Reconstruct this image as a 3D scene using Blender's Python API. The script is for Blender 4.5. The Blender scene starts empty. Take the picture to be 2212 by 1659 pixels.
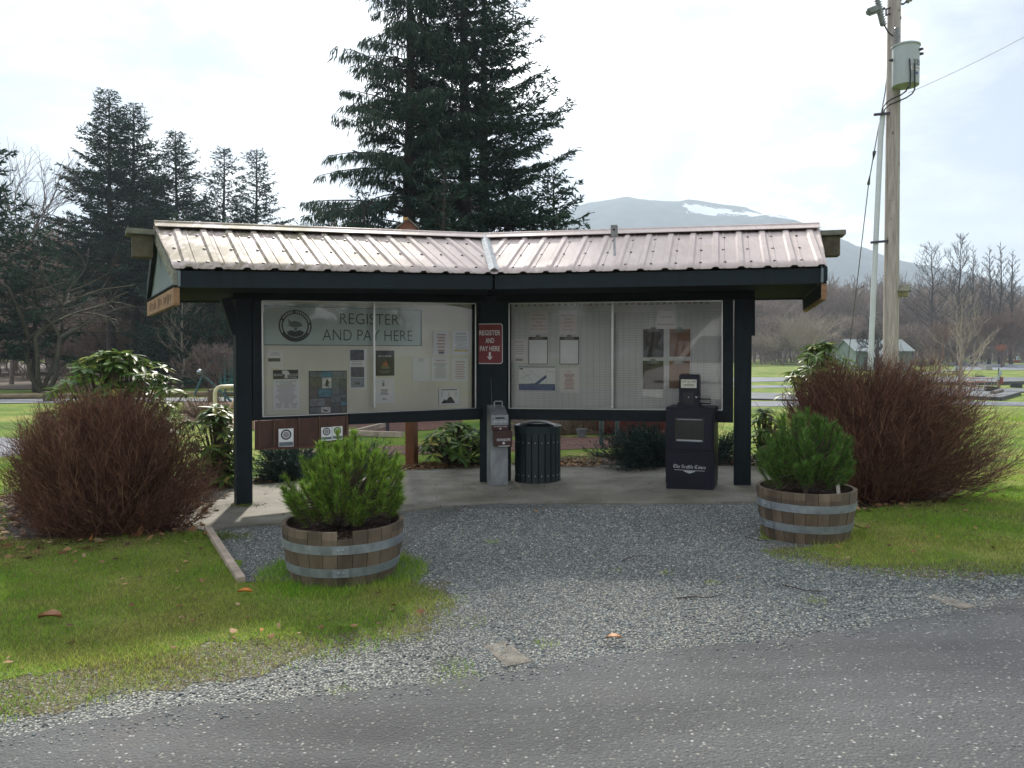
import bpy, bmesh, math, random
import numpy as np
from mathutils import Vector, Matrix
random.seed(7); RNG = np.random.default_rng(11)
SC = bpy.context.scene; COL = SC.collection
R = math.radians
# ---------------------------------------------------------------- camera model (survey of the photograph)
FP = 1650.0; CU = 1106.0; CV = 793.8; PITCH = R(1.0); HC = 1.45
def ray(u, v):
    xc = (u-CU)/FP; yc = (CV-v)/FP
    return Vector((xc, math.cos(PITCH)+yc*math.sin(PITCH), -math.sin(PITCH)+yc*math.cos(PITCH)))
def at(u, v, Y):
    d = ray(u, v); return Vector((d.x/d.y*Y, Y, HC+d.z/d.y*Y))
def xat(u, Y): return (u-CU)/FP*Y
def zat(v, Y): return HC+(765-v)/FP*Y
def sst(a, b, x):
    t = min(1, max(0, (x-a)/(b-a))); return t*t*(3-2*t)
DROP = [(-50,0),(9,0),(16,-.2),(28,-.85),(42,-1.42),(60,-1.6),(80,-1.25),(100,-.75),(150,-.4),(300,0),(5000,0)]
def drop(y):
    for (a, za), (b, zb) in zip(DROP, DROP[1:]):
        if y <= b: return za+(zb-za)*sst(a, b, y)
    return 0
def gz(x, y):
    z = 0.052*(1+math.tanh((x-1.1)/1.3))
    if y > 9: z += drop(y)*sst(.05, .3, x/y)
    return z
def gnd(u, v, dz=0):
    d = ray(u, v); k = d.z/d.y; kx = d.x/d.y
    Y = 2.0; prev = Y
    while Y < 900:
        if HC+k*Y <= gz(kx*Y, Y)+dz:
            a, b = prev, Y
            for _ in range(30):
                m = (a+b)/2
                if HC+k*m <= gz(kx*m, m)+dz: b = m
                else: a = m
            return Vector((kx*b, b, gz(kx*b, b)+dz))
        prev = Y; Y *= 1.03
    return Vector((kx*Y, Y, gz(kx*Y, Y)))
# ---------------------------------------------------------------- materials
MATS = {}
def _nt(name):
    m = bpy.data.materials.new(name); m.use_nodes = True
    nt = m.node_tree; b = nt.nodes['Principled BSDF']
    return m, nt, b
def N(nt, t, **kw):
    n = nt.nodes.new(t)
    for k, v in kw.items():
        if k in n.inputs.keys() if hasattr(n.inputs, 'keys') else False: n.inputs[k].default_value = v
        else: setattr(n, k, v)
    return n
def rgba(c): return (c[0], c[1], c[2], 1)
def mix(nt, fac, a, b):
    n = nt.nodes.new('ShaderNodeMix'); n.data_type = 'RGBA'
    for sock, val in ((n.inputs[0], fac), (n.inputs[6], a), (n.inputs[7], b)):
        if isinstance(val, (int, float)): sock.default_value = val
        elif isinstance(val, tuple): sock.default_value = rgba(val)
        else: nt.links.new(val, sock)
    return n.outputs[2]
def ramp(nt, fac, stops):
    n = nt.nodes.new('ShaderNodeValToRGB'); cr = n.color_ramp
    while len(cr.elements) < len(stops): cr.elements.new(.5)
    for e, (p, c) in zip(cr.elements, stops): e.position = p; e.color = rgba(c) if isinstance(c, tuple) else (c, c, c, 1)
    nt.links.new(fac, n.inputs[0]); return n.outputs[0]
def coords(nt, kind='Object', scale=(1, 1, 1), rot=(0, 0, 0)):
    tc = nt.nodes.new('ShaderNodeTexCoord'); mp = nt.nodes.new('ShaderNodeMapping')
    mp.inputs['Scale'].default_value = scale; mp.inputs['Rotation'].default_value = rot
    nt.links.new(tc.outputs[kind], mp.inputs[0]); return mp.outputs[0]
def noise(nt, vec, scale, detail=4, rough=.55, dist=0):
    n = nt.nodes.new('ShaderNodeTexNoise'); n.inputs['Scale'].default_value = scale
    n.inputs['Detail'].default_value = detail; n.inputs['Roughness'].default_value = rough; n.inputs['Distortion'].default_value = dist
    nt.links.new(vec, n.inputs['Vector']); return n.outputs['Fac']
def voro(nt, vec, scale, feature='F1', out='Distance'):
    n = nt.nodes.new('ShaderNodeTexVoronoi'); n.feature = feature; n.inputs['Scale'].default_value = scale
    nt.links.new(vec, n.inputs['Vector']); return n.outputs[out]
def bump(nt, b, h, strength=.3, dist=.01):
    n = nt.nodes.new('ShaderNodeBump'); n.inputs['Strength'].default_value = strength; n.inputs['Distance'].default_value = dist
    nt.links.new(h, n.inputs['Height']); nt.links.new(n.outputs[0], b.inputs['Normal'])
def mth(nt, op, a, b=None):
    n = nt.nodes.new('ShaderNodeMath'); n.operation = op
    for i, x in enumerate((a, b)):
        if x is None: continue
        if isinstance(x, (int, float)): n.inputs[i].default_value = x
        else: nt.links.new(x, n.inputs[i])
    return n.outputs[0]
def island(nt):
    return nt.nodes.new('ShaderNodeNewGeometry').outputs['Random Per Island']
def plain(name, c, rough=.6, metal=0, var=.18, scale=6, stretch=(1, 1, 1), bmp=.0, c2=None, spec=.5, isl=0):
    if name in MATS: return MATS[name]
    m, nt, b = _nt(name); v = coords(nt, 'Object', stretch)
    f = noise(nt, v, scale, 6, .6)
    lo = tuple(x*(1-var) for x in c); hi = c2 if c2 else tuple(min(1, x*(1+var)) for x in c)
    col = ramp(nt, f, [(.32, lo), (.68, hi)])
    if isl:
        k = mth(nt, 'ADD', mth(nt, 'MULTIPLY', island(nt), 2*isl), 1-isl)
        vm = nt.nodes.new('ShaderNodeVectorMath'); vm.operation = 'SCALE'; nt.links.new(col, vm.inputs[0]); nt.links.new(k, vm.inputs['Scale']); col = vm.outputs[0]
    nt.links.new(col, b.inputs['Base Color']); b.inputs['Roughness'].default_value = rough; b.inputs['Metallic'].default_value = metal
    b.inputs['Specular IOR Level'].default_value = spec
    if bmp: bump(nt, b, f, bmp, .01)
    MATS[name] = m; return m
def leafm(name, stops, rough=.5, trans=.25, spec=.5, tint=None):
    m, nt, b = _nt(name); col = ramp(nt, island(nt), stops)
    if tint:
        f = noise(nt, coords(nt, 'Object'), tint[0], 3); col = mix(nt, ramp(nt, f, [(.4, 0.0), (.65, 1.0)]), col, tint[1])
    nt.links.new(col, b.inputs['Base Color']); b.inputs['Roughness'].default_value = rough; b.inputs['Specular IOR Level'].default_value = spec
    if trans:
        t = nt.nodes.new('ShaderNodeBsdfTranslucent'); nt.links.new(col, t.inputs[0]); ms = nt.nodes.new('ShaderNodeMixShader'); ms.inputs[0].default_value = trans
        nt.links.new(b.outputs[0], ms.inputs[1]); nt.links.new(t.outputs[0], ms.inputs[2]); nt.links.new(ms.outputs[0], nt.nodes['Material Output'].inputs[0])
    MATS[name] = m; return m
def glassm(name, tint=(1, 1, 1), refl_rough=.02, ior=1.5):
    m, nt, b = _nt(name); nt.nodes.remove(b)
    t = nt.nodes.new('ShaderNodeBsdfTransparent'); t.inputs[0].default_value = rgba(tint)
    g = nt.nodes.new('ShaderNodeBsdfGlossy'); g.inputs['Roughness'].default_value = refl_rough
    fr = nt.nodes.new('ShaderNodeFresnel'); fr.inputs[0].default_value = ior
    ms = nt.nodes.new('ShaderNodeMixShader'); nt.links.new(fr.outputs[0], ms.inputs[0]); nt.links.new(t.outputs[0], ms.inputs[1]); nt.links.new(g.outputs[0], ms.inputs[2])
    nt.links.new(ms.outputs[0], nt.nodes['Material Output'].inputs[0]); MATS[name] = m; return m
# ---------------------------------------------------------------- mesh collectors
class MB:
    def __init__(s): s.v = []; s.f = []; s.m = []
    def add(s, vs, fs, mi=0):
        o = len(s.v); s.v += [tuple(p) for p in vs]; s.f += [tuple(i+o for i in f) for f in fs]; s.m += [mi]*len(fs); return s
    def hexa(s, a, b, mi=0):      # a, b: two matching quads
        s.add(list(a)+list(b), [(3,2,1,0),(4,5,6,7),(0,1,5,4),(1,2,6,5),(2,3,7,6),(3,0,4,7)], mi); return s
    def box(s, c, size, X=(1,0,0), Y=(0,1,0), Z=(0,0,1), mi=0, bev=0):
        c = Vector(c); X, Y, Z = Vector(X)*size[0]/2, Vector(Y)*size[1]/2, Vector(Z)*size[2]/2
        if bev:
            bm = bmesh.new(); bmesh.ops.create_cube(bm, size=2)
            for q in bm.verts: q.co = Vector((q.co.x*size[0]/2, q.co.y*size[1]/2, q.co.z*size[2]/2))
            bmesh.ops.bevel(bm, geom=bm.edges[:], offset=bev, segments=2, affect='EDGES')
            ux, uy, uz = X.normalized(), Y.normalized(), Z.normalized()
            bm.verts.index_update()
            s.add([c+ux*q.co.x+uy*q.co.y+uz*q.co.z for q in bm.verts], [[w.index for w in f.verts] for f in bm.faces], mi); bm.free(); return s
        lo = [c-X-Y-Z, c+X-Y-Z, c+X+Y-Z, c-X+Y-Z]; return s.hexa(lo, [p+2*Z for p in lo], mi)
    def bar(s, p, q, w, h=None, up=(0,0,1), mi=0):
        p, q = Vector(p), Vector(q); d = q-p; L = d.length; d.normalize(); h = h or w
        x = d.cross(Vector(up)); x = x.normalized() if x.length > 1e-4 else Vector((1,0,0)); z = x.cross(d)
        return s.box((p+q)/2, (w, L, h), x, d, z, mi)
    def tube(s, pts, r, n=8, mi=0, cap=True):
        pts = [Vector(p) for p in pts]; rs = r if isinstance(r, (list, tuple)) else [r]*len(pts)
        o = len(s.v); x = None
        for i, p in enumerate(pts):
            d = (pts[min(i+1, len(pts)-1)]-pts[max(i-1, 0)]).normalized()
            if x is None: x = d.cross(Vector((0,0,1)) if abs(d.z) < .9 else Vector((1,0,0))).normalized()
            x = (x-d*x.dot(d)).normalized(); y = d.cross(x)
            s.v += [tuple(p+(x*math.cos(2*math.pi*k/n)+y*math.sin(2*math.pi*k/n))*rs[i]) for k in range(n)]
        for i in range(len(pts)-1):
            for k in range(n):
                a = o+i*n+k; b = o+i*n+(k+1) % n; s.f.append((a, b, b+n, a+n)); s.m.append(mi)
        if cap:
            s.f.append(tuple(o+k for k in reversed(range(n)))); s.f.append(tuple(o+(len(pts)-1)*n+k for k in range(n))); s.m += [mi, mi]
        return s
    def lathe(s, c, prof, n=32, mi=0, a0=0, a1=2*math.pi, X=(1,0,0), Y=(0,1,0), Z=(0,0,1)):
        c, X, Y, Z = Vector(c), Vector(X), Vector(Y), Vector(Z); full = abs(a1-a0-2*math.pi) < 1e-6
        m = n if full else n+1; o = len(s.v); P = len(prof)
        for k in range(m):
            a = a0+(a1-a0)*k/n; e = X*math.cos(a)+Y*math.sin(a)
            s.v += [tuple(c+e*r+Z*z) for r, z in prof]
        for k in range(n):
            for j in range(P-1):
                a = o+k*P+j; b = o+((k+1) % m)*P+j; s.f.append((a, b, b+1, a+1)); s.m.append(mi)
        return s
    def poly(s, pts, mi=0): return s.add(pts, [tuple(range(len(pts)))], mi)
    def prism(s, pts, off, mi=0):
        n = len(pts); off = Vector(off); q = [Vector(p)+off for p in pts]
        return s.add(list(pts)+q, [tuple(reversed(range(n))), tuple(range(n, 2*n))]+[(i, (i+1) % n, n+(i+1) % n, n+i) for i in range(n)], mi)
    def sphere(s, c, r, n=10, mi=0, sc=(1,1,1)):
        prof = [(max(1e-4, r*math.sin(math.pi*i/n)), -r*math.cos(math.pi*i/n)) for i in range(n+1)]
        o = len(s.v); s.lathe((0,0,0), prof, n+4, mi)
        for i in range(o, len(s.v)): p = s.v[i]; s.v[i] = (p[0]*sc[0]+c[0], p[1]*sc[1]+c[1], p[2]*sc[2]+c[2])
        return s
    def build(s, name, mats, parent=None, smooth=False, local=False, origin=None, auto=None):
        off = Vector((0,0,0))
        if not local:
            if parent: off = wloc(parent)
            elif origin is not None: off = Vector(origin)
        me = bpy.data.meshes.new(name); me.from_pydata([(p[0]-off.x, p[1]-off.y, p[2]-off.z) for p in s.v], [], s.f)
        mats = mats if isinstance(mats, (list, tuple)) else [mats]
        for m in mats: me.materials.append(m)
        if len(mats) > 1: me.polygons.foreach_set('material_index', s.m)
        if smooth: me.polygons.foreach_set('use_smooth', [True]*len(s.f))
        me.update()
        if auto: me.set_sharp_from_angle(angle=R(auto))
        o = bpy.data.objects.new(name, me); COL.objects.link(o)
        if parent: o.parent = parent
        elif origin is not None: o.location = off
        return o
def wloc(o):
    v = Vector((0,0,0))
    while o: v = v+o.location; o = o.parent
    return v
def tag(o, label=None, cat=None, group=None, kind=None):
    if label: o['label'] = label
    if cat: o['category'] = cat
    if group: o['group'] = group
    if kind: o['kind'] = kind
    return o
def thing(name, label, cat, loc=(0,0,0), rz=0, group=None):
    o = bpy.data.objects.new(name, None); COL.objects.link(o); o.location = loc; o.rotation_euler = (0,0,rz); o.empty_display_size = .1
    return tag(o, label, cat, group)
def dup(root, loc, rz=0, label=None, group=None, scale=None):
    r = root.copy(); COL.objects.link(r); r.location = loc; r.rotation_euler = (0,0,rz)
    if scale: r.scale = (scale,)*3 if isinstance(scale, (int, float)) else scale
    if label: r['label'] = label
    if group: r['group'] = group
    for ch in list(root.children):
        c = ch.copy(); COL.objects.link(c); c.parent = r
        for g in ch.children:
            d = g.copy(); COL.objects.link(d); d.parent = c
    return r
class NB:       # numpy collector of triangles
    def __init__(s): s.V = []; s.F = []; s.n = 0
    def add(s, V, F): s.V.append(np.asarray(V, np.float32)); s.F.append(np.asarray(F, np.int32)+s.n); s.n += len(V)
    def get(s): return (np.concatenate(s.V), np.concatenate(s.F)) if s.V else (np.zeros((0,3), np.float32), np.zeros((0,3), np.int32))
def npmesh(name, V, F, mat, parent=None, smooth=False, midx=None):
    me = bpy.data.meshes.new(name); k = F.shape[1]
    me.vertices.add(len(V)); me.vertices.foreach_set('co', np.ascontiguousarray(V, np.float32).ravel())
    me.loops.add(F.size); me.loops.foreach_set('vertex_index', np.ascontiguousarray(F, np.int32).ravel())
    me.polygons.add(len(F)); me.polygons.foreach_set('loop_start', np.arange(0, F.size, k, dtype=np.int32))
    for m in (mat if isinstance(mat, (list, tuple)) else [mat]): me.materials.append(m)
    if midx is not None: me.polygons.foreach_set('material_index', midx)
    if smooth: me.polygons.foreach_set('use_smooth', np.ones(len(F), bool))
    me.update(calc_edges=True)
    o = bpy.data.objects.new(name, me); COL.objects.link(o)
    if parent: o.parent = parent
    return o
def unit(a): return a/np.maximum(np.linalg.norm(a, axis=-1, keepdims=True), 1e-9)
def tubes(seg, sides=3):    # seg: (n,8) p0 p1 r0 r1
    seg = np.asarray(seg, np.float64); p0, p1, r0, r1 = seg[:,:3], seg[:,3:6], seg[:,6], seg[:,7]
    d = unit(p1-p0); ref = np.where(np.abs(d[:,2:3]) < .9, np.array([[0,0,1.]]), np.array([[1.,0,0]]))
    x = unit(np.cross(d, ref)); y = np.cross(d, x); n = len(seg); V = np.zeros((n, 2*sides, 3))
    for k in range(sides):
        e = x*math.cos(2*math.pi*k/sides)+y*math.sin(2*math.pi*k/sides)
        V[:,k] = p0+e*r0[:,None]; V[:,sides+k] = p1+e*r1[:,None]
    F = []
    for k in range(sides):
        k2 = (k+1) % sides; F += [(k, k2, sides+k2), (k, sides+k2, sides+k)]
    F = np.array(F)[None]+(np.arange(n)*2*sides)[:,None,None]
    return V.reshape(-1,3), F.reshape(-1,3)
def blades(p, d, L, w, side=None):   # thin triangles from p along d
    n = len(p); d = unit(d); s = side if side is not None else unit(np.cross(d, RNG.normal(size=(n,3))))
    V = np.stack([p-s*w[:,None]/2, p+s*w[:,None]/2, p+d*L[:,None]], 1).reshape(-1,3)
    return V, np.arange(3*n).reshape(-1,3)
def kites(p, d, L, w, droop=0):      # leaf shapes: two triangles, widest in the middle
    n = len(p); d = unit(d); s = unit(np.cross(d, RNG.normal(size=(n,3)))); m = p+d*(L*.45)[:,None]; e = p+d*L[:,None]; e[:,2] -= droop*L
    V = np.stack([p, m+s*w[:,None]/2, e, m-s*w[:,None]/2], 1).reshape(-1,3)
    b = (np.arange(n)*4)[:,None]; F = np.concatenate([b+np.array([[0,1,2]]), b+np.array([[0,2,3]])]); return V, F
# ---------------------------------------------------------------- lettering
_TX = {}
def text_mesh(body, bold=0, spacing=1):
    k = (body, bold, spacing)
    if k not in _TX:
        cu = bpy.data.curves.new('lettering', 'FONT'); cu.body = body; cu.size = 1; cu.offset = bold; cu.space_character = spacing; cu.resolution_u = 3
        ob = bpy.data.objects.new('lettering', cu); COL.objects.link(ob); dg = bpy.context.evaluated_depsgraph_get()
        me = ob.evaluated_get(dg).to_mesh(); vs = [v.co.copy() for v in me.vertices]; fs = [tuple(p.vertices) for p in me.polygons]
        ob.evaluated_get(dg).to_mesh_clear(); bpy.data.objects.remove(ob); bpy.data.curves.remove(cu)
        xs = [v.x for v in vs]; ys = [v.y for v in vs]; x0, x1, y0, y1 = min(xs), max(xs), min(ys), max(ys)
        _TX[k] = ([((v.x-(x0+x1)/2)/(x1-x0), (v.y-(y0+y1)/2)/(y1-y0)) for v in vs], fs)
    return _TX[k]
def text(mb, body, c, X, Z, w, h, mi=0, bold=0, spacing=1):
    vs, fs = text_mesh(body, bold, spacing); c, X, Z = Vector(c), Vector(X), Vector(Z)
    mb.add([c+X*(a*w)+Z*(b*h) for a, b in vs], fs, mi)
# ================================================================ camera, sky, sun, air
cam = bpy.data.cameras.new('camera'); co = bpy.data.objects.new('camera', cam); COL.objects.link(co); SC.camera = co
cam.sensor_width = 36; cam.lens = FP/2212*36; cam.shift_y = -(829.5-CV)/2212; cam.clip_end = 9000; cam.clip_start = .05
co.location = (0,0,HC); co.rotation_euler = (R(90)-PITCH, 0, 0)
SUN_EL, SUN_AZ = R(39), R(-9)       # azimuth from +Y towards +X
sdir = Vector((math.sin(SUN_AZ)*math.cos(SUN_EL), math.cos(SUN_AZ)*math.cos(SUN_EL), math.sin(SUN_EL)))
sl = bpy.data.lights.new('sun', 'SUN'); sl.energy = 5.0; sl.angle = R(2.6); sl.color = (1, .93, .83)
so = bpy.data.objects.new('sun', sl); COL.objects.link(so); so.rotation_euler = sdir.to_track_quat('Z', 'Y').to_euler(); so.location = (0, 40, 60)
W = bpy.data.worlds.new('World'); SC.world = W; W.use_nodes = True
nt = W.node_tree; bg = nt.nodes['Background']
sky = nt.nodes.new('ShaderNodeTexSky'); sky.sky_type = 'NISHITA'; sky.sun_disc = False; sky.sun_elevation = SUN_EL; sky.sun_rotation = SUN_AZ; sky.altitude = 100
vd = coords(nt, 'Generated', (1, 1, 2.2)); f1 = noise(nt, vd, 2.3, 7, .55, .4); f2 = noise(nt, coords(nt, 'Generated', (1.2, .8, 3.2), (0, .3, .5)), 5.5, 6, .6, .2)
cf = mth(nt, 'ADD', mth(nt, 'MULTIPLY', f1, .7), mth(nt, 'MULTIPLY', f2, .3))
cloud = ramp(nt, cf, [(.41, (3.3, 3.7, 4.4)), (.50, (5.3, 5.7, 6.3)), (.61, (17, 17, 17))])
# the veil of cloud is brighter round the sun; the opposite half is lifted as added front light
dot = nt.nodes.new('ShaderNodeVectorMath'); dot.operation = 'DOT_PRODUCT'; tcn = nt.nodes.new('ShaderNodeTexCoord'); nt.links.new(tcn.outputs['Generated'], dot.inputs[0]); dot.inputs[1].default_value = sdir
gl = ramp(nt, mth(nt, 'ADD', mth(nt, 'MULTIPLY', dot.outputs['Value'], .5), .5), [(0, 1.05), (.45, 1.1), (.8, 1.0), (.97, 1.3), (1, 1.8)])
vm = nt.nodes.new('ShaderNodeVectorMath'); vm.operation = 'MULTIPLY'; nt.links.new(cloud, vm.inputs[0]); nt.links.new(gl, vm.inputs[1])
skyc = mix(nt, ramp(nt, cf, [(.33, .80), (.43, .95)]), sky.outputs[0], vm.outputs[0])
nt.links.new(skyc, bg.inputs[0]); bg.inputs[1].default_value = .1
SC.view_settings.view_transform = 'Standard'; SC.view_settings.look = 'None'; SC.view_settings.exposure = .52; SC.view_settings.gamma = 1
SC.render.engine = 'CYCLES'; cy = SC.cycles; cy.use_denoising = True; cy.max_bounces = 7; cy.diffuse_bounces = 3; cy.glossy_bounces = 3; cy.transparent_max_bounces = 24
cy.volume_bounces = 0; cy.caustics_reflective = False; cy.caustics_refractive = False; cy.sample_clamp_indirect = 6
hz = MB().box((0, 900, 171), (3600, 2600, 350)).build('haze', [])
hm = bpy.data.materials.new('haze_air'); hm.use_nodes = True; hn = hm.node_tree; hn.nodes.remove(hn.nodes['Principled BSDF'])
pv = hn.nodes.new('ShaderNodeVolumePrincipled'); pv.inputs['Color'].default_value = (.72, .86, 1, 1); pv.inputs['Density'].default_value = .00058; pv.inputs['Anisotropy'].default_value = .3
hn.links.new(pv.outputs[0], hn.nodes['Material Output'].inputs['Volume']); hz.data.materials.append(hm); tag(hz, kind='stuff')
# ================================================================ ground
def lines(a):
    out = []
    for x0, x1, st in a: out += list(np.arange(x0, x1, st))
    return np.array(out+[a[-1][1]])
def gzv(X, Y): return np.array([[gz(x, y) for x in X] for y in Y])
GX = lines([(-1500,-200,100),(-200,-40,10),(-40,-8,2),(-8,8,.25),(8,40,1),(40,200,8),(200,1500,100)])
GY = lines([(-300,-20,40),(-20,0,4),(0,20,.5),(20,60,1),(60,160,5),(160,300,20),(300,2100,100)])
Z = gzv(GX, GY); V = np.stack([np.tile(GX, len(GY)), np.repeat(GY, len(GX)), Z.ravel()], 1)
nx = len(GX); i = (np.arange(len(GY)-1)[:,None]*nx+np.arange(nx-1)[None]).ravel(); F = np.stack([i, i+1, i+1+nx, i+nx], 1)
m, nt, b = _nt('lawn'); P = coords(nt, 'Object')
a = noise(nt, P, .55, 5, .6); c = noise(nt, P, 5, 4, .7); g2 = noise(nt, P, 60, 3, .7)
mixf = mth(nt, 'ADD', mth(nt, 'MULTIPLY', a, .6), mth(nt, 'ADD', mth(nt, 'MULTIPLY', c, .25), mth(nt, 'MULTIPLY', g2, .2)))
col = ramp(nt, mixf, [(0.4, (0.054, 0.1104, 0.014)), (0.52, (0.12, 0.18, 0.026)), (0.62, (0.24, 0.228, 0.065))])
nt.links.new(col, b.inputs['Base Color']); b.inputs['Roughness'].default_value = .95; b.inputs['Specular IOR Level'].default_value = .15; bump(nt, b, g2, .5, .02); MATS['lawn'] = m
tag(npmesh('ground', V, F, m, smooth=True), kind='structure')
def sheet(name, poly, mat, dz, step=.5, kind='structure', thick=0, stepy=None):
    bm = bmesh.new(); vs = [bm.verts.new((p[0], p[1], 0)) for p in poly]; bm.faces.new(vs)
    for ax, st in ((0, step), (1, stepy or step)):
        lo = min(p[ax] for p in poly); hi = max(p[ax] for p in poly); k = math.floor(lo/st)+1
        while k*st < hi:
            c = Vector((0,0,0)); c[ax] = k*st; n = Vector((0,0,0)); n[ax] = 1
            bmesh.ops.bisect_plane(bm, geom=bm.verts[:]+bm.edges[:]+bm.faces[:], plane_co=c, plane_no=n); k += 1
    bmesh.ops.triangulate(bm, faces=bm.faces[:])
    for q in bm.verts: q.co.z = gz(q.co.x, q.co.y)+dz
    if thick:
        r = bmesh.ops.extrude_face_region(bm, geom=bm.faces[:])
        for q in [e for e in r['geom'] if isinstance(e, bmesh.types.BMVert)]: q.co.z += thick
    bmesh.ops.recalc_face_normals(bm, faces=bm.faces[:])
    me = bpy.data.meshes.new(name); bm.to_mesh(me); bm.free(); me.materials.append(mat)
    o = bpy.data.objects.new(name, me); COL.objects.link(o); return tag(o, kind=kind)
def px(pts): return [tuple(gnd(u, v)[:2]) for u, v in pts]
def jitter(poly, amp, step=.12, closed=True, seed=3):
    rr = random.Random(seed); out = []; n = len(poly)
    for i in range(n if closed else n-1):
        a, b = Vector(poly[i]), Vector(poly[(i+1) % n]); L = (b-a).length; k = max(1, int(L/step)) if L < 40 else 1
        for j in range(k):
            q = a.lerp(b, j/k)
            if k > 1: q += Vector((rr.gauss(0, amp), rr.gauss(0, amp)))
            out.append((q.x, q.y))
    return out
def rag(poly, amp, step=.05, seed=1):      # ragged edge: outline pushed in and out by layered waves
    ph = [random.Random(seed*7+q).uniform(0, 6.28) for q in range(6)]; out = []; n = len(poly); run = 0; rr = random.Random(seed)
    for i in range(n):
        a, b = Vector(poly[i]), Vector(poly[(i+1) % n]); L = (b-a).length; k = max(1, int(L/step)) if L < 12 else 1; nr = Vector((-(b-a).y, (b-a).x)).normalized()
        for j in range(k):
            s = run+L*j/k; d = sum(math.sin(s*f+ph[q])*w_ for q, (f, w_) in enumerate(((3.1,.9),(7.3,.7),(15,.5),(31,.35),(57,.25))))*amp; e = min(1, 6*min(j/k, 1-j/k)) if k > 1 else 0
            q = a.lerp(b, j/k)+nr*d*e; out.append((q.x, q.y))
        run += L
    return out
def inpoly(P, poly):
    x, y = P[:,0], P[:,1]; c = np.zeros(len(P), bool); n = len(poly)
    for i in range(n):
        x0, y0 = poly[i][:2]; x1, y1 = poly[(i+1) % n][:2]
        if y0 == y1: continue
        c ^= ((y0 > y) != (y1 > y)) & (x < (x1-x0)*(y-y0)/(y1-y0)+x0)
    return c
GZV = np.vectorize(gz)
# stony surfaces: crushed rock of many greys, and worn chip-seal asphalt
def stone_mat(name, scale, stops, base, cov=.0, rough=.75, bst=.8, tint=None, bands=None):
    m, nt, b = _nt(name); P = coords(nt, 'Object', (1, 1, 1)); wob = noise(nt, P, 9, 3)
    v = nt.nodes.new('ShaderNodeTexVoronoi'); v.inputs['Scale'].default_value = scale; nt.links.new(P, v.inputs['Vector'])
    sep = nt.nodes.new('ShaderNodeSeparateColor'); nt.links.new(v.outputs['Color'], sep.inputs[0])
    stone = ramp(nt, sep.outputs[0], stops); edge = ramp(nt, v.outputs['Distance'], [(.25, 0.0), (.62, 1.0)])
    col = mix(nt, edge, stone, base)
    if cov:
        keep = ramp(nt, sep.outputs[1], [(cov-.02, 1.0), (cov+.02, 0.0)]); col = mix(nt, keep, base, col)
    big = noise(nt, P, .8, 4); shade = ramp(nt, big, [(.35, .80), (.65, 1.18)])
    vm = nt.nodes.new('ShaderNodeVectorMath'); vm.operation = 'MULTIPLY'; nt.links.new(col, vm.inputs[0]); nt.links.new(shade, vm.inputs[1]); col = vm.outputs[0]
    if bands:      # wheel tracks and worn streaks along the road
        bn = noise(nt, coords(nt, 'Object', (bands[0], bands[1], 1), (0, 0, bands[2])), 1.0, 5, .6); vb = nt.nodes.new('ShaderNodeVectorMath'); vb.operation = 'MULTIPLY'; nt.links.new(col, vb.inputs[0]); nt.links.new(ramp(nt, bn, [(.36, .80), (.5, 1.0), (.66, 1.14)]), vb.inputs[1]); col = vb.outputs[0]
    if tint: col = mix(nt, ramp(nt, noise(nt, P, tint[0], 5, .65), [(tint[2], 0.0), (tint[2]+.12, tint[3])]), col, tint[1])
    nt.links.new(col, b.inputs['Base Color']); b.inputs['Roughness'].default_value = rough; b.inputs['Specular IOR Level'].default_value = .2
    h = mth(nt, 'ADD', mth(nt, 'MULTIPLY', mth(nt, 'SUBTRACT', 1.0, v.outputs['Distance']), 1.0), mth(nt, 'MULTIPLY', sep.outputs[2], .6)); bump(nt, b, h, bst, .012)
    MATS[name] = m; return m
GR = [(0, (.086, .092, .088)), (.25, (.19, .20, .19)), (.5, (.27, .28, .26)), (.72, (.36, .365, .33)), (.88, (.40, .385, .31)), (.97, (.50, .50, .47))]
AS = [(0, (0.058, 0.0603, 0.0615)), (0.35, (0.1218, 0.1253, 0.1264)), (0.7, (0.1914, 0.1949, 0.1937)), (0.9, (0.2726, 0.261, 0.2146)), (0.97, (0.4176, 0.4176, 0.3944))]
m_grav = stone_mat('crushed_rock', 78, GR, (.075, .08, .078), tint=(3.5, (.12, .105, .055), .64, .4))
m_asph = stone_mat('chip_seal', 78, AS, (.096, .098, .099), cov=.22, rough=.85, bst=.5, tint=(.9, (.12, .11, .105), .55, .35), bands=(.35, 2.6, R(-14)))
road_edge = [(-700,1700),(0,1592),(142,1574),(283,1552),(600,1518),(999,1469),(1266,1428),(1448,1408),(1620,1394),(1800,1368),(2110,1318),(2500,1262),(3200,1175)]
re_w = px(road_edge); road = rag(re_w+[(14,-14),(-14,-14)], .022, .04, 9)
tag(sheet('road', road, m_asph, .012, .5), kind='structure')
grav = px([(-400,1455)])+re_w[:1]
gpoly = px([(-700,1480),(0,1405),(300,1370),(600,1335),(850,1300),(880,1290),(850,1262),(640,1255),(522,1258),(452,1148),(600,1128),(1000,1080),(1640,1080),(1640,1165),(1800,1178),(2212,1195),(2700,1150),(3300,1110)])
tag(sheet('gravel_apron', gpoly+[(16,-12),(-16,-12)], m_grav, .005, .5), kind='structure')
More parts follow.
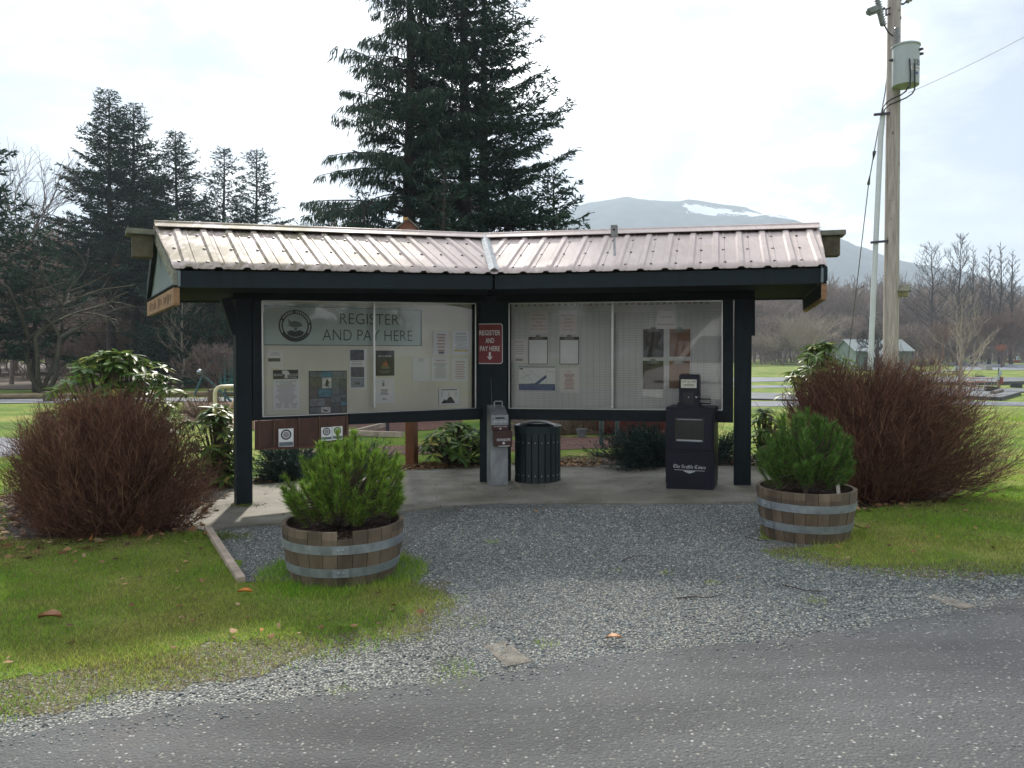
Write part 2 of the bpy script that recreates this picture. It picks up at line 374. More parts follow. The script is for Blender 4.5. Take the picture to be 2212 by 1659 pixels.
# concrete slab
m, nt, b = _nt('old_concrete'); P = coords(nt, 'Object')
col = ramp(nt, noise(nt, P, 1.3, 6, .65), [(.35, (.085, .078, .054)), (.5, (.165, .152, .118)), (.66, (.25, .24, .205))])
col = mix(nt, ramp(nt, noise(nt, P, .9, 5, .6, .5), [(.60, 0.0), (.74, .7)]), col, (.13, .135, .06))
nt.links.new(col, b.inputs['Base Color']); b.inputs['Roughness'].default_value = .8; bump(nt, b, noise(nt, P, 45, 5), .25, .006)
pad = px([(425,1147),(455,1152),(505,1142),(613,1134),(870,1108),(981,1094),(1080,1088),(1190,1090),(1400,1091),(1593,1088),(1660,1087),(1720,1040),(1700,1012),(1582,1010),(1434,1012),(1214,1006),(1050,1008),(876,1018),(700,1036),(546,1052),(440,1064),(380,1090)])
sheet('concrete_pad', jitter(pad, .006, .15), m, .004, .4, thick=.016)
# bark mulch, leaf-strewn beds
m_bark = stone_mat('bark_mulch', 30, [(0, (.10, .045, .030)), (.5, (.20, .095, .068)), (1, (.30, .165, .125))], (.06, .03, .022), bst=.7)
m_bed = stone_mat('leafy_bed', 26, [(0, (.035, .022, .014)), (.5, (.085, .05, .03)), (.85, (.16, .10, .06)), (1, (.30, .22, .15))], (.025, .016, .011), bst=.8)
bedL = px([(-60,1205),(60,1212),(200,1196),(330,1175),(440,1148),(470,1090),(520,1062),(560,1040),(300,1020),(60,1050),(-80,1120)])
sheet('shrub_bed', jitter(bedL, .03), m_bed, .006, .5)
bedR = px([(1720,1100),(1860,1112),(2010,1100),(2100,1075),(2060,1040),(1900,1010),(1700,1005),(1640,1015),(1690,1060)])
sheet('shrub_bed', jitter(bedR, .03), m_bed, .006, .5)
bedB = px([(560,1050),(700,1034),(876,1016),(1050,1006),(1214,1004),(1434,1010),(1582,1008),(1700,1010),(1690,985),(1540,990),(1230,985),(1130,998),(900,1006),(700,1020),(550,1036)])
sheet('planting_strip', jitter(bedB, .03), m_bed, .007, .5)
sheet('bark_ground', jitter(px([(640,990),(800,984),(900,982),(1000,976),(1210,972),(1420,966),(1420,948),(1200,944),(1000,958),(880,962),(760,968),(640,975)]), .03), m_bark, .008, .5)
sheet('bark_ground', jitter(px([(395,912),(560,930),(760,940),(900,931),(1000,925),(1000,872),(760,868),(520,866),(400,868)]), .05), m_bark, .01, 1)
sheet('bark_ground', jitter(px([(1100,944),(1420,942),(1480,930),(1420,905),(1100,905)]), .05), m_bed, .012, 1)
m_floor = stone_mat('woodland_floor', 6, [(0,(.05,.035,.024)),(1,(.13,.095,.065))], (.06,.045,.03), bst=.6)
sheet('woodland_floor', jitter([(-140,33),(-60,31),(-24,30.5),(-14,31.5),(-9,36),(-6,60),(-4,130),(-140,130)], .4, 2.0), m_floor, .03, 4)
m_lane = stone_mat('lane_asphalt', 30, [(0, (.12, .13, .15)), (1, (.22, .23, .25))], (.15, .16, .18), bst=.2)
m_pale = stone_mat('pale_gravel', 24, [(0, (.13, .145, .165)), (1, (.22, .235, .26))], (.16, .175, .20), bst=.2)
m_slab = stone_mat('dark_gravel', 24, [(0, (.09, .10, .11)), (1, (.20, .21, .22))], (.12, .13, .14), bst=.3)
sheet('path', px([(-250,1000),(0,988),(60,980),(58,950),(0,945),(-250,940)]), m_lane, .006, 1)
sheet('path', px([(-400,874),(0,872),(480,868),(760,862),(760,856),(480,860),(0,863),(-400,864)]), m_pale, .02, 2)
def cz(x, y): return (1998.1+x*.09766, 729.05+y*.09766)
sheet('campground_lane', px([(1600,868),(2050,866),(2300,871),(2300,879),(2050,874),(1600,879)]), m_lane, .02, 1)
sheet('campground_lane', px([(1560,815),(1700,816),(1900,817),(2010,808),(2070,800),(2120,799),(2400,803),(2400,792),(2140,786),(2090,783),(2050,783),(2035,784),(2070,792),(2060,799),(1990,806),(1880,814),(1700,824),(1560,826)]), m_pale, .03, 4)
sheet('campground_lane', px([(1560,833),(1700,833),(1760,834),(1760,838),(1700,838),(1560,838)]), m_pale, .03, 4)
sheet('campground_lane', px([(2080,783),(2400,786),(2400,780),(2080,781)]), m_pale, .04, 8)
# ================================================================ hills and mountains
def hnoise(x, y, s, seed):
    return sum(math.sin(x*s*f*1.7+seed*k+1.3*math.sin(y*s*f+k))*math.cos(y*s*f*1.3+seed+k*2+math.sin(x*s*f*.7))/f for k, f in ((1,1),(2,2.1),(3,4.3),(4,8.9)))
def ridge(name, Y0, prof, front, back, mat, amp, ns, seed, step=None):
    us, vs = zip(*prof); X = np.linspace(xat(us[0], Y0), xat(us[-1], Y0), 150); n = 26
    Yr = np.concatenate([np.linspace(Y0-front, Y0, n), np.linspace(Y0, Y0+back, 8)[1:]]); Vv = []
    for y in Yr:
        for x in X:
            u = CU+x/Y0*FP; h = zat(np.interp(u, us, vs), Y0)
            t = sst(0, 1, (y-Y0+front)/front) if y < Y0 else 1-sst(0, 1, (y-Y0)/back); t = t**1.25
            Vv.append((x, y, -3+(h+3)*t+amp*hnoise(x, y, ns, seed)*(min(1, 1.6*t)*(.35 if abs(y-Y0) < 1e-6 else 1))))
    nx = len(X); i = (np.arange(len(Yr)-1)[:,None]*nx+np.arange(nx-1)[None]).ravel()
    return tag(npmesh(name, np.array(Vv), np.stack([i, i+1, i+1+nx, i+nx], 1), mat, smooth=True), kind='structure')
def hillmat(name, c1, c2, c3, sc, snow=None, patch=0):
    m, nt, b = _nt(name); P = coords(nt, 'Object'); col = ramp(nt, noise(nt, P, sc, 8, .68), [(.35, c1), (.5, c2), (.65, c3)])
    if snow:
        tc = nt.nodes.new('ShaderNodeSeparateXYZ'); nt.links.new(P, tc.inputs[0])
        f = mth(nt, 'ADD', mth(nt, 'MULTIPLY', mth(nt, 'SUBTRACT', tc.outputs[2], snow[0]), snow[1]), mth(nt, 'SUBTRACT', noise(nt, P, snow[2], 6, .6), .5))
        col = mix(nt, ramp(nt, f, [(-.0, 0.0), (.06, 1.0)]), col, (.82, .85, .9))
    if patch:      # a snowed-over clear-cut below the ridge
        tc = nt.nodes.new('ShaderNodeSeparateXYZ'); nt.links.new(P, tc.inputs[0]); nz = mth(nt, 'MULTIPLY', mth(nt, 'SUBTRACT', noise(nt, P, .03, 6, .7), .5), 55)
        xx = mth(nt, 'SUBTRACT', tc.outputs[0], 275); t_ = mth(nt, 'ADD', mth(nt, 'SUBTRACT', tc.outputs[2], 250), mth(nt, 'ADD', mth(nt, 'MULTIPLY', xx, .12), nz))
        a_ = mth(nt, 'LESS_THAN', t_, -1.0); c_ = mth(nt, 'GREATER_THAN', t_, mth(nt, 'SUBTRACT', mth(nt, 'MULTIPLY', xx, .05), 20)); d_ = mth(nt, 'GREATER_THAN', mth(nt, 'ADD', xx, nz), 4); e_ = mth(nt, 'LESS_THAN', mth(nt, 'ADD', xx, nz), 215)
        col = mix(nt, mth(nt, 'MULTIPLY', mth(nt, 'MULTIPLY', a_, c_), mth(nt, 'MULTIPLY', d_, e_)), col, (.62,.66,.71))
    nt.links.new(col, b.inputs['Base Color']); b.inputs['Roughness'].default_value = 1; b.inputs['Specular IOR Level'].default_value = 0; return m
ridge('mountain', 1350, [(-900,560),(-200,520),(60,502),(150,500),(230,512),(400,508),(560,495),(690,487),(780,505),(1000,520),(1130,505),(1210,470),(1275,440),(1340,423),(1390,430),(1440,444),(1500,449),(1580,457),(1650,470),(1710,490),(1760,510),(1800,530),(1850,548),(1900,562),(1980,584),(2060,604),(2150,618),(2300,632),(2900,650)], 620, 250, hillmat('conifer_slope', (.006, .014, .018), (.022, .034, .038), (.065, .072, .072), .035, patch=1), 7, .012, 2)
ridge('mountain', 1750, [(900,600),(1200,520),(1380,470),(1440,456),(1500,452),(1570,460),(1640,474),(1720,496),(1800,520),(1950,580),(2200,640)], 330, 200, hillmat('snow_slope', (.05, .06, .07), (.10, .11, .12), (.2, .2, .2), .01, (300, .02, .016)), 5, .01, 5)
ridge('hill', 330, [(-900,560),(-200,545),(60,540),(160,545),(300,560),(520,590),(700,640),(900,690),(1150,712),(1400,715),(1620,695),(1760,690),(1900,698),(2050,688),(2250,680),(3000,670)], 150, 200, hillmat('bare_wood_slope', (.040, .031, .026), (.080, .062, .052), (.13, .108, .095), .35), 2.0, .06, 3)
# ================================================================ the notice-board shelter: two wings meeting in a shallow V
VX, VY = -.30, 8.54
class Wing:
    def __init__(s, d, n): s.d = Vector((d[0], d[1], 0)); s.n = Vector((n[0], n[1], 0)); s.o = Vector((VX, VY, 0))
    def hit(s, u, v, off=0):     # pixel -> (along wing, height) on the plane standing 'off' metres in front of the board
        r = ray(u, v); o = s.o+s.n*off; k = o.dot(s.n)/r.dot(s.n) if True else 0
        q = r*(o.dot(s.n)/Vector((r.x, r.y, 0)).dot(s.n)); p = Vector((q.x, q.y, HC+q.z)); return ((p-s.o).dot(s.d), p.z)
    def pt(s, a, z, off=0): p = s.o+s.d*a+s.n*off; return Vector((p.x, p.y, z))
    def px(s, u, v, off=0): return s.pt(*s.hit(u, v, off), off)
    def rect(s, box, off, conv=None):    # level rectangle from a pixel box
        u0, v0, u1, v1 = box
        if conv: (u0, v0), (u1, v1) = conv(u0, v0), conv(u1, v1)
        um = (u0+u1)/2; vm = (v0+v1)/2
        a0 = s.hit(u0, vm, off)[0]; a1 = s.hit(u1, vm, off)[0]; return a0, a1, s.hit(um, v1, off)[1], s.hit(um, v0, off)[1]
    def slab(s, mb, quad, off, th, mi=0):   # quad in pixels, clockwise from top left; board of thickness th behind plane off
        f = [s.px(u, v, off) for u, v in quad]; return mb.hexa(f, [p-s.n*th for p in f], mi)
    def card(s, mb, a0, a1, z0, z1, off, th=.0015, mi=0):
        f = [s.pt(a0, z0, off), s.pt(a1, z0, off), s.pt(a1, z1, off), s.pt(a0, z1, off)]; return mb.hexa([p-s.n*th for p in f], f, mi)
cL, sL = math.cos(R(29)), math.sin(R(29)); cR, sR = math.cos(R(15)), math.sin(R(15))
WL = Wing((cL, sL), (sL, -cL)); WR = Wing((cR, -sR), (-sR, -cR))
C1 = lambda x, y: ((900+x/2.011)*.54004, (1100+y/2.011)*.54004)
C2 = lambda x, y: ((1900+x/2.011)*.54004, (1100+y/2.011)*.54004)
paint = plain('dark_green_paint', (.0055, .0125, .017), .6, var=.3, scale=5, stretch=(3, 3, .6), bmp=.08, spec=.25)
paint2 = plain('dark_green_trim', (.0048, .0100, .0140), .6, var=.3, scale=7, bmp=.08, spec=.25)
under = plain('dark_soffit_boards', (.006, .008, .009), .85, var=.3, scale=9, spec=.15)
cedar = plain('raw_cedar', (.28, .155, .075), .75, var=.35, scale=5, stretch=(1, 1, 6), bmp=.2)
greywood = plain('weathered_grey_wood', (.19, .185, .13), .85, var=.35, scale=7, stretch=(1, 1, 5), bmp=.3, c2=(.27, .265, .225))
metalw = plain('bright_aluminium', (.55, .55, .53), .35, metal=.8, var=.1)
galv = plain('galvanised_steel', (.34, .36, .38), .42, metal=.75, var=.28, scale=14, bmp=.05)
# sheet-metal roof, dull rose-brown enamel, streaked with grime and algae
m, nt, b = _nt('rose_brown_roof'); P = coords(nt, 'Object')
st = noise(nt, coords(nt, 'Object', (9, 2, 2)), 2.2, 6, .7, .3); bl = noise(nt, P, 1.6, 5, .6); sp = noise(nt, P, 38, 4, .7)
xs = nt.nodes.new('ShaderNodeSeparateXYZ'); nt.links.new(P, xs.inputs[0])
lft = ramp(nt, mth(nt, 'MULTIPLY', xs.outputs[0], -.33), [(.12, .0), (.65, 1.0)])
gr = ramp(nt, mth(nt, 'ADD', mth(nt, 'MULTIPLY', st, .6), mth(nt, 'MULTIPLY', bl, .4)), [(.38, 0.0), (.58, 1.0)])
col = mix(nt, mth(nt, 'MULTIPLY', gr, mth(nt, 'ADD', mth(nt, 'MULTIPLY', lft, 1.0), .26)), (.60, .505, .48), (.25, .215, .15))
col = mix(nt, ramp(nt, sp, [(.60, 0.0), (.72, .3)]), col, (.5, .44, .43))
nt.links.new(col, b.inputs['Base Color']); b.inputs['Metallic'].default_value = .0; b.inputs['Specular IOR Level'].default_value = .28
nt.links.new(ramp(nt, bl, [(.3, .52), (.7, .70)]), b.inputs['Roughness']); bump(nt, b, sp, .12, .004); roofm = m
K = thing('notice_board_shelter', 'dark green roofed notice shelter with two glazed boards meeting in a V', 'notice shelter', (VX, VY, gz(VX, VY)))
# ---- roof: ridge and eave lines of each wing
def mitre(off):
    a, b_, c, d = WL.n.x, WL.n.y, WR.n.x, WR.n.y; det = a*d-b_*c; return Vector(((off*d-b_*off)/det+VX, (a*off-off*c)/det+VY, 0))
RO, EO, BO = -.10, .95, -1.15      # ridge, front eave and rear eave offsets
def atpt(p, v): return Vector((p.x, p.y, zat(v, p.y)))
rV = atpt(mitre(RO), 515); eV = atpt(mitre(EO), 592); bV = mitre(BO); bV.z = eV.z
rLe = WL.px(333, 490, RO); eLe = WL.px(375, 580, EO); rRe = WR.px(1770, 493, RO); eRe = WR.px(1787, 575, EO)
bLe = rLe-WL.n*1.05; bLe.z = eLe.z; bRe = rRe-WR.n*1.05; bRe.z = eRe.z
def roof_sheet(w, r0, r1, e0, e1, npan, flip):
    # corrugated profile swept from ridge to eave; ribs stay square to the ridge and are cut along the valley
    mb = MB(); d = w.d; a = lambda p: (p-w.o).dot(d)
    lo = min(a(r0), a(e0), a(r1), a(e1)); hi = max(a(r0), a(e0), a(r1), a(e1)); pitch = .226
    prof = [(-.5,0),(-.16,0),(-.085,.018),(.085,.018),(.16,0),(.30,0),(.315,.006),(.345,.006),(.36,0)]
    ss = []; k = math.floor(lo/pitch)-1
    while k*pitch < hi+pitch: ss += [((k+q)*pitch, h) for q, h in prof]; k += 1
    def zr(s_): t = (s_-a(r0))/(a(r1)-a(r0)); return r0.z+(r1.z-r0.z)*t
    def ze(s_): t = (s_-a(e0))/(a(e1)-a(e0)); return e0.z+(e1.z-e0.z)*t
    eo = (e0-w.o).dot(w.n); T = [i/6 for i in range(7)]; nrm = Vector((w.n.x*.42, w.n.y*.42, .9))
    def edge(t, p0, p1): return a(p0)+(a(p1)-a(p0))*t
    n0 = len(mb.v); rows = []
    for t in T:
        L = edge(t, r0, e0); Hh = edge(t, r1, e1); L, Hh = min(L, Hh), max(L, Hh); row = []
        for s_, h in ss:
            s2 = min(max(s_, L), Hh); hh = h if L <= s_ <= Hh else 0
            z = zr(s2)+(ze(s2)-zr(s2))*t; row.append(w.pt(s2, z, RO+(eo-RO)*t)+nrm*hh)
        rows.append(row)
    m_ = len(ss); mb.v = [tuple(p) for r_ in rows for p in r_]
    for i in range(len(T)-1):
        for j in range(m_-1):
            A, B = rows[i][j], rows[i][j+1]; C, D = rows[i+1][j], rows[i+1][j+1]
            if (A-B).length < 1e-5 and (C-D).length < 1e-5: continue
            mb.f.append((i*m_+j, i*m_+j+1, (i+1)*m_+j+1, (i+1)*m_+j)); mb.m.append(0)
    return mb, zr, ze, eo
screwm = plain('dark_screws', (.05, .045, .04), .5)
rng = random.Random(4)
for w, r0, r1, e0, e1, b0, b1 in ((WL, rLe, rV, eLe, eV, bLe, bV), (WR, rV, rRe, eV, eRe, bV, bRe)):
    mb, zr, ze, eo = roof_sheet(w, r0, r1, e0, e1, 0, 0)
    sc = mb; a = lambda p: (p-w.o).dot(w.d); nrm = (Vector((0,0,1))+w.n*.45).normalized()
    for q in (.22, .55, .86):
        s_ = min(a(r0), a(e0))+.12
        while s_ < max(a(r1), a(e1))-.1:
            L = a(r0)+(a(e0)-a(r0))*q; Hh = a(r1)+(a(e1)-a(r1))*q
            if L+.04 < s_ < Hh-.04:
                c = w.pt(s_+rng.uniform(-.01,.01), zr(s_)+(ze(s_)-zr(s_))*q, RO+(eo-RO)*q); sc.lathe(c, [(0.0001,.012),(.009,.010),(.011,0)], 8, mi=1, Z=nrm, X=w.d, Y=w.d.cross(nrm)*-1)
            s_ += .226
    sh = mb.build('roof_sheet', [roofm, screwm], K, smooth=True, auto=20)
    sh.modifiers.new('gauge', 'SOLIDIFY').thickness = .004
    mb, *_ = roof_sheet(w, r0, r1, b0, b1, 0, 0)       # rear slope
    back = MB(); 
    mbv = MB().hexa([r0, r1, b1, b0], [p+Vector((0,0,.02)) for p in (r0, r1, b1, b0)]); mbv.build('roof_sheet', roofm, K)
    # ridge cap: two folded flanges
    up = Vector((0,0,.045)); f = .13
    q0, q1 = r0-w.d*.0+up, r1+up
    cp = MB()
    fd = (w.n*1.05+Vector((0,0,ze(0)-zr(0)))).normalized(); bd = (-w.n*1.05+Vector((0,0,ze(0)-zr(0)))).normalized()
    for dd in (fd, bd):
        cp.hexa([q0, q1, q1+dd*f, q0+dd*f], [p+Vector((0,0,.006)) for p in (q0, q1, q1+dd*f, q0+dd*f)])
    cp.tube([q0, q1], .016, 8); cp.build('ridge_cap', roofm, K)
# valley flashing
vd_ = (eV-rV); sd = Vector((1,0,0)); vf = MB(); up = Vector((0,0,.032))
vf.add([rV+up-sd*.05, rV+up+sd*.05, eV+up+sd*.05, eV+up-sd*.05, rV+up+Vector((0,0,.03)), eV+up+Vector((0,0,.03))], [(0,4,5,3),(4,1,2,5)])
vf.build('valley_flashing', plain('lead_grey_flashing', (.34, .36, .37), .45, metal=.5, var=.3, scale=18), K)
# ---- fascia, beams, soffit
fa = MB()
for w, e0, e1 in ((WL, eLe, eV), (WR, eV, eRe)):
    o_ = -.012; p0, p1 = e0-w.n*.03+Vector((0,0,o_)), e1-w.n*.03+Vector((0,0,o_)); dn = Vector((0,0,-.135))
    fa = MB().hexa([p0+dn, p1+dn, p1, p0], [p-w.n*.035 for p in (p0+dn, p1+dn, p1, p0)]); fa.build('fascia', paint, K)
for w, q in ((WL, [(505,612),(1070,619),(1070,652),(505,646)]), (WR, [(1070,619),(1630,611),(1630,646),(1070,652)])):
    mb = MB(); w.slab(mb, q, .09, .2); mb.build('header_beam', under, K)
for w, r0, r1, e0, e1, b0, b1 in ((WL, rLe, rV, eLe, eV, bLe, bV), (WR, rV, rRe, eV, eRe, bV, bRe)):
    dn = Vector((0,0,-.12)); mb = MB(); q = [p+dn for p in (e0-w.n*.07, e1-w.n*.07, b1+w.n*.05, b0+w.n*.05)]
    mb.hexa([p-Vector((0,0,.015)) for p in q], q); mb.build('soffit', under, K)
    mb = MB(); p0, p1 = b0-Vector((0,0,.02)), b1-Vector((0,0,.02)); mb.hexa([p0+Vector((0,0,-.13)), p1+Vector((0,0,-.13)), p1, p0], [p+w.n*.035 for p in (p0+Vector((0,0,-.13)), p1+Vector((0,0,-.13)), p1, p0)]); mb.build('fascia', paint, K)
# ---- gable ends
gpan = plain('blue_grey_gable_panel', (.16, .20, .21), .7, var=.15, scale=3)
for w, r, e, bb, sgn, in ((WL, rLe, eLe, bLe, -1), (WR, rRe, eRe, bRe, 1)):
    x = w.d*sgn; d0 = Vector((0,0,-.02)); mb = MB()
    mb.prism([r+d0-x*.05, e+d0-x*.05, e+Vector((0,0,-.14))-x*.05, bb+Vector((0,0,-.14))-x*.05, bb+d0-x*.05], x*.02); mb.build('gable_panel', gpan, K)
    for e2, nm in ((e, 'rake_board'), (bb, 'rake_board')):
        mb = MB(); h = Vector((0,0,-.11)); q = [r+d0, e2+d0, e2+d0+h, r+d0+h]; mb.hexa([p-x*.028 for p in q], [p+x*.004 for p in q]); mb.build(nm, paint if sgn > 0 else greywood if e2 is e else paint, K)
    mb = MB(); a_, c_ = e+Vector((0,0,-.15))-w.n*.02, bb+Vector((0,0,-.15)); h = Vector((0,0,-.14)); q = [a_, c_, c_+h, a_+h]
    mb.hexa([p-x*.045 for p in q], [p+x*.0 for p in q])
    if sgn < 0:      # incised lettering worn to unreadable grooves
        g = mb; L = (c_-a_)
        for i in range(16):
            if i in (5, 9): continue
            p = a_+L*(.09+.052*i)+h*.5; g.box(p+x*.002, (.018, .003, .05+.02*(i % 3)), L.normalized(), x, (0,0,1), mi=1)
    if sgn > 0: q2 = [a_-x*.0452, c_-x*.0452, c_+h*.86-x*.0452, a_+h*.86-x*.0452]; mb.hexa([p-x*.004 for p in q2], q2, 2)
    tb = mb.build('tie_board', [cedar, plain('carved_dark', (.10, .05, .025), .9), under], K)
# ---- posts
def post(w, u0, u1, vt, vb, off, th, name='post'):
    mb = MB(); um = (u0+u1)/2; a0 = w.hit(u0, vb, off)[0]; a1 = w.hit(u1, vb, off)[0]; zt = w.hit(um, vt, off)[1]; p = w.pt((a0+a1)/2, 0, off); zb = gz(p.x, p.y)-.03
    c = w.pt((a0+a1)/2, (zt+zb)/2, off-th/2); mb.box(c, (a1-a0, th, zt-zb), w.d, w.n, (0,0,1), bev=.006); return mb.build(name, paint, K)
post(WL, 512, 546, 640, 1092, .04, .17); post(WR, 1585, 1622, 640, 1045, .04, .19); post(WR, 1036, 1094, 640, 1040, .085, .2)
mb = MB(); WR.slab(mb, [(1622,640),(1631,640),(1631,725),(1622,725)], .03, .12); mb.build('cleat', paint, K)
mb = MB(); p0, p1 = WL.px(487,644,.0), WL.px(512,722,.0); mb.bar(p0, p1, .09, .07, up=WL.n); mb.build('knee_brace', paint, K)
# ---- glazed display cases
cream = plain('cream_board', (.76, .73, .60), .8, var=.07, scale=2)
glass = glassm('display_glass', ior=1.6)
def case(w, out, inn, boardm, um, mullion):
    # out / inn: outer frame and glass opening, pixel quads clockwise from top left
    fr = MB(); (a, b_, c, d), (e, f, g, h) = out, inn
    for q in ((a, b_, f, e), (b_, c, g, f), (c, d, h, g), (d, a, e, h)): w.slab(fr, q, .035, .15)
    frame = fr.build('display_frame', paint2, K)
    bk = MB(); w.slab(bk, inn, -.06, .02); bk.build('back_board', boardm, K)
    tr = MB(); s = [w.hit(u, v, .036) for u, v in inn]; P_ = [w.pt(x, z, .037) for x, z in s]
    tr.bar(P_[0], P_[3], .014, .012, up=w.n); tr.bar(P_[0], P_[1], .012, .012, up=w.n); tr.bar(P_[3], P_[2], .010, .012, up=w.n); tr.bar(P_[1], P_[2], .010, .012, up=w.n)
    tr.build('metal_trim', metalw, K)
    (x0, z0) = w.hit(um, inn[0][1], .01); zt = w.hit(um, mullion[0], .01)[1]; zb = w.hit(um, mullion[1], .01)[1]
    ml = MB(); ml.box(w.pt(x0, (zt+zb)/2, .012), (.022, .012, zt-zb), w.d, w.n, (0,0,1)); ml.build('sliding_rail', metalw, K)
    gl = MB(); q = [w.px(u, v, 0) for u, v in inn]; gl.poly([q[3], q[2], q[1], q[0]]); gl.build('glass_pane', glass, K)
case(WL, [(546,640),(1040,645),(1040,885),(546,909)], [(566,650),(1027,656),(1027,882),(568,900)], cream, 808, (655, 880))
chartb = plain('chart_white', (.70, .70, .66), .75, var=.05, scale=2)
case(WR, [(1094,645),(1584,640),(1584,912),(1094,906)], [(1100,656),(1560,650),(1560,886),(1100,882)], chartb, 1323, (655, 884))
mb = MB(); WL.slab(mb, [(755,894),(1040,882),(1040,906),(755,917)], .08, .12); mb.build('bottom_beam', paint2, K)
mb = MB(); WR.slab(mb, [(1094,884),(1584,888),(1584,913),(1094,906)], .05, .14); mb.build('bottom_beam', paint2, K)
lk = MB(); c = WR.px(1323, 880, .02); lk.lathe(c, [(.0001,.014),(.012,.012),(.016,0)], 14, X=WR.d, Y=(0,0,1), Z=WR.n); lk.build('lock', metalw, K)
# ================================================================ what hangs in the cases and on the posts
ink = plain('black_ink', (.03, .03, .035), .8); faint = plain('faded_ink', (.33, .32, .32), .8); redink = plain('red_ink', (.42, .07, .06), .8); fred = plain('faded_red_ink', (.55, .30, .28), .8)
paper = plain('white_paper', (.82, .82, .80), .8, var=.04); paper2 = plain('thin_laminated_paper', (.80, .77, .70), .6, var=.04)
yel = plain('yellow_highlighter', (.62, .52, .08), .8)
OFF = -.052
def sheet_on(w, conv, box, name, label, cat, mats, draw=None, group=None, off=OFF, th=.0015, tilt=0):
    a0, a1, z0, z1 = w.rect(box, off, conv); mb = MB(); w.card(mb, a0, a1, z0, z1, off, th)
    W_, H_ = a1-a0, z1-z0; lay = off+.0015
    def Q(x0, y0, x1, y1, mi, lift=0): w_ = lay+lift*.0007; mb.poly([w.pt(a0+x0*W_, z1-y1*H_, w_), w.pt(a0+x1*W_, z1-y1*H_, w_), w.pt(a0+x1*W_, z1-y0*H_, w_), w.pt(a0+x0*W_, z1-y0*H_, w_)], mi)
    def Tx(s, x, y, ww, hh, mi, bold=0, lift=1): text(mb, s, w.pt(a0+x*W_, z1-y*H_, lay+lift*.0007), w.d, (0,0,1), ww*W_, hh*H_, mi, bold)
    def Pg(pts, mi, lift=1): mb.poly([w.pt(a0+x*W_, z1-y*H_, lay+lift*.0007) for x, y in pts], mi)
    if draw: draw(Q, Tx, Pg)
    o = mb.build(name, mats, None, origin=w.pt((a0+a1)/2, z0, off)); return tag(o, label, cat, group)
def lines_(Q, mi, y0, y1, n, x0=.12, x1=.88, seed=0, lw=.35):
    rr = random.Random(seed)
    for i in range(n):
        y = y0+(y1-y0)*i/n; l = rr.uniform(.55, 1); c = (x0+x1)/2; h = (x1-x0)/2*l; Q(c-h, y, c+h, y+(y1-y0)/n*lw, mi)
# big green-grey banner with emblem
bgreen = plain('grey_green_banner', (.50, .60, .545), .6, var=.05, scale=3); bdark = plain('banner_dark_green', (.045, .06, .06), .7)
def banner(Q, Tx, Pg):
    Q(0,.055,.997,.066,1); Q(0,.985,.997,.997,1); Q(.990,.055,.997,.997,1)
    Tx('REGISTER', .648, .325, .385, .27, 1, -.012); Tx('AND PAY HERE', .640, .735, .585, .27, 1, -.012)
    A = 1273/323
    def ring(r0, r1, mi, lift, n=48):
        for k in range(n):
            t0, t1 = 2*math.pi*k/n, 2*math.pi*(k+1)/n
            Pg([(.183+r*math.cos(t)/A, .526-r*math.sin(t)) for r, t in ((r0,t0),(r1,t0),(r1,t1),(r0,t1))], mi, lift)
    ring(.285, .388, 1, 1)
    for i, ch in enumerate('HOWARD MILLER STEELHEAD PARK'):
        if ch == ' ': continue
        t = R(205)-R(230)*i/27; x, y = .183+.336*math.cos(t)/A, .526-.336*math.sin(t)
        Q(x-.0035, y-.028, x+.0035, y+.028, 0, 2)
    Pg([(.183+x/A, .526-y) for x, y in [(-.20,-.02),(-.15,.03),(-.17,.17),(-.10,.10),(.0,.12),(.10,.09),(.17,.03),(.15,-.01),(.04,-.04),(-.08,-.035),(-.14,0)][::-1]], 2)
    Pg([(.183+x/A, .526-y) for x, y in [(-.20,-.15),(-.1,-.11),(0,-.14),(.1,-.10),(.21,-.15),(.16,-.23),(.06,-.27),(-.06,-.27),(-.16,-.23)][::-1]], 1)
    Pg([(.183+x/A, .526-y) for x, y in [(-.05,-.05),(.07,-.05),(.04,-.075),(.035,-.12),(-.03,-.12),(-.02,-.075)][::-1]], 2)
sheet_on(WL, C1, (312,245,1585,568), 'banner', 'wide grey-green banner reading REGISTER AND PAY HERE with round fish emblem', 'banner', [bgreen, bdark, plain('banner_mid_green', (.17, .21, .19), .7)], banner)
def d1(Q, Tx, Pg): Q(.02,.40,.8,.57,2); lines_(Q, 1, .12, .3, 3, .1, .8, 1); Q(.2,.93,.7,.96,3)
sheet_on(WL, C1, (345,605,468,765), 'notice', 'pale notice with a dark photo strip under the banner emblem', 'notice', [paper2, faint, plain('dark_photo', (.09, .07, .07), .6), yel], d1)
darkh = plain('dark_header', (.05, .045, .05), .7)
def d2(Q, Tx, Pg):
    Q(0,0,.95,.23,1); Pg([(.33,.02),(.5,.01),(.6,.05),(.62,.12),(.52,.14),(.54,.20),(.46,.21),(.44,.13),(.34,.07)][::-1], 2)
    Tx('SKAGIT', .21, .12, .36, .06, 2); Tx('EAGLE', .76, .12, .34, .06, 2); Tx('FESTIVAL', .66, .19, .5, .045, 2)
    lines_(Q, 3, .27, .84, 22, .08, .9, 2); 
    for k in range(3): lines_(Q, 3, .84, .96, 5, .08+.29*k, .34+.29*k, k)
sheet_on(WL, C1, (387,763,600,1085), 'poster', 'white SKAGIT EAGLE FESTIVAL sheet with dark heading and small print', 'poster', [paper, darkh, paper2, faint], d2)
tiles = [(.15,.17,.18), (.10,.105,.11), (.20,.21,.22), (.08,.22,.28), (.13,.12,.10), (.6,.6,.58)]
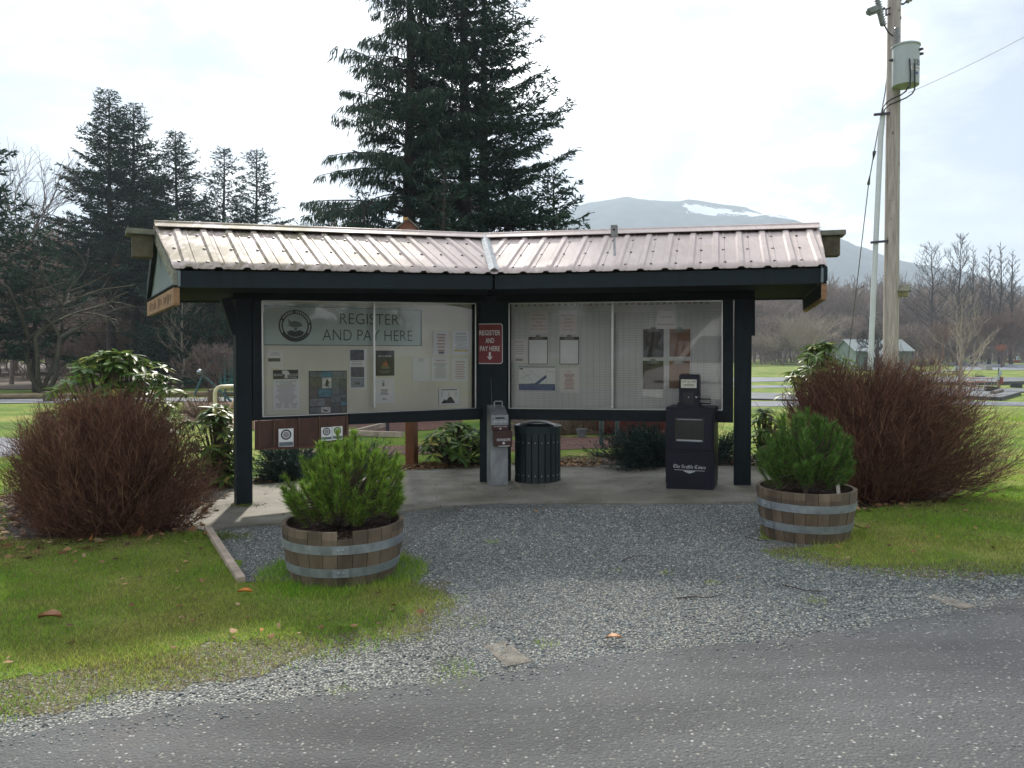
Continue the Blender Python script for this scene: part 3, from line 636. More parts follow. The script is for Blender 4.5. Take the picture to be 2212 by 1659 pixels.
def d3(Q, Tx, Pg):
    Q(0,0,1,1,1)
    for x0, y0, x1, y1, c in [(.02,.02,.33,.14,2),(.33,.02,.6,.15,5),(.61,.02,.98,.2,4),(.02,.15,.33,.42,6),(.34,.16,.59,.41,7),(.60,.21,.79,.56,2),(.80,.21,.98,.56,3),(.02,.43,.24,.62,6),(.25,.43,.59,.61,5),(.57,.57,.98,.74,2),(.02,.64,.42,.82,4),(.43,.63,.56,.82,6),(.57,.75,.83,.98,3),(.84,.62,.98,.82,5),(.02,.84,.30,.98,2),(.31,.84,.56,.98,7),(.84,.84,.98,.98,6)]: Q(x0,y0,x1,y1,c,1)
    Pg([(.42,.36),(.44,.24),(.49,.19),(.52,.28),(.50,.33),(.53,.39),(.47,.36)][::-1], 1, 2); Pg([(.35,.88),(.46,.92),(.53,.90),(.46,.95),(.40,.94)][::-1], 1, 2)
sheet_on(WL, C1, (675,770,980,1115), 'poster', 'dark framed collage poster of grey and blue bird photographs', 'poster', [paper, darkh]+[plain('tile_print_%s' % n, c, .5, var=.35, scale=25) for n, c in zip(('slate','coal','fog','blue','earth','pale'), tiles)], d3)
def d4(Q, Tx, Pg): Q(.05,.01,.84,.275,1); Q(.08,.44,.85,.70,1); Q(.08,.71,.85,.95,2); Q(.3,.82,.6,.88,1,1); lines_(Q, 3, .30, .42, 3, .08, .8, 5)
sheet_on(WL, C1, (1000,598,1140,920), 'notice', 'white sheet with two dark landscape photographs beside the glass rail', 'notice', [paper, plain('grey_photo', (.10, .105, .12), .5, var=.4, scale=30), plain('snow_photo', (.24, .25, .33), .5, var=.3, scale=30), faint], d4)
def d5(Q, Tx, Pg):
    Tx("GET A SPARK", .5, .22, .72, .055, 1, .01); Pg([(.38,.60),(.42,.46),(.48,.52),(.54,.38),(.60,.50),(.66,.55),(.64,.62)][::-1], 2); Q(.28,.63,.74,.72,3); Q(.32,.57,.66,.62,3,1); lines_(Q, 4, .80, .92, 3, .2, .8, 2)
sheet_on(WL, C1, (1210,608,1362,810), 'poster', 'black poster with an orange campfire drawing', 'poster', [plain('brown_black_print', (.035, .028, .026), .6), paper, plain('flame_orange', (.55, .16, .03), .6), plain('log_tan', (.20, .17, .10), .6), faint], d5)
def d6(Q, Tx, Pg):
    for k in range(16):
        t0, t1 = math.pi*k/8, math.pi*(k+1)/8
        Pg([(.42+r*.75*math.cos(t), .25-r*math.sin(t)) for r, t in ((.001,t0),(.085,t0),(.085,t1),(.001,t1))], 1)
        if k < 8: Pg([(.42+r*.75*math.cos(t), .16-r*math.sin(t)) for r, t in ((.055,t0),(.08,t0),(.08,t1),(.055,t1))], 1)
    lines_(Q, 2, .46, .70, 3, .2, .75, 7, .4); lines_(Q, 2, .80, .90, 2, .35, .6, 8)
sheet_on(WL, C1, (1210,830,1360,1030), 'notice', 'white notice with a padlock drawing under the campfire poster', 'notice', [paper, plain('grey_print', (.2, .2, .2), .8), ink], d6)
def tnote(head, hm_, body, n, seed, extra=None):
    def f(Q, Tx, Pg):
        if head: Tx(head, .52, .14, .58, .075, hm_, .01)
        lines_(Q, body, .25, .90, n, .12, .9, seed)
        if extra: extra(Q, Tx, Pg)
    return f
PM = [paper, ink, redink, faint, fred, yel, darkh]
sheet_on(WL, C1, (1507,665,1650,860), 'notice', 'nearly blank pale sheet low in the left case beside the red-headed rules', 'notice', PM, lambda Q, Tx, Pg: lines_(Q, 3, .05, .2, 2, .3, .7, 3, .25))
sheet_on(WL, C1, (1675,450,1800,645), 'notice', 'Attention notice in red with a black bar code at its foot', 'notice', PM, tnote('Attention', 2, 4, 5, 4, lambda Q, Tx, Pg: [Q(.34+.045*k, .84, .34+.045*k+.03, .94, 1, 1) for k in range(8)]))
sheet_on(WL, C1, (1830,445,1965,640), 'notice', 'Camping Fees sheet with a yellow highlighted line, topmost at the right', 'notice', PM, tnote('Camping Fees', 1, 3, 12, 5, lambda Q, Tx, Pg: Q(.1, .80, .92, .87, 5, 1)))
sheet_on(WL, C1, (1660,660,1800,855), 'notice', 'Campground Rules sheet with red heading and dense print', 'notice', PM, tnote('Campground Rules', 2, 3, 14, 6))
sheet_on(WL, C1, (1822,670,1955,860), 'notice', 'red-worded Attention sheet without bar code, under the fees sheet', 'notice', PM, tnote('Attention', 2, 4, 9, 7))
def d12(Q, Tx, Pg):
    for a_ in ((0,0,1,.012),(0,.988,1,1),(0,0,.01,1),(.99,0,1,1)): Q(*a_, 3)
    Pg([(.10,.9),(.28,.66),(.36,.74),(.54,.44),(.78,.9)][::-1], 1); Pg([(.47,.56),(.54,.44),(.60,.55),(.54,.52)][::-1], 0, 2); Q(.12,.10,.86,.15,1)
    for k in (.1, .42, .76): lines_(Q, 3, .25, .55, 6, k, k+.1, int(k*9))
sheet_on(WL, C1, (1718,905,1890,1045), 'notice', 'white sheet with a black mountain drawing, lowest at the right', 'notice', PM, d12)
# reservation chart: numbered columns and ruled rows
def chart(box, nums, x0, dx, name, label):
    a0, a1, z0, z1 = WR.rect(box, -.058, C2); mb = MB(); WR.card(mb, a0, a1, z0, z1, -.058); lay = -.056; n = 55
    za = z1-.09*(z1-z0)
    for i in range(n+1):
        z = za+(z0-za)*i/n; WR.card(mb, a0+.004, a1-.004, z-.0008, z+.0008, lay, .0004, 1)
    for i, k in enumerate(nums):
        s_ = WR.hit(*C2(x0+dx*i, 243), lay)[0]; wdt = .018 if k < 10 else .034
        text(mb, str(k), WR.pt(s_, WR.hit(*C2(700, 243), lay)[1]+.004, lay+.001), WR.d, (0,0,1), wdt, .026, 2 if k % 7 in (5, 6, 0) else 3, .02)
        s2 = s_-WR.hit(*C2(x0, 243), lay)[0]+WR.hit(*C2(x0-dx/2, 243), lay)[0]; WR.card(mb, s2-.0006, s2+.0006, z0, za, lay+.0003, .0003, 1)
    for i in range(n): z = za+(z0-za)*(i+.5)/n; WR.card(mb, a0+.008, a0+.022, z-.004, z+.004, lay+.0003, .0003, 3)
    tag(mb.build(name, [chartb, plain('chart_rule', (.13, .14, .13), .8), redink, ink], None, origin=WR.pt((a0+a1)/2, z0, -.058)), label, 'wall chart')
chart((268,222,1098,1082), range(1, 17), 332, 49.8, 'booking_chart', 'ruled booking chart behind the white clipboards and the river map')
chart((1114,222,1988,1082), range(17, 32), 1170, 50, 'booking_chart', 'ruled booking chart behind the four brown clipboards')
def rednote(words, seed):
    def f(Q, Tx, Pg):
        for i, s in enumerate(words): Tx(s, .5, .2+.62*i/max(1, len(words)-1), .12*len(s)**.8, .085, 2, .0)
    return f
RN = [plain('thin_pinkish_paper', (.78, .73, .69), .7, var=.03), ink, plain('pink_red_lettering', (.46, .22, .21), .8), plain('grey_lettering', (.30, .29, .29), .8)]
sheet_on(WR, C2, (440,285,585,470), 'notice', 'pinkish notice in five red lines, above the first white clipboard', 'notice', RN, rednote(['Check-in', 'Ride Around', 'Then', 'If No Name', 'Site Is Open'], 1))
sheet_on(WR, C2, (680,285,820,475), 'notice', 'pinkish Reservation List notice in red, above the second white clipboard', 'notice', RN, rednote(['Reservation', 'List', 'Updated', 'Every', 'Thursday'], 2))
sheet_on(WR, C2, (1460,240,1615,430), 'notice', 'greyish notice pinned above the two orange-brown clipboards', 'notice', RN, rednote(['Future', 'Openings', 'Reservations'], 3))
sheet_on(WR, C2, (285,515,425,705), 'notice', 'pinkish notice with a bar code at the far left of the chart', 'notice', RN, lambda Q, Tx, Pg: (Tx('Attention', .5, .12, .5, .07, 2), lines_(Q, 3, .25, .7, 5, .15, .9, 4, .2), [Q(.3+.06*k, .83, .3+.06*k+.035, .93, 1) for k in range(7)]))
sheet_on(WR, C2, (682,745,835,945), 'notice', 'pinkish notice of dense red lines beside the river map', 'notice', RN, lambda Q, Tx, Pg: (Tx('Note', .5, .16, .22, .05, 2, .01), lines_(Q, 2, .25, .88, 12, .2, .8, 6, .45)))
def mapd(Q, Tx, Pg):
    Q(0,0,1,.05,3); Q(0,.73,1,1,2); Pg([(.40,.75),(.75,.35),(.76,.48),(.62,.64),(.55,.75)][::-1], 2); Pg([(.15,.75),(.40,.70),(.45,.75)][::-1], 2)
    Q(.02,.08,.12,.13,1); Q(.76,.1,.765,.7,3)
    for a_ in (((.1,.2),(.35,.55)),((.3,.15),(.6,.5)),((.05,.5),(.35,.3)),((.78,.2),(.97,.22))):
        (x0,y0),(x1,y1) = a_; Pg([(x0,y0),(x0,y0+.015),(x1,y1+.015),(x1,y1)], 3)
sheet_on(WR, C2, (353,735,645,928), 'map', 'white map with a broad blue river, under the first white clipboard', 'map', [paper, ink, plain('map_blue', (.10, .13, .26), .7, var=.3, scale=20), faint], mapd)
def clipboard(box, col, label, sheet_):
    a0, a1, z0, z1 = WR.rect(box, -.045, C2); t = thing('clipboard', label, 'clipboard', WR.pt((a0+a1)/2, z0, -.045), group='clipboards hung on the booking charts')
    mb = MB(); mb.box(WR.pt((a0+a1)/2, (z0+z1)/2, -.046), (a1-a0, .005, z1-z0), WR.d, WR.n, (0,0,1), bev=.002); mb.build('board', col, t)
    mb = MB(); w_ = a1-a0; mb.box(WR.pt((a0+a1)/2, z1-.018, -.040), (w_*.55, .010, .026), WR.d, WR.n, (0,0,1), bev=.003); mb.box(WR.pt((a0+a1)/2, z1+.004, -.040), (w_*.22, .008, .030), WR.d, WR.n, (0,0,1), bev=.003); mb.build('clip', plain('dull_clip_steel', (.14, .14, .13), .4, metal=.6), t)
    if sheet_: mb = MB(); WR.card(mb, a0+.008, a1-.006, z0+.006, z1-.035, -.0425, .001); mb.build('paper_sheet', paper, t)
hb = plain('brown_hardboard', (.060, .050, .042), .7, var=.2); ob_ = plain('orange_brown_hardboard', (.25, .13, .075), .7, var=.2)
clipboard((430,497,585,718), hb, 'clipboard with white paper beside the pinkish notice with a bar code', 1)
clipboard((680,497,836,718), hb, 'clipboard with white paper under the Reservation List notice', 1)
clipboard((1353,435,1517,662), hb, 'empty dark brown clipboard, upper one of the dark pair', 0)
clipboard((1565,435,1732,655), ob_, 'empty orange-brown clipboard, upper one of the orange pair', 0)
clipboard((1350,690,1516,918), hb, 'empty dark brown clipboard, lower one of the dark pair', 0)
clipboard((1562,690,1728,912), ob_, 'empty orange-brown clipboard partly behind the newspaper box', 0)
# red enamel sign on the middle post
s_ = thing('sign', 'red metal sign with white REGISTER AND PAY HERE and down arrow', 'sign', WR.px(1058, 785, .12))
redp = plain('sign_red', (.20, .018, .024), .45, var=.1); whitep = plain('sign_white', (.72, .72, .70), .5, var=.05)
a0, a1, z0, z1 = WR.rect((1031,699,1086,786), .09)
def rr_plate(w, a0, a1, z0, z1, off, th, r):
    pts = []
    for cx_, cz_, t in ((a1-r, z1-r, 0), (a0+r, z1-r, 90), (a0+r, z0+r, 180), (a1-r, z0+r, 270)):
        pts += [w.pt(cx_+r*math.cos(R(t+q)), cz_+r*math.sin(R(t+q)), off) for q in range(0, 91, 15)]
    return pts, -w.n*th
mb = MB(); p, o_ = rr_plate(WR, a0, a1, z0, z1, .092, .003, .03); mb.prism(p, o_); mb.build('sign_plate', whitep, s_)
mb = MB(); p, o_ = rr_plate(WR, a0+.008, a1-.008, z0+.008, z1-.008, .0932, .001, .025); mb.prism(p, o_); mb.build('sign_face', redp, s_)
mb = MB(); c_ = (a0+a1)/2; Wd, Hd = a1-a0, z1-z0
for s, y, ww in (('REGISTER', .23, .82), ('AND', .42, .34), ('PAY HERE', .62, .78)): text(mb, s, WR.pt(c_, z1-y*Hd, .0942), WR.d, (0,0,1), ww*Wd, .125*Hd, 0, .012)
q = lambda x, y: WR.pt(c_+x*Wd, z1-y*Hd, .0942)
mb.poly([q(-.04,.82), q(.04,.82), q(.04,.71), q(-.04,.71)]); mb.poly([q(0,.91), q(.12,.81), q(.04,.825), q(-.04,.825), q(-.12,.81)]); mb.build('lettering', whitep, s_)
# plywood leaflet rack under the left board
rk = thing('leaflet_rack', 'brown plywood leaflet rack hanging under the left board', 'leaflet rack', WL.px(650, 972, .05))
ply = plain('red_brown_plywood', (.085, .034, .020), .6, var=.35, scale=4, stretch=(3, 3, 1), bmp=.1)
mb = MB(); WL.slab(mb, [(551,910),(753,898),(753,966),(551,972)], .055, .02); mb.build('back_panel', ply, rk)
mb = MB(); pa, pb = WL.px(551, 970, .055), WL.px(753, 964, .055); mb.hexa([pa, pb, pb+WL.n*.07, pa+WL.n*.07], [p+Vector((0,0,.018)) for p in (pa, pb, pb+WL.n*.07, pa+WL.n*.07)]); mb.build('ledge', ply, rk)
for u in (560, 592, 646, 690, 749):
    mb = MB(); p0, p1 = WL.px(u, 908-(u-551)*.055, .062), WL.px(u, 970-(u-551)*.028, .062); mb.bar(p0, p1, .012, .03, up=WL.n); mb.build('divider', plain('light_divider', (.12, .07, .04), .7), rk)
for u0, u1, v0, v1, lb in ((602,634,926,966,'white leaflet with round emblem, alone in the middle slot'), (694,717,923,952,'white leaflet with round emblem, first of the pair in the rack'), (718,740,921,950,'white leaflet with round emblem, second of the pair in the rack')):
    a0, a1, z0, z1 = WL.rect((u0, v0, u1, v1), .075); mb = MB(); WL.card(mb, a0, a1, z0, z1, .075, .008); c = ((a0+a1)/2, z0+.68*(z1-z0)); rr_ = (a1-a0)*.36
    for k in range(20):
        t0, t1 = 2*math.pi*k/20, 2*math.pi*(k+1)/20
        mb.poly([WL.pt(c[0]+r_*math.cos(t), c[1]+r_*math.sin(t), .0757) for r_, t in ((rr_*.72,t0),(rr_,t0),(rr_,t1),(rr_*.72,t1))], 1); mb.poly([WL.pt(c[0]+r_*math.cos(t), c[1]+r_*math.sin(t), .0757) for r_, t in ((.0005,t0),(rr_*.6,t0),(rr_*.6,t1),(.0005,t1))], 2)
    WL.card(mb, a0+.004, a1-.004, z0+.012, z0+.28*(z1-z0), .0758, .0004, 3)
    tag(mb.build('leaflet', [paper, ink, faint, plain('leaflet_blue_grey', (.16, .19, .21), .6)], None, origin=WL.pt(c[0], z0, .075)), lb, 'leaflet', 'leaflets in the plywood rack')
# nest boxes
boxw = plain('old_cedar_box', (.10, .085, .05), .85, var=.4, scale=9, bmp=.3); lidw = plain('mossy_lid', (.17, .17, .14), .9, var=.3, scale=12, bmp=.4, c2=(.22, .225, .15))
def nest(w, sgn, r, label):
    x = w.d*sgn; t = thing('nest_box', label, 'nest box', r+x*.14+Vector((0,0,-.32)), group='nest boxes')
    c = r+x*.10+Vector((0,0,-.19)); mb = MB(); mb.box(c, (.17, .16, .20), x, w.n, (0,0,1), bev=.004); bx = mb.build('box', boxw, t)
    mb = MB(); mb.lathe(c+x*.086, [(.0001,0),(.019,0)], 16, X=w.n, Y=(0,0,1), Z=x); mb.build('entrance_hole', plain('hole_black', (.004,.004,.004), 1), bx)
    mb = MB(); mb.box(r+x*.115+Vector((0,0,-.065)), (.235, .24, .05), x, w.n, (0,0,1), bev=.004); mb.build('lid', lidw, t)
nest(WL, -1, rLe, 'grey lidded nest box on the gable peak beside the tall left firs'); nest(WR, 1, rRe, 'mossy lidded nest box on the gable peak nearest the utility pole')
def gablebox(c, X, Y, w, d, h, label, cat, mats, hole=True, roofh=.06, post_=None):
    X, Y, c = Vector(X), Vector(Y), Vector(c); Zv = Vector((0,0,1)); t = thing('nest_box', label, cat, c, group='nest boxes')
    pts = [c-X*w/2-Y*d/2, c+X*w/2-Y*d/2, c+X*w/2-Y*d/2+Zv*h, c-Y*d/2+Zv*(h+roofh), c-X*w/2-Y*d/2+Zv*h]; mb = MB().prism(pts, Y*d); bx = mb.build('box', mats[0], t)
    for s in (-1, 1):
        mb = MB(); pk = c+Zv*(h+roofh+.006); ev = c+X*s*(w/2+.03)+Zv*(h-.012); f = [pk-Y*(d/2+.04), ev-Y*(d/2+.04), ev+Y*(d/2+.02), pk+Y*(d/2+.02)]; mb.hexa(f, [p+Zv*.014 for p in f]); mb.build('roof_board', mats[1], t)
    if hole: mb = MB(); mb.lathe(c-Y*(d/2+.002)+Zv*h*.6, [(.0001,0),(.02,0)], 16, X=X, Y=Zv, Z=-Y); mb.build('entrance_hole', MATS['hole_black'], bx)
    if post_: mb = MB(); mb.box(c-Zv*post_/2, (.09, .09, post_), X, Y, Zv); mb.build('post', mats[0], t)
    return t
p = gnd(890, 1008); pbase = p.copy(); p = at(879, 508, p.y); p.z -= .05
redcedar = plain('red_cedar_box', (.17, .075, .045), .8, var=.35, scale=10, bmp=.2)
gb = gablebox(p, (.97,.24,0), (-.24,.97,0), .22, .18, .13, 'gabled red cedar nest box on a red-brown post, peeping over the ridge', 'nest box', [redcedar, greywood], True, .10)
pw = plain('red_brown_post', (.20,.075,.028), .7, var=.3, scale=5, stretch=(1,1,.3)); mb = MB(); q0 = pbase-Vector((0,0,.1)); q1 = Vector((pbase.x-.02,p.y,p.z)); mb.bar(q0, q1, .12, .12, up=(.34,.94,0)); mb.build('post', pw, gb)
mb = MB(); mb.box(p+Vector((0,-.06,.24)), (.06,.12,.035), bev=.004); mb.build('finial', plain('amber_wood', (.50, .27, .06), .6), gb)
# sensor box on a rod through the roof
t = thing('sensor_box', 'small grey metal box on a thin rod standing on the roof', 'sensor box', WR.px(1328, 540, .55)); p0 = WR.px(1328, 540, .55); p1 = WR.px(1327, 510, .55)
mb = MB(); mb.tube([p0-Vector((0,0,.06)), p1], .011, 8); mb.build('rod', galv, t)
mb = MB(); mb.box(p1+Vector((0,0,.05)), (.065, .055, .115), WR.d, WR.n, (0,0,1), bev=.004); bx = mb.build('housing', plain('grey_housing', (.22, .22, .21), .45, metal=.3), t)
mb = MB(); mb.lathe(p1+Vector((0,0,.06))+WR.n*.029, [(.0001,.005),(.008,.004),(.011,0)], 12, X=WR.d, Y=(0,0,1), Z=WR.n); mb.build('lens', plain('lens_dark', (.02,.02,.02), .2), bx)
# ================================================================ fee post, litter bin, newspaper box
def frame_at(p, a):      # local axes: X to the viewer's right, N towards the viewer
    X = Vector((math.cos(a), math.sin(a), 0)); return X, Vector((math.sin(a), -math.cos(a), 0))
pp = at(1079, 1055, 8.22); pp.z = gz(pp.x, pp.y)
t = thing('fee_deposit_post', 'galvanised square fee post with deposit slot and brown FEE ENVELOPES box', 'fee post', pp); X, Nn = frame_at(pp, R(16)); U = Vector((0,0,1))
w = .19; h = zat(877, 8.2)-pp.z
mb = MB(); c0 = pp-Nn*.09
f = [c0+X*sx*w/2+Nn*sy*.09 for sx, sy in ((-1,1),(1,1),(1,-1),(-1,-1))]; mb.hexa([p+U*.0 for p in f], [f[0]+U*(h-.10), f[1]+U*(h-.10), f[2]+U*h, f[3]+U*h]); mb.build('column', plain('galvanised_column', (.30,.315,.325), .5, metal=.55, var=.3, scale=9, stretch=(1,1,.5), bmp=.05), t)
mb = MB(); mb.box(c0+U*.008, (.26,.26,.012), X, Nn, U); mb.build('base_flange', galv, t)
mb = MB(); mb.hexa([f[0]+U*(h-.215)+Nn*.004, f[1]+U*(h-.215)+Nn*.004, f[1]+U*(h-.10)+Nn*.004, f[0]+U*(h-.10)+Nn*.004], [p+Nn*.012 for p in (f[0]+U*(h-.205), f[1]+U*(h-.205), f[1]+U*(h-.10), f[0]+U*(h-.10))]); mb.build('slot_plate', galv, t)
mb = MB(); mb.box(pp+Nn*.0175+U*(h-.130), (.10,.004,.014), X, Nn, U); mb.build('slot', MATS['hole_black'], t)
lab = plain('maroon_plate', (.055,.018,.016), .5, var=.15)
mb = MB(); text(mb, 'DEPOSIT FEE HERE', pp+Nn*.018+U*(h-.168), X, U, .155, .020, 0, .01); mb.build('lettering', whitep, t)
mb = MB(); mb.box(pp+Nn*.02+U*(h-.232), (.185,.03,.05), X, Nn, U, bev=.003); mb.build('flap', lab, t)
mb = MB(); text(mb, 'FOR CAMPING & PARKING', pp+Nn*.0362+U*(h-.220), X, U, .15, .010, 0, .01); q = lambda x, z: pp+Nn*.0362+U*(h-.232+z)+X*x
mb.poly([q(-.004,-.0), q(-.004,-.012), q(.004,-.012), q(.004,0)]); mb.poly([q(0,-.024), q(.016,-.011), q(-.016,-.011)]); mb.build('lettering', whitep, t)
mb = MB(); eb = pp+X*.022+Nn*.045+U*(h-.345); mb.box(eb, (.195,.09,.17), X, Nn, U, bev=.005); bx = mb.build('envelope_box', lab, t)
mb = MB(); q = lambda x, z: eb+Nn*.0462+X*x+U*z; text(mb, 'FEE ENVELOPES', q(0,-.012), X, U, .150, .026, 0, .012); mb.poly([q(-.008,-.033), q(-.008,-.048), q(.008,-.048), q(.008,-.033)]); mb.poly([q(0,-.063), q(.022,-.047), q(-.022,-.047)]); mb.poly([q(-.06,-.082),q(.07,-.082),q(.07,-.076),q(-.06,-.076)]); mb.build('lettering', whitep, bx)
mb = MB(); hp = pp-Nn*.05+U*(h-.02); mb.tube([hp-X*.045, hp-X*.045+U*.055, hp-X*.035+U*.066, hp+X*.035+U*.066, hp+X*.045+U*.055, hp+X*.045], .006, 8); mb.build('handle', metalw, t)
mb = MB(); mb.tube([pp-X*.07-Nn*.05+U*(h-.03), WR.px(1060,800,.02)+Vector((0,-.02,0)), WR.px(1064,797,.005)], .0022, 5); tag(mb.build('wire', galv, None, origin=pp), 'thin steel wire running up from fee post to the red sign', 'wire')
# litter bin of plastic slats
bp = at(1163, 1050, 8.27); bp.y += .25; bp.z = gz(bp.x, bp.y)
t = thing('litter_bin', 'round dark green slatted litter bin under the right board', 'litter bin', bp); binp = plain('bin_dark_green', (.0125,.022,.024), .5, var=.2, scale=6)
rb = .243; hb_ = .615; mb = MB()
for k in range(22):
    a = 2*math.pi*k/22; e = Vector((math.cos(a), math.sin(a), 0)); tt = Vector((-e.y, e.x, 0)); mb.box(bp+e*rb+U*(.02+hb_/2-.02), (.062,.022,hb_-.04), tt, e, U, bev=.004)
slats = mb
mb = MB(); mb.lathe(bp, [(rb-.03,.03),(rb-.03,hb_-.03),(rb-.06,hb_-.03)], 40); mb.lathe(bp, [(.0001,.03),(rb-.03,.03)], 40); mb.build('liner', plain('liner_black', (.006,.007,.008), .7), t, smooth=True, auto=30)
mb = MB(); mb.lathe(bp, [(rb+.015,hb_-.06),(rb+.022,hb_+.02),(rb+.010,hb_+.026),(rb-.02,hb_+.015),(rb-.03,hb_-.06)], 44); mb.build('rim', plain('rim_grey_green', (.02,.032,.034), .35, var=.1), t, smooth=True, auto=35)
mb = MB(); mb.lathe(bp, [(rb-.02,0),(rb+.012,0),(rb+.012,.025),(rb-.02,.025)], 40); mb.build('base_ring', binp, t)
mb = MB()        # arched hood band across the top with an opening facing the viewer
for k in range(12):
    a0, a1 = math.pi*k/12, math.pi*(k+1)/12; pr = lambda a, rr_, y: bp+Vector((math.cos(a)*(rb-.02), y, hb_-.02+math.sin(a)*rr_))
    for r0, r1, y0, y1 in ((.075,.085,-.16,.16),):
        mb.hexa([pr(a0,r0,y0),pr(a1,r0,y0),pr(a1,r0,y1),pr(a0,r0,y1)],[pr(a0,r1,y0),pr(a1,r1,y0),pr(a1,r1,y1),pr(a0,r1,y1)])
mb.build('hood', MATS['rim_grey_green'], t, smooth=True, auto=40)
for z in (.10, .46):
    mb = slats
    for k in range(22):
        a = 2*math.pi*k/22; e = Vector((math.cos(a), math.sin(a), 0)); mb.lathe(bp+e*(rb+.0105)+U*z, [(.0001,.004),(.006,.003),(.007,0)], 8, mi=1, X=Vector((-e.y,e.x,0)), Y=(0,0,1), Z=e)
slats.build('slats', [binp, metalw], t)
# newspaper box
npos = at(1489, 1062, 7.62); npos.z = gz(npos.x, npos.y); X, Nn = frame_at(npos, R(-21)); t = thing('newspaper_box', 'dark navy newspaper vending box with coin head and white masthead', 'newspaper box', npos)
navy = plain('navy_enamel', (.0042,.0058,.015), .42, spec=.35, var=.25, scale=5, bmp=.02); black = plain('black_plastic', (.008,.008,.011), .4)
bw, bd, bh = .475, .40, zat(880,7.62)-npos.z; c0 = npos-Nn*bd/2
mb = MB(); mb.box(c0+U*(.06+(bh-.06)/2), (bw,bd,bh-.06), X, Nn, U, bev=.008); mb.build('body', navy, t)
mb = MB(); mb.box(c0+U*.04, (bw-.012,bd-.012,.08), X, Nn, U); mb.build('plinth', navy, t)
dz0, dz1 = bh*.50, bh*.965; fr = npos+Nn*.010
mb = MB()
for x0, x1, z0, z1 in ((-bw/2+.012,-.145,dz0,dz1),(.145,bw/2-.012,dz0,dz1),(-.145,.145,dz1-.075,dz1),(-.145,.145,dz0,dz0+.075)): mb.box(fr+X*(x0+x1)/2+U*(z0+z1)/2, (x1-x0,.022,z1-z0), X, Nn, U, bev=.003)
dr = mb.build('door', navy, t)
mb = MB(); mb.box(npos+Nn*.003+U*(dz0+dz1)/2, (.30,.004,dz1-dz0-.14), X, Nn, U); mb.build('inner_panel', plain('dim_interior', (.045,.047,.040), .8, var=.3, scale=3), dr)
mb = MB(); mb.poly([fr+X*a+U*b for a, b in ((-.146,dz0+.074),(.146,dz0+.074),(.146,dz1-.074),(-.146,dz1-.074))]); mb.build('window_pane', glass, dr)
mb = MB(); mb.box(fr-Nn*.002+U*(dz0+.090), (.25,.008,.016), X, Nn, U); mb.build('window_strip', plain('dull_white_strip', (.34,.37,.38), .5), dr); mb = MB(); mb.box(fr-Nn*.002+U*(dz1-.092), (.25,.008,.008), X, Nn, U); mb.build('window_strip', plain('dull_white_strip', (.34,.37,.38), .5), dr)
mb = MB(); mb.box(fr+U*(dz0-.018), (bw-.01,.008,.004), X, Nn, U); mb.build('seam', black, t)
# masthead drawn with a broad nib, and the eagle-wing badge under it
def nib(mb, base, X, U, strokes, s, ang=40):
    nv = Vector((math.cos(R(ang)), math.sin(R(ang)), 0))*.075
    for st in strokes:
        for (x0,y0),(x1,y1) in zip(st, st[1:]):
            f = lambda x, y: base+X*(x*s)+U*(y*s)
            q = [f(x0-nv.x,y0-nv.y), f(x1-nv.x,y1-nv.y), f(x1+nv.x,y1+nv.y), f(x0+nv.x,y0+nv.y)]
            if ((q[1]-q[0]).cross(q[3]-q[0])).dot(X.cross(U)) < 0: q.reverse()
            mb.poly(q)
GL = {'T': (.95, [[(.05,.85),(.3,1),(.85,.92)],[(.5,.95),(.42,.12),(.6,0),(.85,.12)],[(.2,.8),(.08,.4),(.25,.05)]]), 'h': (.62, [[(.12,1.05),(.12,.05),(.2,0)],[(.12,.5),(.38,.62),(.48,.5),(.48,.1),(.4,-.12)]]), 'e': (.52, [[(.42,.12),(.28,0),(.12,.12),(.12,.5),(.3,.64),(.42,.48),(.14,.3)]]),
 'S': (.8, [[(.68,.85),(.4,1),(.15,.8),(.25,.58),(.6,.42),(.66,.18),(.36,0),(.08,.14)]]), 'a': (.56, [[(.12,.56),(.3,.64),(.42,.5),(.42,.06),(.5,0)],[(.42,.34),(.16,.26),(.12,.08),(.26,0),(.42,.12)]]), 't': (.42, [[(.18,.95),(.18,.08),(.3,0),(.38,.08)],[(.04,.62),(.36,.62)]]), 'l': (.34, [[(.14,1.05),(.14,.08),(.26,0)]]), 'i': (.34, [[(.14,.62),(.14,.08),(.26,0)],[(.14,.85),(.16,.9)]]), 'm': (.95, [[(.12,.62),(.12,.02)],[(.12,.5),(.34,.64),(.44,.5),(.44,.02)],[(.44,.5),(.66,.64),(.76,.5),(.76,.08),(.86,0)]]), 's': (.5, [[(.4,.56),(.24,.64),(.12,.5),(.38,.26),(.34,.06),(.2,0),(.06,.08)]]), ' ': (.28, [])}
msg = 'The Seattle Times'; tw = sum(GL[c][0] for c in msg); S_ = .32/tw; mb = MB(); x = -.16; zb_ = bh*.275
for c in msg: nib(mb, npos+Nn*.0012+X*x+U*zb_, X, U, GL[c][1], S_); x += GL[c][0]*S_
q = lambda x, z: npos+Nn*.0012+X*x+U*(zb_+z); pale = plain('masthead_white', (.62,.63,.66), .5)
mb.poly([q(-.15,-.022),q(.15,-.022),q(.15,-.019),q(-.15,-.019)]); mb.build('masthead', pale, t)
mb = MB(); mb.poly([q(-.062,-.026),q(-.045,-.036),q(0,-.052),q(.045,-.036),q(.062,-.026)]); mb.build('badge', plain('badge_grey', (.42,.45,.46), .5), t)
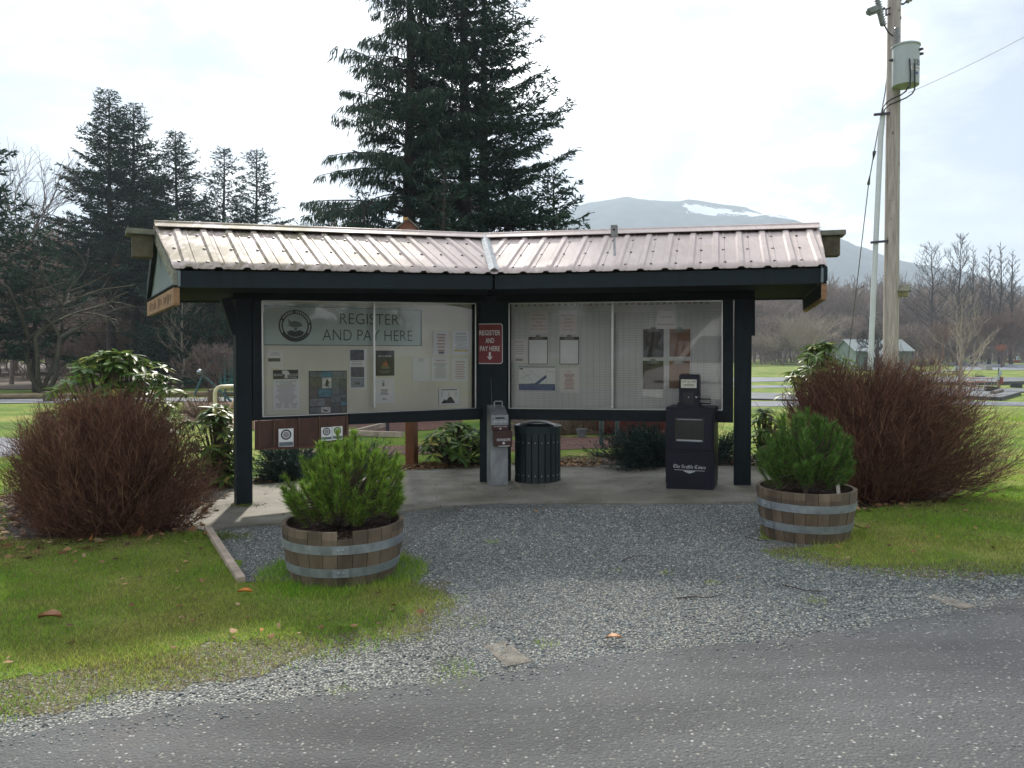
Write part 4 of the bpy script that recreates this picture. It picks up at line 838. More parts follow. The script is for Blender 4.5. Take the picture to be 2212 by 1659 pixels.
# coin head
hc = c0+Nn*.05+U*bh; hh = zat(810,7.6)-npos.z-bh; hw = .195
mb = MB(); mb.box(hc+U*(hh*.56)-X*.02, (hw,.15,hh*.88), X, Nn, U, bev=.008); mb.box(hc+U*(hh*.06)-X*.02, (.22,.17,hh*.14), X, Nn, U, bev=.004); hd = mb.build('coin_head', navy, t)
fc = hc+Nn*.0755-X*.02; mb = MB(); mb.box(fc+U*hh*.72, (.155,.004,.085), X, Nn, U); mb.build('price_card', plain('price_card_cream', (.58,.58,.46), .5), hd)
mb = MB(); g = lambda x, z: fc+Nn*.0027+X*x+U*(hh*.72+z)
text(mb, '$1.00', g(-.050,.022), X, U, .042,.020, 0, .02); text(mb, 'Coins', g(0,.024), X, U, .030,.012, 0, .01); text(mb, 'Only', g(0,.008), X, U, .026,.012, 0, .01); text(mb, '$2.00', g(.050,.022), X, U, .038,.020, 1, .02)
for k in range(2): mb.poly([g(-.05,-.012-.012*k),g(.055,-.012-.012*k),g(.055,-.007-.012*k),g(-.05,-.007-.012*k)])
mb.build('price_lettering', [ink, plain('price_blue', (.03,.05,.25), .6)], hd)
mb = MB(); mb.box(fc+U*hh*.26, (.11,.02,.12), X, Nn, U, bev=.006); mb.build('coin_mechanism', black, hd)
mb = MB(); mb.lathe(fc+U*hh*.30+X*.075, [(.0001,.008),(.008,.006),(.010,0)], 12, X=X, Y=U, Z=Nn); mb.lathe(fc+U*hh*.30+Nn*.01, [(.0001,.004),(.005,.003),(.006,0)], 10, X=X, Y=U, Z=Nn); mb.build('lock', metalw, hd)
mb = MB(); mb.box(fc+U*hh*.10-X*.085, (.035,.004,.018), X, Nn, U); mb.build('sticker', whitep, hd)
mb = MB(); e = hc+U*hh*.24+X*.07; mb.tube([e, e+X*.115, e+X*.115-U*.045, e+X*.02-U*.045], .007, 6); mb.build('pull_handle', black, hd)
# ================================================================ half-barrel planters
woodb = plain('grey_oak_staves', (.105,.070,.043), .8, var=.35, scale=9, stretch=(1,1,.12), bmp=.25, isl=.34, c2=(.165,.125,.085))
hoop = plain('galvanised_hoop', (.27,.30,.32), .5, metal=.45, var=.25, scale=12)
soil = stone_mat('planter_soil', 55, [(0,(.03,.016,.012)),(.6,(.075,.03,.022)),(.9,(.16,.085,.06)),(1,(.34,.28,.22))], (.02,.012,.009), bst=1)
def barrel(p, label, rt, rbm, h, notch=None, a_notch=0):
    t = thing('barrel_planter', label, 'barrel planter', p, group='half barrel planters'); mb = MB(); n = 26
    prof = lambda z: rbm+(rt-rbm)*(1-(1-z/h)**1.8)
    for k in range(n):
        a0, a1 = 2*math.pi*(k+.02)/n, 2*math.pi*(k+.98)/n; zs = [0,.3*h,.62*h,.87*h,h]; rr_ = random.Random(k).uniform(-.002,.002)
        nt_ = notch and k in notch
        for j in range(4):
            z0, z1 = zs[j], zs[j+1]
            z0, z1 = min(z0,h), min(z1,h)
            if z1-z0 < .001: continue
            if nt_ and j == 3: continue
            P_ = lambda a, z, th: Vector((p.x+math.cos(a)*(prof(z)+rr_-th), p.y+math.sin(a)*(prof(z)+rr_-th), p.z+z))
            mb.hexa([P_(a0,z0,.028),P_(a1,z0,.028),P_(a1,z0,0),P_(a0,z0,0)],[P_(a0,z1,.028),P_(a1,z1,.028),P_(a1,z1,0),P_(a0,z1,0)])
    mb.build('staves', woodb, t)
    for zf in (.30, .70):
        z0, z1 = h*zf-.028, h*zf+.028; mb = MB(); mb.lathe(p, [(prof(z0),z0),(prof(z0)+.005,z0),(prof(z1)+.005,z1),(prof(z1),z1)], 64)
        a = a_notch; e = Vector((math.cos(a), math.sin(a), 0)); tt = Vector((-e.y,e.x,0))
        mb.box(p+e*(prof(h*zf)+.006)+U*h*zf, (.10,.004,.05), tt, e, U, bev=.0015)
        hp_ = mb.build('hoop', hoop, t, smooth=True, auto=30)
        mb = MB()
        for s in (-.016,.016): mb.lathe(p+e*(prof(h*zf)+.008)+tt*s+U*h*zf, [(.0001,.006),(.008,.004),(.010,0)], 10, X=tt, Y=U, Z=e)
        mb.build('rivets', hoop, hp_)
    mb = MB(); rs = random.Random(5); rows = [[(0,0,h-.045)]]
    for j in range(1, 9): rows.append([((rt-.03)*j/8*math.cos(2*math.pi*k/36), (rt-.03)*j/8*math.sin(2*math.pi*k/36), h-.05+rs.uniform(-.008,.010)-.01*(j/8)**2) for k in range(36)])
    vs = rows[0]+[q for r_ in rows[1:] for q in r_]; fs = [(0,1+k,1+(k+1)%36) for k in range(36)]+[(1+36*j+k,1+36*(j+1)+k,1+36*(j+1)+(k+1)%36,1+36*j+(k+1)%36) for j in range(7) for k in range(36)]
    mb.add([Vector(q)+p for q in vs], fs); mb.build('soil', soil, t, smooth=True); return t
LB = Vector((-1.105,4.99,0)); LB.z = gz(LB.x,LB.y); RB = Vector((2.205,5.72,0)); RB.z = gz(RB.x,RB.y)
barrel(LB, 'weathered half barrel planter with a notched rim, standing in the grass', .392, .335, .365, notch=[20], a_notch=R(-80)); barrel(RB, 'darker half barrel planter holding a white plant label, on the gravel edge', .355, .30, .37, a_notch=R(200))
mb = MB(); q = RB+Vector((.19,-.12,.33)); mb.box(q+U*.06, (.028,.006,.15), (1,0,.12), (0,1,0), (-.12,0,1), bev=.002); tag(mb.build('plant_label', plain('bone_white_label', (.62,.58,.48), .6), None, origin=q), 'bone white plant label stuck in the darker barrel', 'plant label')
# timber edging and planks let into the gravel
edgew = plain('pinkish_grey_timber', (.36,.29,.23), .85, var=.3, scale=6, stretch=(1,1,1), bmp=.3)
pa, pb = gnd(448,1150), gnd(521,1262); mb = MB(); mb.bar(Vector(pa)+U*.012, Vector(pb)+U*.0, .05, .09); tag(mb.build('edging_timber', edgew, None, origin=pa), 'pinkish grey edging timber between the lawn and the gravel', 'edging timber')
for (q0, q1, wd, lb) in (((1068,1392),(1122,1438),.13,'buried wooden plank showing through gravel at mid road edge'),((2010,1288),(2095,1316),.11,'buried wooden plank showing through gravel near the right barrel')):
    pa, pb = gnd(*q0), gnd(*q1); mb = MB(); mb.bar(Vector(pa)-U*.034, Vector(pb)-U*.031, wd, .08); tag(mb.build('buried_plank', plain('tan_buried_wood', (.15,.135,.11), .9, var=.5, scale=14, bmp=.3), None, origin=pa), lb, 'plank', 'buried planks')
# posts behind the shelter
gp = plain('grey_green_post', (.045,.07,.065), .6)
for u, v, lb in ((1299,957,'grey-green steel post behind the bin, on its right'),(1333,950,'grey-green steel post beside the large juniper')):
    p = gnd(u, v+6); mb = MB(); mb.tube([p-U*.1, p+U*1.35], .035, 10); tag(mb.build('steel_post', gp, None, origin=p), lb, 'post', 'grey-green posts')
p = gnd(1256,945); mb = MB(); mb.lathe(p, [(.0001,0),(.065,0),(.083,.13),(.088,.13),(.088,.145),(.073,.145),(.066,.115),(.0001,.115)], 20); t = tag(mb.build('bucket', plain('grey_bucket', (.12,.13,.14), .5, var=.2), None, smooth=True, origin=p, auto=30), 'small grey tub among dry plants behind the litter bin', 'tub')
# ================================================================ utility pole with transformer, conduit and wires
PY = 17.0
polem = plain('grey_pole_wood', (.36,.305,.28), .85, var=.3, scale=9, stretch=(3,3,.2), bmp=.3, c2=(.47,.41,.38))
pb = at(1923,880,PY); pb.z = gz(pb.x,pb.y); t = thing('utility_pole', 'tall grey wooden utility pole carrying a transformer and a white conduit', 'utility pole', pb)
top = at(1931.5,0,PY); axis = (top-pb).normalized(); pole = lambda v: pb+axis*((zat(v,PY)-pb.z)/axis.z)
mb = MB(); zt = zat(-95,PY); n = 9; pts = [pb-axis*.3]+[pb+axis*((zt-pb.z)/axis.z*i/n) for i in range(n+1)]; mb.tube(pts, [.165]+[.165-.033*i/n for i in range(n+1)], 18); rs = random.Random(3)
for i in range(26):
    v = rs.uniform(0,760); a = R(rs.uniform(180,360)); e = Vector((math.cos(a),math.sin(a),0)); mb.box(pole(v)+e*.143, (.025,.012,rs.uniform(.02,.09)), Vector((-e.y,e.x,0)), e, U, mi=1)
mb.build('pole_shaft', [polem, plain('knot_brown', (.13,.085,.06), .9)], t, smooth=True, auto=40)
T0, T1 = at(1956,186,PY-.33), at(1957,101,PY-.33); trg = plain('transformer_grey', (.36,.40,.41), .4, var=.06, scale=3)
mb = MB(); hT = T1.z-T0.z; rT = .27; mb.lathe(Vector((T0.x,T0.y,T0.z)), [(.0001,0),(rT-.005,0),(rT,.02),(rT,hT)], 32); tr = mb.build('transformer', trg, t, smooth=True, auto=35)
mb = MB(); mb.lathe(Vector((T0.x,T0.y,T0.z+hT)), [(rT,-.02),(rT+.02,-.015),(rT+.02,.015),(rT-.05,.05),(.0001,.06)], 32); mb.build('lid', trg, tr, smooth=True, auto=35)
def ins(base, dir_, L, r, nb): 
    mb = MB(); d = Vector(dir_).normalized(); x = d.cross(Vector((0,1,.1))).normalized(); y = d.cross(x); prof = [(.0001,0)]
    for i in range(nb): z = L*i/nb; prof += [(r*.55,z),(r,z+L/nb*.45),(r*.55,z+L/nb*.6)]
    prof += [(r*.5,L),(.0001,L)]; return mb.lathe(base, prof, 14, X=x, Y=y, Z=d)
porc = plain('grey_porcelain', (.22,.22,.23), .25, var=.1); dk = plain('dark_fitting', (.06,.05,.07), .5, metal=.4)
ins(Vector((T0.x-.20,T0.y,T0.z+hT)), (-.03,0,1), .42, .07, 7).build('bushing', porc, tr, smooth=True)
fx = lambda u, z, r=rT+.004: Vector((T0.x+(u-1956)/FP*PY, T0.y-math.sqrt(max(0, r*r-((u-1956)/FP*PY)**2)), z))
mb = MB(); Zt = lambda v: zat(v, PY-.5)
for s, v, ww, hh in (('325',141,.20,.11),('DE-ENERGIZED',153.5,.22,.045)):
    vs, fs = text_mesh(s, .01); u0 = 1968 if s == '325' else 1966
    mb.add([fx(u0+a*ww/PY*FP, Zt(v)+b_*hh, rT+.006) for a, b_ in vs], fs)
mb.build('lettering', ink, tr)
mb = MB()
for v0, v1, u0, u1, mi in ((150,158,1953,1974,0),(162,167,1961,1971,1)):
    k = 8; mb.add([fx(u0+(u1-u0)*i/k, Zt(v)) for i in range(k+1) for v in (v1, v0)], [(2*i,2*i+2,2*i+3,2*i+1) for i in range(k)], 0) if mi == 0 else None
mb.build('label_strip', whitep, tr)
mb = MB(); k = 8; u0, u1, v0, v1 = 1962, 1971, 162, 167; mb.add([fx(u0+(u1-u0)*i/k, Zt(v)) for i in range(k+1) for v in (v1, v0)], [(2*i,2*i+2,2*i+3,2*i+1) for i in range(k)]); mb.build('blue_tag', plain('tag_blue', (.06,.07,.22), .5), tr)
mb = MB()
for u, v in ((1927,128),(1976,112),(1981,118)): q = fx(u, Zt(v)); d = Vector((q.x-T0.x,q.y-T0.y,0)).normalized(); mb.tube([q-d*.01, q+d*.07], [.035,.022], 10)
mb.box((pole(140)+Vector((T0.x,T0.y+.2,T0.z+hT*.5)))/2, (.1,.25,.5)); mb.build('terminal', dk, tr)
# cut-out fuse and its bracket, pivoting fuse holder
c = at(1903,40,PY-.12); t2 = at(1913,48,PY-.1)
ins(at(1909,100*.5,PY-.12)-Vector((0,0,.06)), (-.25,0,1), .66, .075, 12).build('cutout_insulator', porc, t, smooth=True)
mb = MB(); a = lambda u, v, y=PY-.12: at(u,v,y); mb.tube([pole(20), a(1914,20), a(1914,33), pole(33)], .022, 6); mb.build('cutout_bracket', dk, t)
for p0_, p1_ in ((a(1911,18), a(1906,20)), (a(1912,52), a(1902,53))): mb = MB(); mb.tube([p0_, p1_], .03, 6); mb.build('fuse_clip', dk, t)
mb = MB(); mb.tube([a(1902,52), a(1894,20)], .018, 6); mb.box(a(1886,23), (.30,.14,.16), (1,0,.35), (0,1,0), (-.35,0,1), bev=.04); mb.tube([a(1872,27), a(1880,18), a(1893,13), a(1899,14)], .022, 6); mb.build('fuse_holder', plain('fuse_grey', (.17,.19,.17), .5, var=.3), t)
mb = MB(); ar = [pole(14)+Vector((.1,0,0)), at(1951,9,PY), at(1963,0,PY), at(1973,-8,PY)]; mb.tube(ar, .022, 6); mb.build('bracket_arm', dk, t)
ins(at(1958,4,PY), (.8,0,.55), .28, .06, 4).build('dead_end_insulator', porc, t, smooth=True)
mb = MB(); cpts = [at(1880,800,PY), at(1890,560,PY), at(1902,300,PY), at(1907,246,PY)]; mb.tube(cpts, .058, 12); mb.build('conduit', plain('white_conduit', (.55,.575,.60), .45, var=.06), t, smooth=True, auto=40)
for v0, u0, uend in ((250,1885,1926),(525,1878,1922)):
    mb = MB(); pc = at(u0,v0,PY); pe = at(uend,v0-4,PY); mb.bar(pc+Vector((0,-.07,0)), pe+Vector((0,-.07,0)), .045, .05); mb.box(at(uend-6,v0-4,PY)+Vector((0,-.05,0)), (.05,.06,.16)); mb.build('standoff_bracket', dk, t)
mb = MB()
for seq in ([(1906,246),(1907,232),(1914,222),(1926,214),(1945,206),(1957,197),(1961,188)], [(1908,246),(1911,236),(1920,227),(1940,219),(1958,211),(1970,203),(1975,195),(1977,184)], [(1957,101),(1965,130),(1967,160),(1966,186),(1962,192)], [(1974,105),(1976,140),(1976,175),(1977,184)], [(1910,54),(1919,70),(1928,77),(1940,77)], [(1940,77),(1944,80)]):
    mb.tube([at(u,v,PY-(.62 if (i and v < 190 and u > 1955) else .22)) for i, (u,v) in enumerate(seq)], .016, 6)
mb.build('cable', plain('black_cable', (.015,.014,.02), .5), t)
mb = MB(); pl0 = at(1962,201,PY-.2); pl1 = at(2290,38,PY-.2-2); pts = [pl0.lerp(pl1, i/12)-Vector((0,0,.05*math.sin(math.pi*i/12))) for i in range(13)]; mb.tube(pts, .0055, 5); tag(mb.build('power_line', plain('pale_wire', (.30,.30,.32), .5), None, origin=pl0), 'thin pale power line running from the pole to the right', 'power line')
mb = MB(); gw = [at(1921,128,PY), at(1912,200,PY+.6), at(1900,265,PY+1.4), at(1888,330,PY+2.2), at(1876,400,PY+3.2), at(1862,520,PY+4.5), at(1850,625,PY+5.6), at(1834,760,PY+7)]
gw.append(Vector((gw[-1].x,gw[-1].y,gz(gw[-1].x,gw[-1].y)))) ; mb.tube(gw, .012, 6); G = mb.build('guy_wire', plain('dull_wire', (.10,.095,.11), .5), None, origin=gw[0]); tag(G, 'slanting guy wire with dark sleeves left of the utility pole', 'guy wire')
mb = MB(); mb.tube([at(1889,328,PY+2.2), at(1886,345,PY+2.4)], [.045,.012], 8); mb.tube([at(1879,380,PY+3), at(1876,398,PY+3.2)], [.015,.04], 8); mb.build('sleeve', dk, G)
gablebox(at(1945,638,PY-.05)-U*.03, (.52,.85,0), (-.85,.52,0), .24, .30, .12, 'mossy gabled nest box fixed to the utility pole', 'nest box', [plain('mossy_box', (.17,.155,.075), .85, var=.3, scale=8), lidw], True, .12)
# ================================================================ conifers
def conifer(seed, H, base, Rm, nbr, style, dens=1.0, power=.85, blade=(.24,.05), lean=0):
    rg = np.random.default_rng(seed); nb = NB(); wood = []
    k = 0
    while k < nbr:
        f = (k+rg.random())/nbr; h = base+(H-base)*(1-(1-f)**1.15)*.985; rel = (h-base)/(H-base)
        L = Rm*(1-rel)**power*(.55+.60*rg.random())+.18; az = k*2.39996+rg.normal()*.35; e = np.array([math.cos(az), math.sin(az), 0]); sd = np.array([-e[1], e[0], 0])
        if rg.random() < .05: L *= 1.08
        if style == 'fir': a, b = -.22+.75*rel+rg.normal()*.13, .20+rg.normal()*.05
        elif style == 'droop': a, b = .12+.3*rel+rg.normal()*.15, -.24+rg.normal()*.06
        else: a, b = -.05+.6*rel+rg.normal()*.08, .10
        cur = lambda t: np.outer(L*t, e)+np.outer(np.ones_like(t), [0,0,h])+np.outer(L*(a*t+b*t*t), [0,0,1])
        T = np.linspace(0, 1, 5); pc = cur(T); rb = .018+.010*L
        for i in range(4): wood.append([*pc[i], *pc[i+1], rb*(1-.22*i), rb*(1-.22*(i+1))])
        nt_ = max(4, int(L*11*dens)); t = np.sort(rg.uniform(.10 if rel > .5 else .22, 1, nt_)); P0 = cur(t); sgn = np.where(np.arange(nt_) % 2, 1, -1)
        tl = (.34*L*(1-t)**.7+.16)*rg.uniform(.6,1.2,nt_); tl = np.minimum(tl, 1.15)
        td = unit(e*.75+sd[None]*(sgn*rg.uniform(.5,1.1,nt_))[:,None]+np.outer(rg.normal(size=nt_)*.16+(.12 if style != 'droop' else -.22), [0,0,1]))
        for j in range(0, nt_, 1):
            m = max(3, int(tl[j]*17*dens)); u = rg.uniform(0, 1, m)
            p = P0[j]+np.outer(u*tl[j], td[j])
            if style == 'droop':
                p[:,2] -= .25*(u*tl[j])**2; d = np.outer(np.ones(m), td[j]*.35)+rg.normal(size=(m,3))*.28+np.array([0,0,-.95]); Lb = rg.uniform(.7,1.7,m)*blade[0]
            else:
                d = np.outer(np.ones(m), td[j])+rg.normal(size=(m,3))*.5+np.array([0,0,-.12]); Lb = rg.uniform(.6,1.25,m)*blade[0]
            nb.add(*kites(p, d, Lb, rg.uniform(.7,1.3,m)*blade[1]))
            if j % 2 == 0: wood.append([*P0[j], *(P0[j]+td[j]*tl[j]*.8), .009, .004])
        k += 1
    n = 10; r0 = .014*H+.05; pts = np.array([[math.sin(i*.9+seed)*.04*i/n+lean*(i/n)**2, math.cos(i*1.1+seed)*.04*i/n, H*i/n-(.2 if i == 0 else 0)] for i in range(n+1)])
    tr = [[*pts[i], *pts[i+1], r0*(1-.93*i/n), r0*(1-.93*(i+1)/n)] for i in range(n)]
    # a few dead stubs low on the trunk
    for q in range(int(base*6)): h = rg.uniform(.4, max(.5, base)); a_ = rg.uniform(0, 6.28); l = rg.uniform(.3, 1.4); wood.append([0,0,h, math.cos(a_)*l, math.sin(a_)*l, h-.15*l, .016, .004])
    return nb.get(), tubes(tr, 9), tubes(wood, 3)
firb = plain('fir_bark', (.040,.030,.026), .95, var=.4, scale=9, stretch=(4,4,.7), bmp=.4)
m_fir = leafm('fir_needles', [(0,(.014,.032,.026)),(.55,(.028,.058,.042)),(1,(.056,.095,.055))], .8, .18, .08)
m_fir2 = leafm('blue_green_needles', [(0,(.014,.036,.033)),(.6,(.032,.068,.060)),(1,(.065,.11,.09))], .8, .18, .08)
m_droop = leafm('hanging_cedar_sprays', [(0,(.018,.038,.030)),(.6,(.040,.072,.050)),(1,(.080,.115,.070))], .8, .3, .08)
def tree_from(data, name, label, leaf, loc, rz=0, group=None, cat='tree', bark=firb):
    (V,F), (tv,tf), (wv,wf) = data; t = thing(name, label, cat, loc, rz, group)
    npmesh('crown', V, F, leaf, t); npmesh('trunk', tv, tf, bark, t, smooth=True); npmesh('branches', wv, wf, bark, t); return t
def gp_(u, Y, dz=0): x = xat(u, Y); return Vector((x, Y, gz(x, Y)+dz))
big = 'tall conifers behind the shelter'
tree_from(conifer(5, 20.5, 1.6, 5.2, 215, 'fir', 1.3, .72, (.21,.050)), 'fir_tree', 'tall dark fir with bare double trunk behind the right half of the shelter', m_fir, gp_(1004,28), .4, big)
tree_from(conifer(9, 19.5, 1.2, 4.1, 185, 'droop', 1.2, .78, (.25,.040)), 'cedar_tree', 'tall drooping conifer with hanging sprays, left of the dark fir', m_droop, gp_(886,27), 1.1, big)
tree_from(conifer(21, 18.5, 2.2, 3.4, 115, 'fir', 1.15, .6, (.22,.05)), 'fir_tree', 'slender fir stem squeezed close beside the tallest dark fir', m_fir, gp_(1045,29), 2.0, big)
tree_from(conifer(22, 7.8, .3, 3.3, 95, 'fir', 1.0, .75, (.24,.06)), 'fir_tree', 'low bushy dark fir at the right foot of the tall conifers', m_fir, gp_(1195,27), 2.6, big)
tree_from(conifer(23, 6.6, .3, 2.6, 55, 'fir', .9, .8, (.24,.06)), 'fir_tree', 'low bushy fir directly behind the gabled red cedar nest box', m_fir2, gp_(790,24.5), .6, big)
tree_from(conifer(24, 7.5, .3, 2.3, 55, 'fir', .9, .8, (.24,.06)), 'fir_tree', 'low bushy fir standing before the trunks of the tall conifers', m_fir, gp_(960,24), 1.6, big)
grp = 'firs on the left skyline'
fA = conifer(31, 15.2, 4.6, 4.2, 150, 'fir', 1.08, .84, (.22,.060)); fB = conifer(37, 12.4, 1.8, 4.2, 125, 'spr', 1.02, .92, (.20,.055))
A = tree_from(fA, 'fir_tree', 'tallest of the left firs, spire left of the paired spires', m_fir, gp_(240,40), 0, grp)
B = tree_from(fB, 'fir_tree', 'blue-green fir with the spire nearest the tall drooping conifer', m_fir2, gp_(556,41), 0, grp)
for src, u, Y, rz, s, lb in ((A,292,41.5,2.1,.985,'second tallest of the left firs, twin spire close beside the tallest'),(A,384,42,4.0,.90,'middle fir of the left group, between the twin spires and the blue-green pair'),(B,486,41,1.9,1.01,'blue-green fir, left one of the paler pair'),(A,338,46,1.2,.80,'shorter fir half hidden behind the middle left firs')):
    dup(src, gp_(u,Y), rz, lb, grp, s)
low = 'small dark firs behind the left board'
C = tree_from(conifer(41, 7.2, .5, 2.7, 90, 'fir', .95, .8, (.26,.07)), 'fir_tree', 'small dark fir seen under the left eave, nearest the post', m_fir, gp_(470,34), 0, low)
for u, Y, rz, s, lb in ((400,36,1,1.12,'small dark fir seen under the left eave, behind the orange tie board'),(352,38,2.4,.75,'smallest dark fir low beside the two tall left trunks'),(545,37,3.4,1.0,'small dark fir mostly hidden behind the left board')): dup(C, gp_(u,Y), rz, lb, low, s)
tree_from(conifer(47, 5.9, 1.5, 1.9, 46, 'fir', 1.0, .5, (.26,.07)), 'fir_tree', 'small ragged dark fir standing before the wood at the left, behind the log fence', m_fir, gp_(76,29), .5, grp)
tree_from(conifer(48, 8.9, 1.4, 2.3, 64, 'fir', 1.0, .55, (.26,.07)), 'fir_tree', 'dark fir cut by the left edge with upswept branch tips', m_fir, gp_(-28,27), 1.5, grp)
# ================================================================ bare broadleaf trees
def bare(seed, H, spread=.5, levels=5, r0=None, nk=(3,4), up=.35, trunk=.3, curl=.12, multi=1, fine=.004, minL=.16):
    rs = random.Random(seed); seg = []
    def grow(p, d, L, r, lv):
        n = 3 if lv else 2; q = p
        for i in range(n):
            d = (d+Vector((rs.gauss(0,curl),rs.gauss(0,curl),rs.gauss(0,curl)+up*.10))).normalized(); q2 = q+d*L/n; ra = r*(1-.12*i); rb_ = r*(1-.12*(i+1)); seg.append([*q,*q2,ra,rb_])
            if lv and i < n-1 and lv < levels and rs.random() < .75: side(q2, d, L*rs.uniform(.45,.7), rb_*.55, lv-1)
            q = q2
        if lv:
            for k in range(rs.choice(nk)): side(q, d, L*rs.uniform(.58,.86), r*.62, lv-1)
    def side(p, d, L, r, lv):
        if L < minL: return
        a = Vector((rs.gauss(0,1),rs.gauss(0,1),rs.gauss(0,.6))); a = (a-d*a.dot(d)).normalized(); grow(p, (d+a*spread*rs.uniform(.6,1.3)+Vector((0,0,up*.3))).normalized(), L, max(r, fine), lv)
    for m_ in range(multi):
        d = Vector((rs.gauss(0,.28),rs.gauss(0,.28),1)).normalized() if multi > 1 else Vector((rs.gauss(0,.04),rs.gauss(0,.04),1)).normalized()
        grow(Vector((rs.gauss(0,.08)*(multi > 1),rs.gauss(0,.08)*(multi > 1),-.1)), d, H*trunk, (r0 or H*.016)/(multi**.4), levels)
    return seg
barkb = plain('brown_twigs', (.19,.137,.108), .95, var=.35, scale=.6); barkp = plain('pale_twigs', (.30,.255,.205), .9, var=.25, scale=3); barkd = plain('dark_bare_bark', (.050,.040,.036), .95, var=.3, scale=2); barkm = plain('mossy_bark', (.055,.050,.030), .95, var=.4, scale=3)
def btree(seg, name, label, mat, loc, rz=0, group=None, thick=.035):
    t = thing(name, label, 'tree', loc, rz, group); S = np.array(seg, float); big_ = S[:,6] > thick
    if big_.any(): npmesh('trunk', *tubes(S[big_], 7), mat, t, smooth=True)
    npmesh('branches', *tubes(S[~big_], 3), mat, t); return t
# the far wood: one brown mass of leafless trees behind the lawns
def fit(seg, H, Wd=None):      # scale a tree to a height and crown width in metres
    S = np.array(seg); z1 = max(S[:,2].max(), S[:,5].max()); k = H/z1; w_ = max(np.percentile(np.abs(S[:,3]),98), np.percentile(np.abs(S[:,4]),98)); kx = (Wd/2/w_) if Wd else k
    S[:,[2,5]] *= k; S[:,[0,1,3,4]] *= kx; S[:,6:] *= min(k, 1.3); return S
def leader(seed, H, Wd, n=26, r0=.1, fine=.006):      # one straight stem with ascending side limbs
    rs = random.Random(seed); seg = []; m_ = 10; P_ = [Vector((rs.gauss(0,.015)*H*.3, rs.gauss(0,.015)*H*.3, H*i/m_)) for i in range(m_+1)]; P_[0] = Vector((0,0,-.1))
    for i in range(m_): seg.append([*P_[i],*P_[i+1],r0*(1-.095*i),r0*(1-.095*(i+1))])
    def tw(p, d, L, r, lv):
        q = p
        for i in range(4):
            d = (d+Vector((rs.gauss(0,.14),rs.gauss(0,.14),rs.gauss(.10,.10)))).normalized(); q2 = q+d*L/4; seg.append([*q,*q2,r*(1-.18*i),r*(1-.18*(i+1))])
            if lv and L > .25:
                for k in range(2 if lv > 1 else 1): e = Vector((rs.gauss(0,1),rs.gauss(0,1),rs.gauss(.3,.5))).normalized(); tw(q2, (d+e*.7).normalized(), L*rs.uniform(.25,.5), max(fine, r*.5), lv-1)
            q = q2
    for k in range(n):
        f = .20+.78*k/n; z = H*f; i = int(f*m_); p = P_[i].lerp(P_[i+1], f*m_-i) if i < m_ else P_[-1]; a_ = k*2.4+rs.gauss(0,.4); L = Wd/2*(1-f)**.6*rs.uniform(.7,1.15)+.1*H*(1-f)+.12; tw(p, Vector((math.cos(a_),math.sin(a_),.55+.5*f)).normalized(), L, max(fine*1.5, r0*.38*(1-f)), 2)
    return seg
wv = [tubes(fit(bare(60+i, 11, .6, 5, .16, (2,3), .35, .30, .10, fine=.022, minL=.3), 11), 3) for i in range(4)]
bush = [tubes(fit(bare(80+i, 4.2, .75, 4, .05, (3,4), .35, .26, .16, multi=4, fine=.014, minL=.2), 4), 3) for i in range(3)]
def wood(spots, name='woodland', mat=barkb):
    nb = NB()
    for (V, F), x, y, s, a in spots:
        c, s_ = math.cos(a), math.sin(a); M_ = np.array([[c,s_,0],[-s_,c,0],[0,0,1]]); nb.add(V@M_*s+np.array([x, y, gz(x,y)]), F)
    return tag(npmesh(name, *nb.get(), mat), kind='stuff')
rs = random.Random(77); sp = []
for i in range(95):      # left wood
    u = rs.uniform(-160, 640); Y = rs.uniform(48, 85); sp.append((rs.choice(wv), xat(u,Y), Y, rs.uniform(.75,1.15)*Y/62, rs.uniform(0,6)))
for i in range(70):
    u = rs.uniform(-160, 760); Y = rs.uniform(42, 70); sp.append((rs.choice(bush), xat(u,Y), Y, rs.uniform(.7,1.3), rs.uniform(0,6)))
for i in range(150):     # right wood
    u = rs.uniform(1560, 2330); Y = rs.uniform(150, 235); sp.append((rs.choice(wv), xat(u,Y), Y, rs.uniform(1.05,1.6)*Y/150, rs.uniform(0,6)))
for i in range(80):
    u = rs.uniform(1560, 2330); Y = rs.uniform(125, 190); sp.append((rs.choice(bush), xat(u,Y), Y, rs.uniform(1.4,2.6)*Y/150, rs.uniform(0,6)))
for i in range(30): u = rs.uniform(-620, -150); Y = rs.uniform(48, 95); sp.append((rs.choice(wv), xat(u,Y), Y, rs.uniform(.75,1.15)*Y/62, rs.uniform(0,6)))
for i in range(34):
    u = rs.uniform(700, 1580); Y = rs.uniform(120, 200); sp.append((rs.choice(wv), xat(u,Y), Y, rs.uniform(.6,.9)*Y/150, rs.uniform(0,6)))
wood(sp)
# individual bare trees
b1 = 'tall bare trees on the right skyline'
YT = 132; hh_ = lambda v, v0=772, Y=YT: (v0-v)/FP*Y; ww_ = lambda w_, Y=YT: w_/FP*Y
kw = dict(fine=.030, minL=.55)
ta = fit(leader(101, 20, 11, 34, .34, .032), hh_(504), ww_(150)); tb = fit(leader(104, 21, 9.5, 38, .34, .032), hh_(486), ww_(135)); tc_ = fit(leader(106, 20, 3.4, 36, .24, .028), hh_(506), ww_(48))
btree(ta, 'bare_tree', 'tall leafless tree with a broad crown, left of the skyline pair', barkd, gp_(2012,YT), 0, b1, .06)
btree(tb, 'bare_tree', 'tall leafless tree with the highest crown on the right skyline', barkd, gp_(2072,YT), 1, b1, .06)
q = btree(tc_, 'bare_tree', 'thin leafless tree just right of the highest right-hand crown', barkd, gp_(2100,YT+3), 2.2, b1, .06)
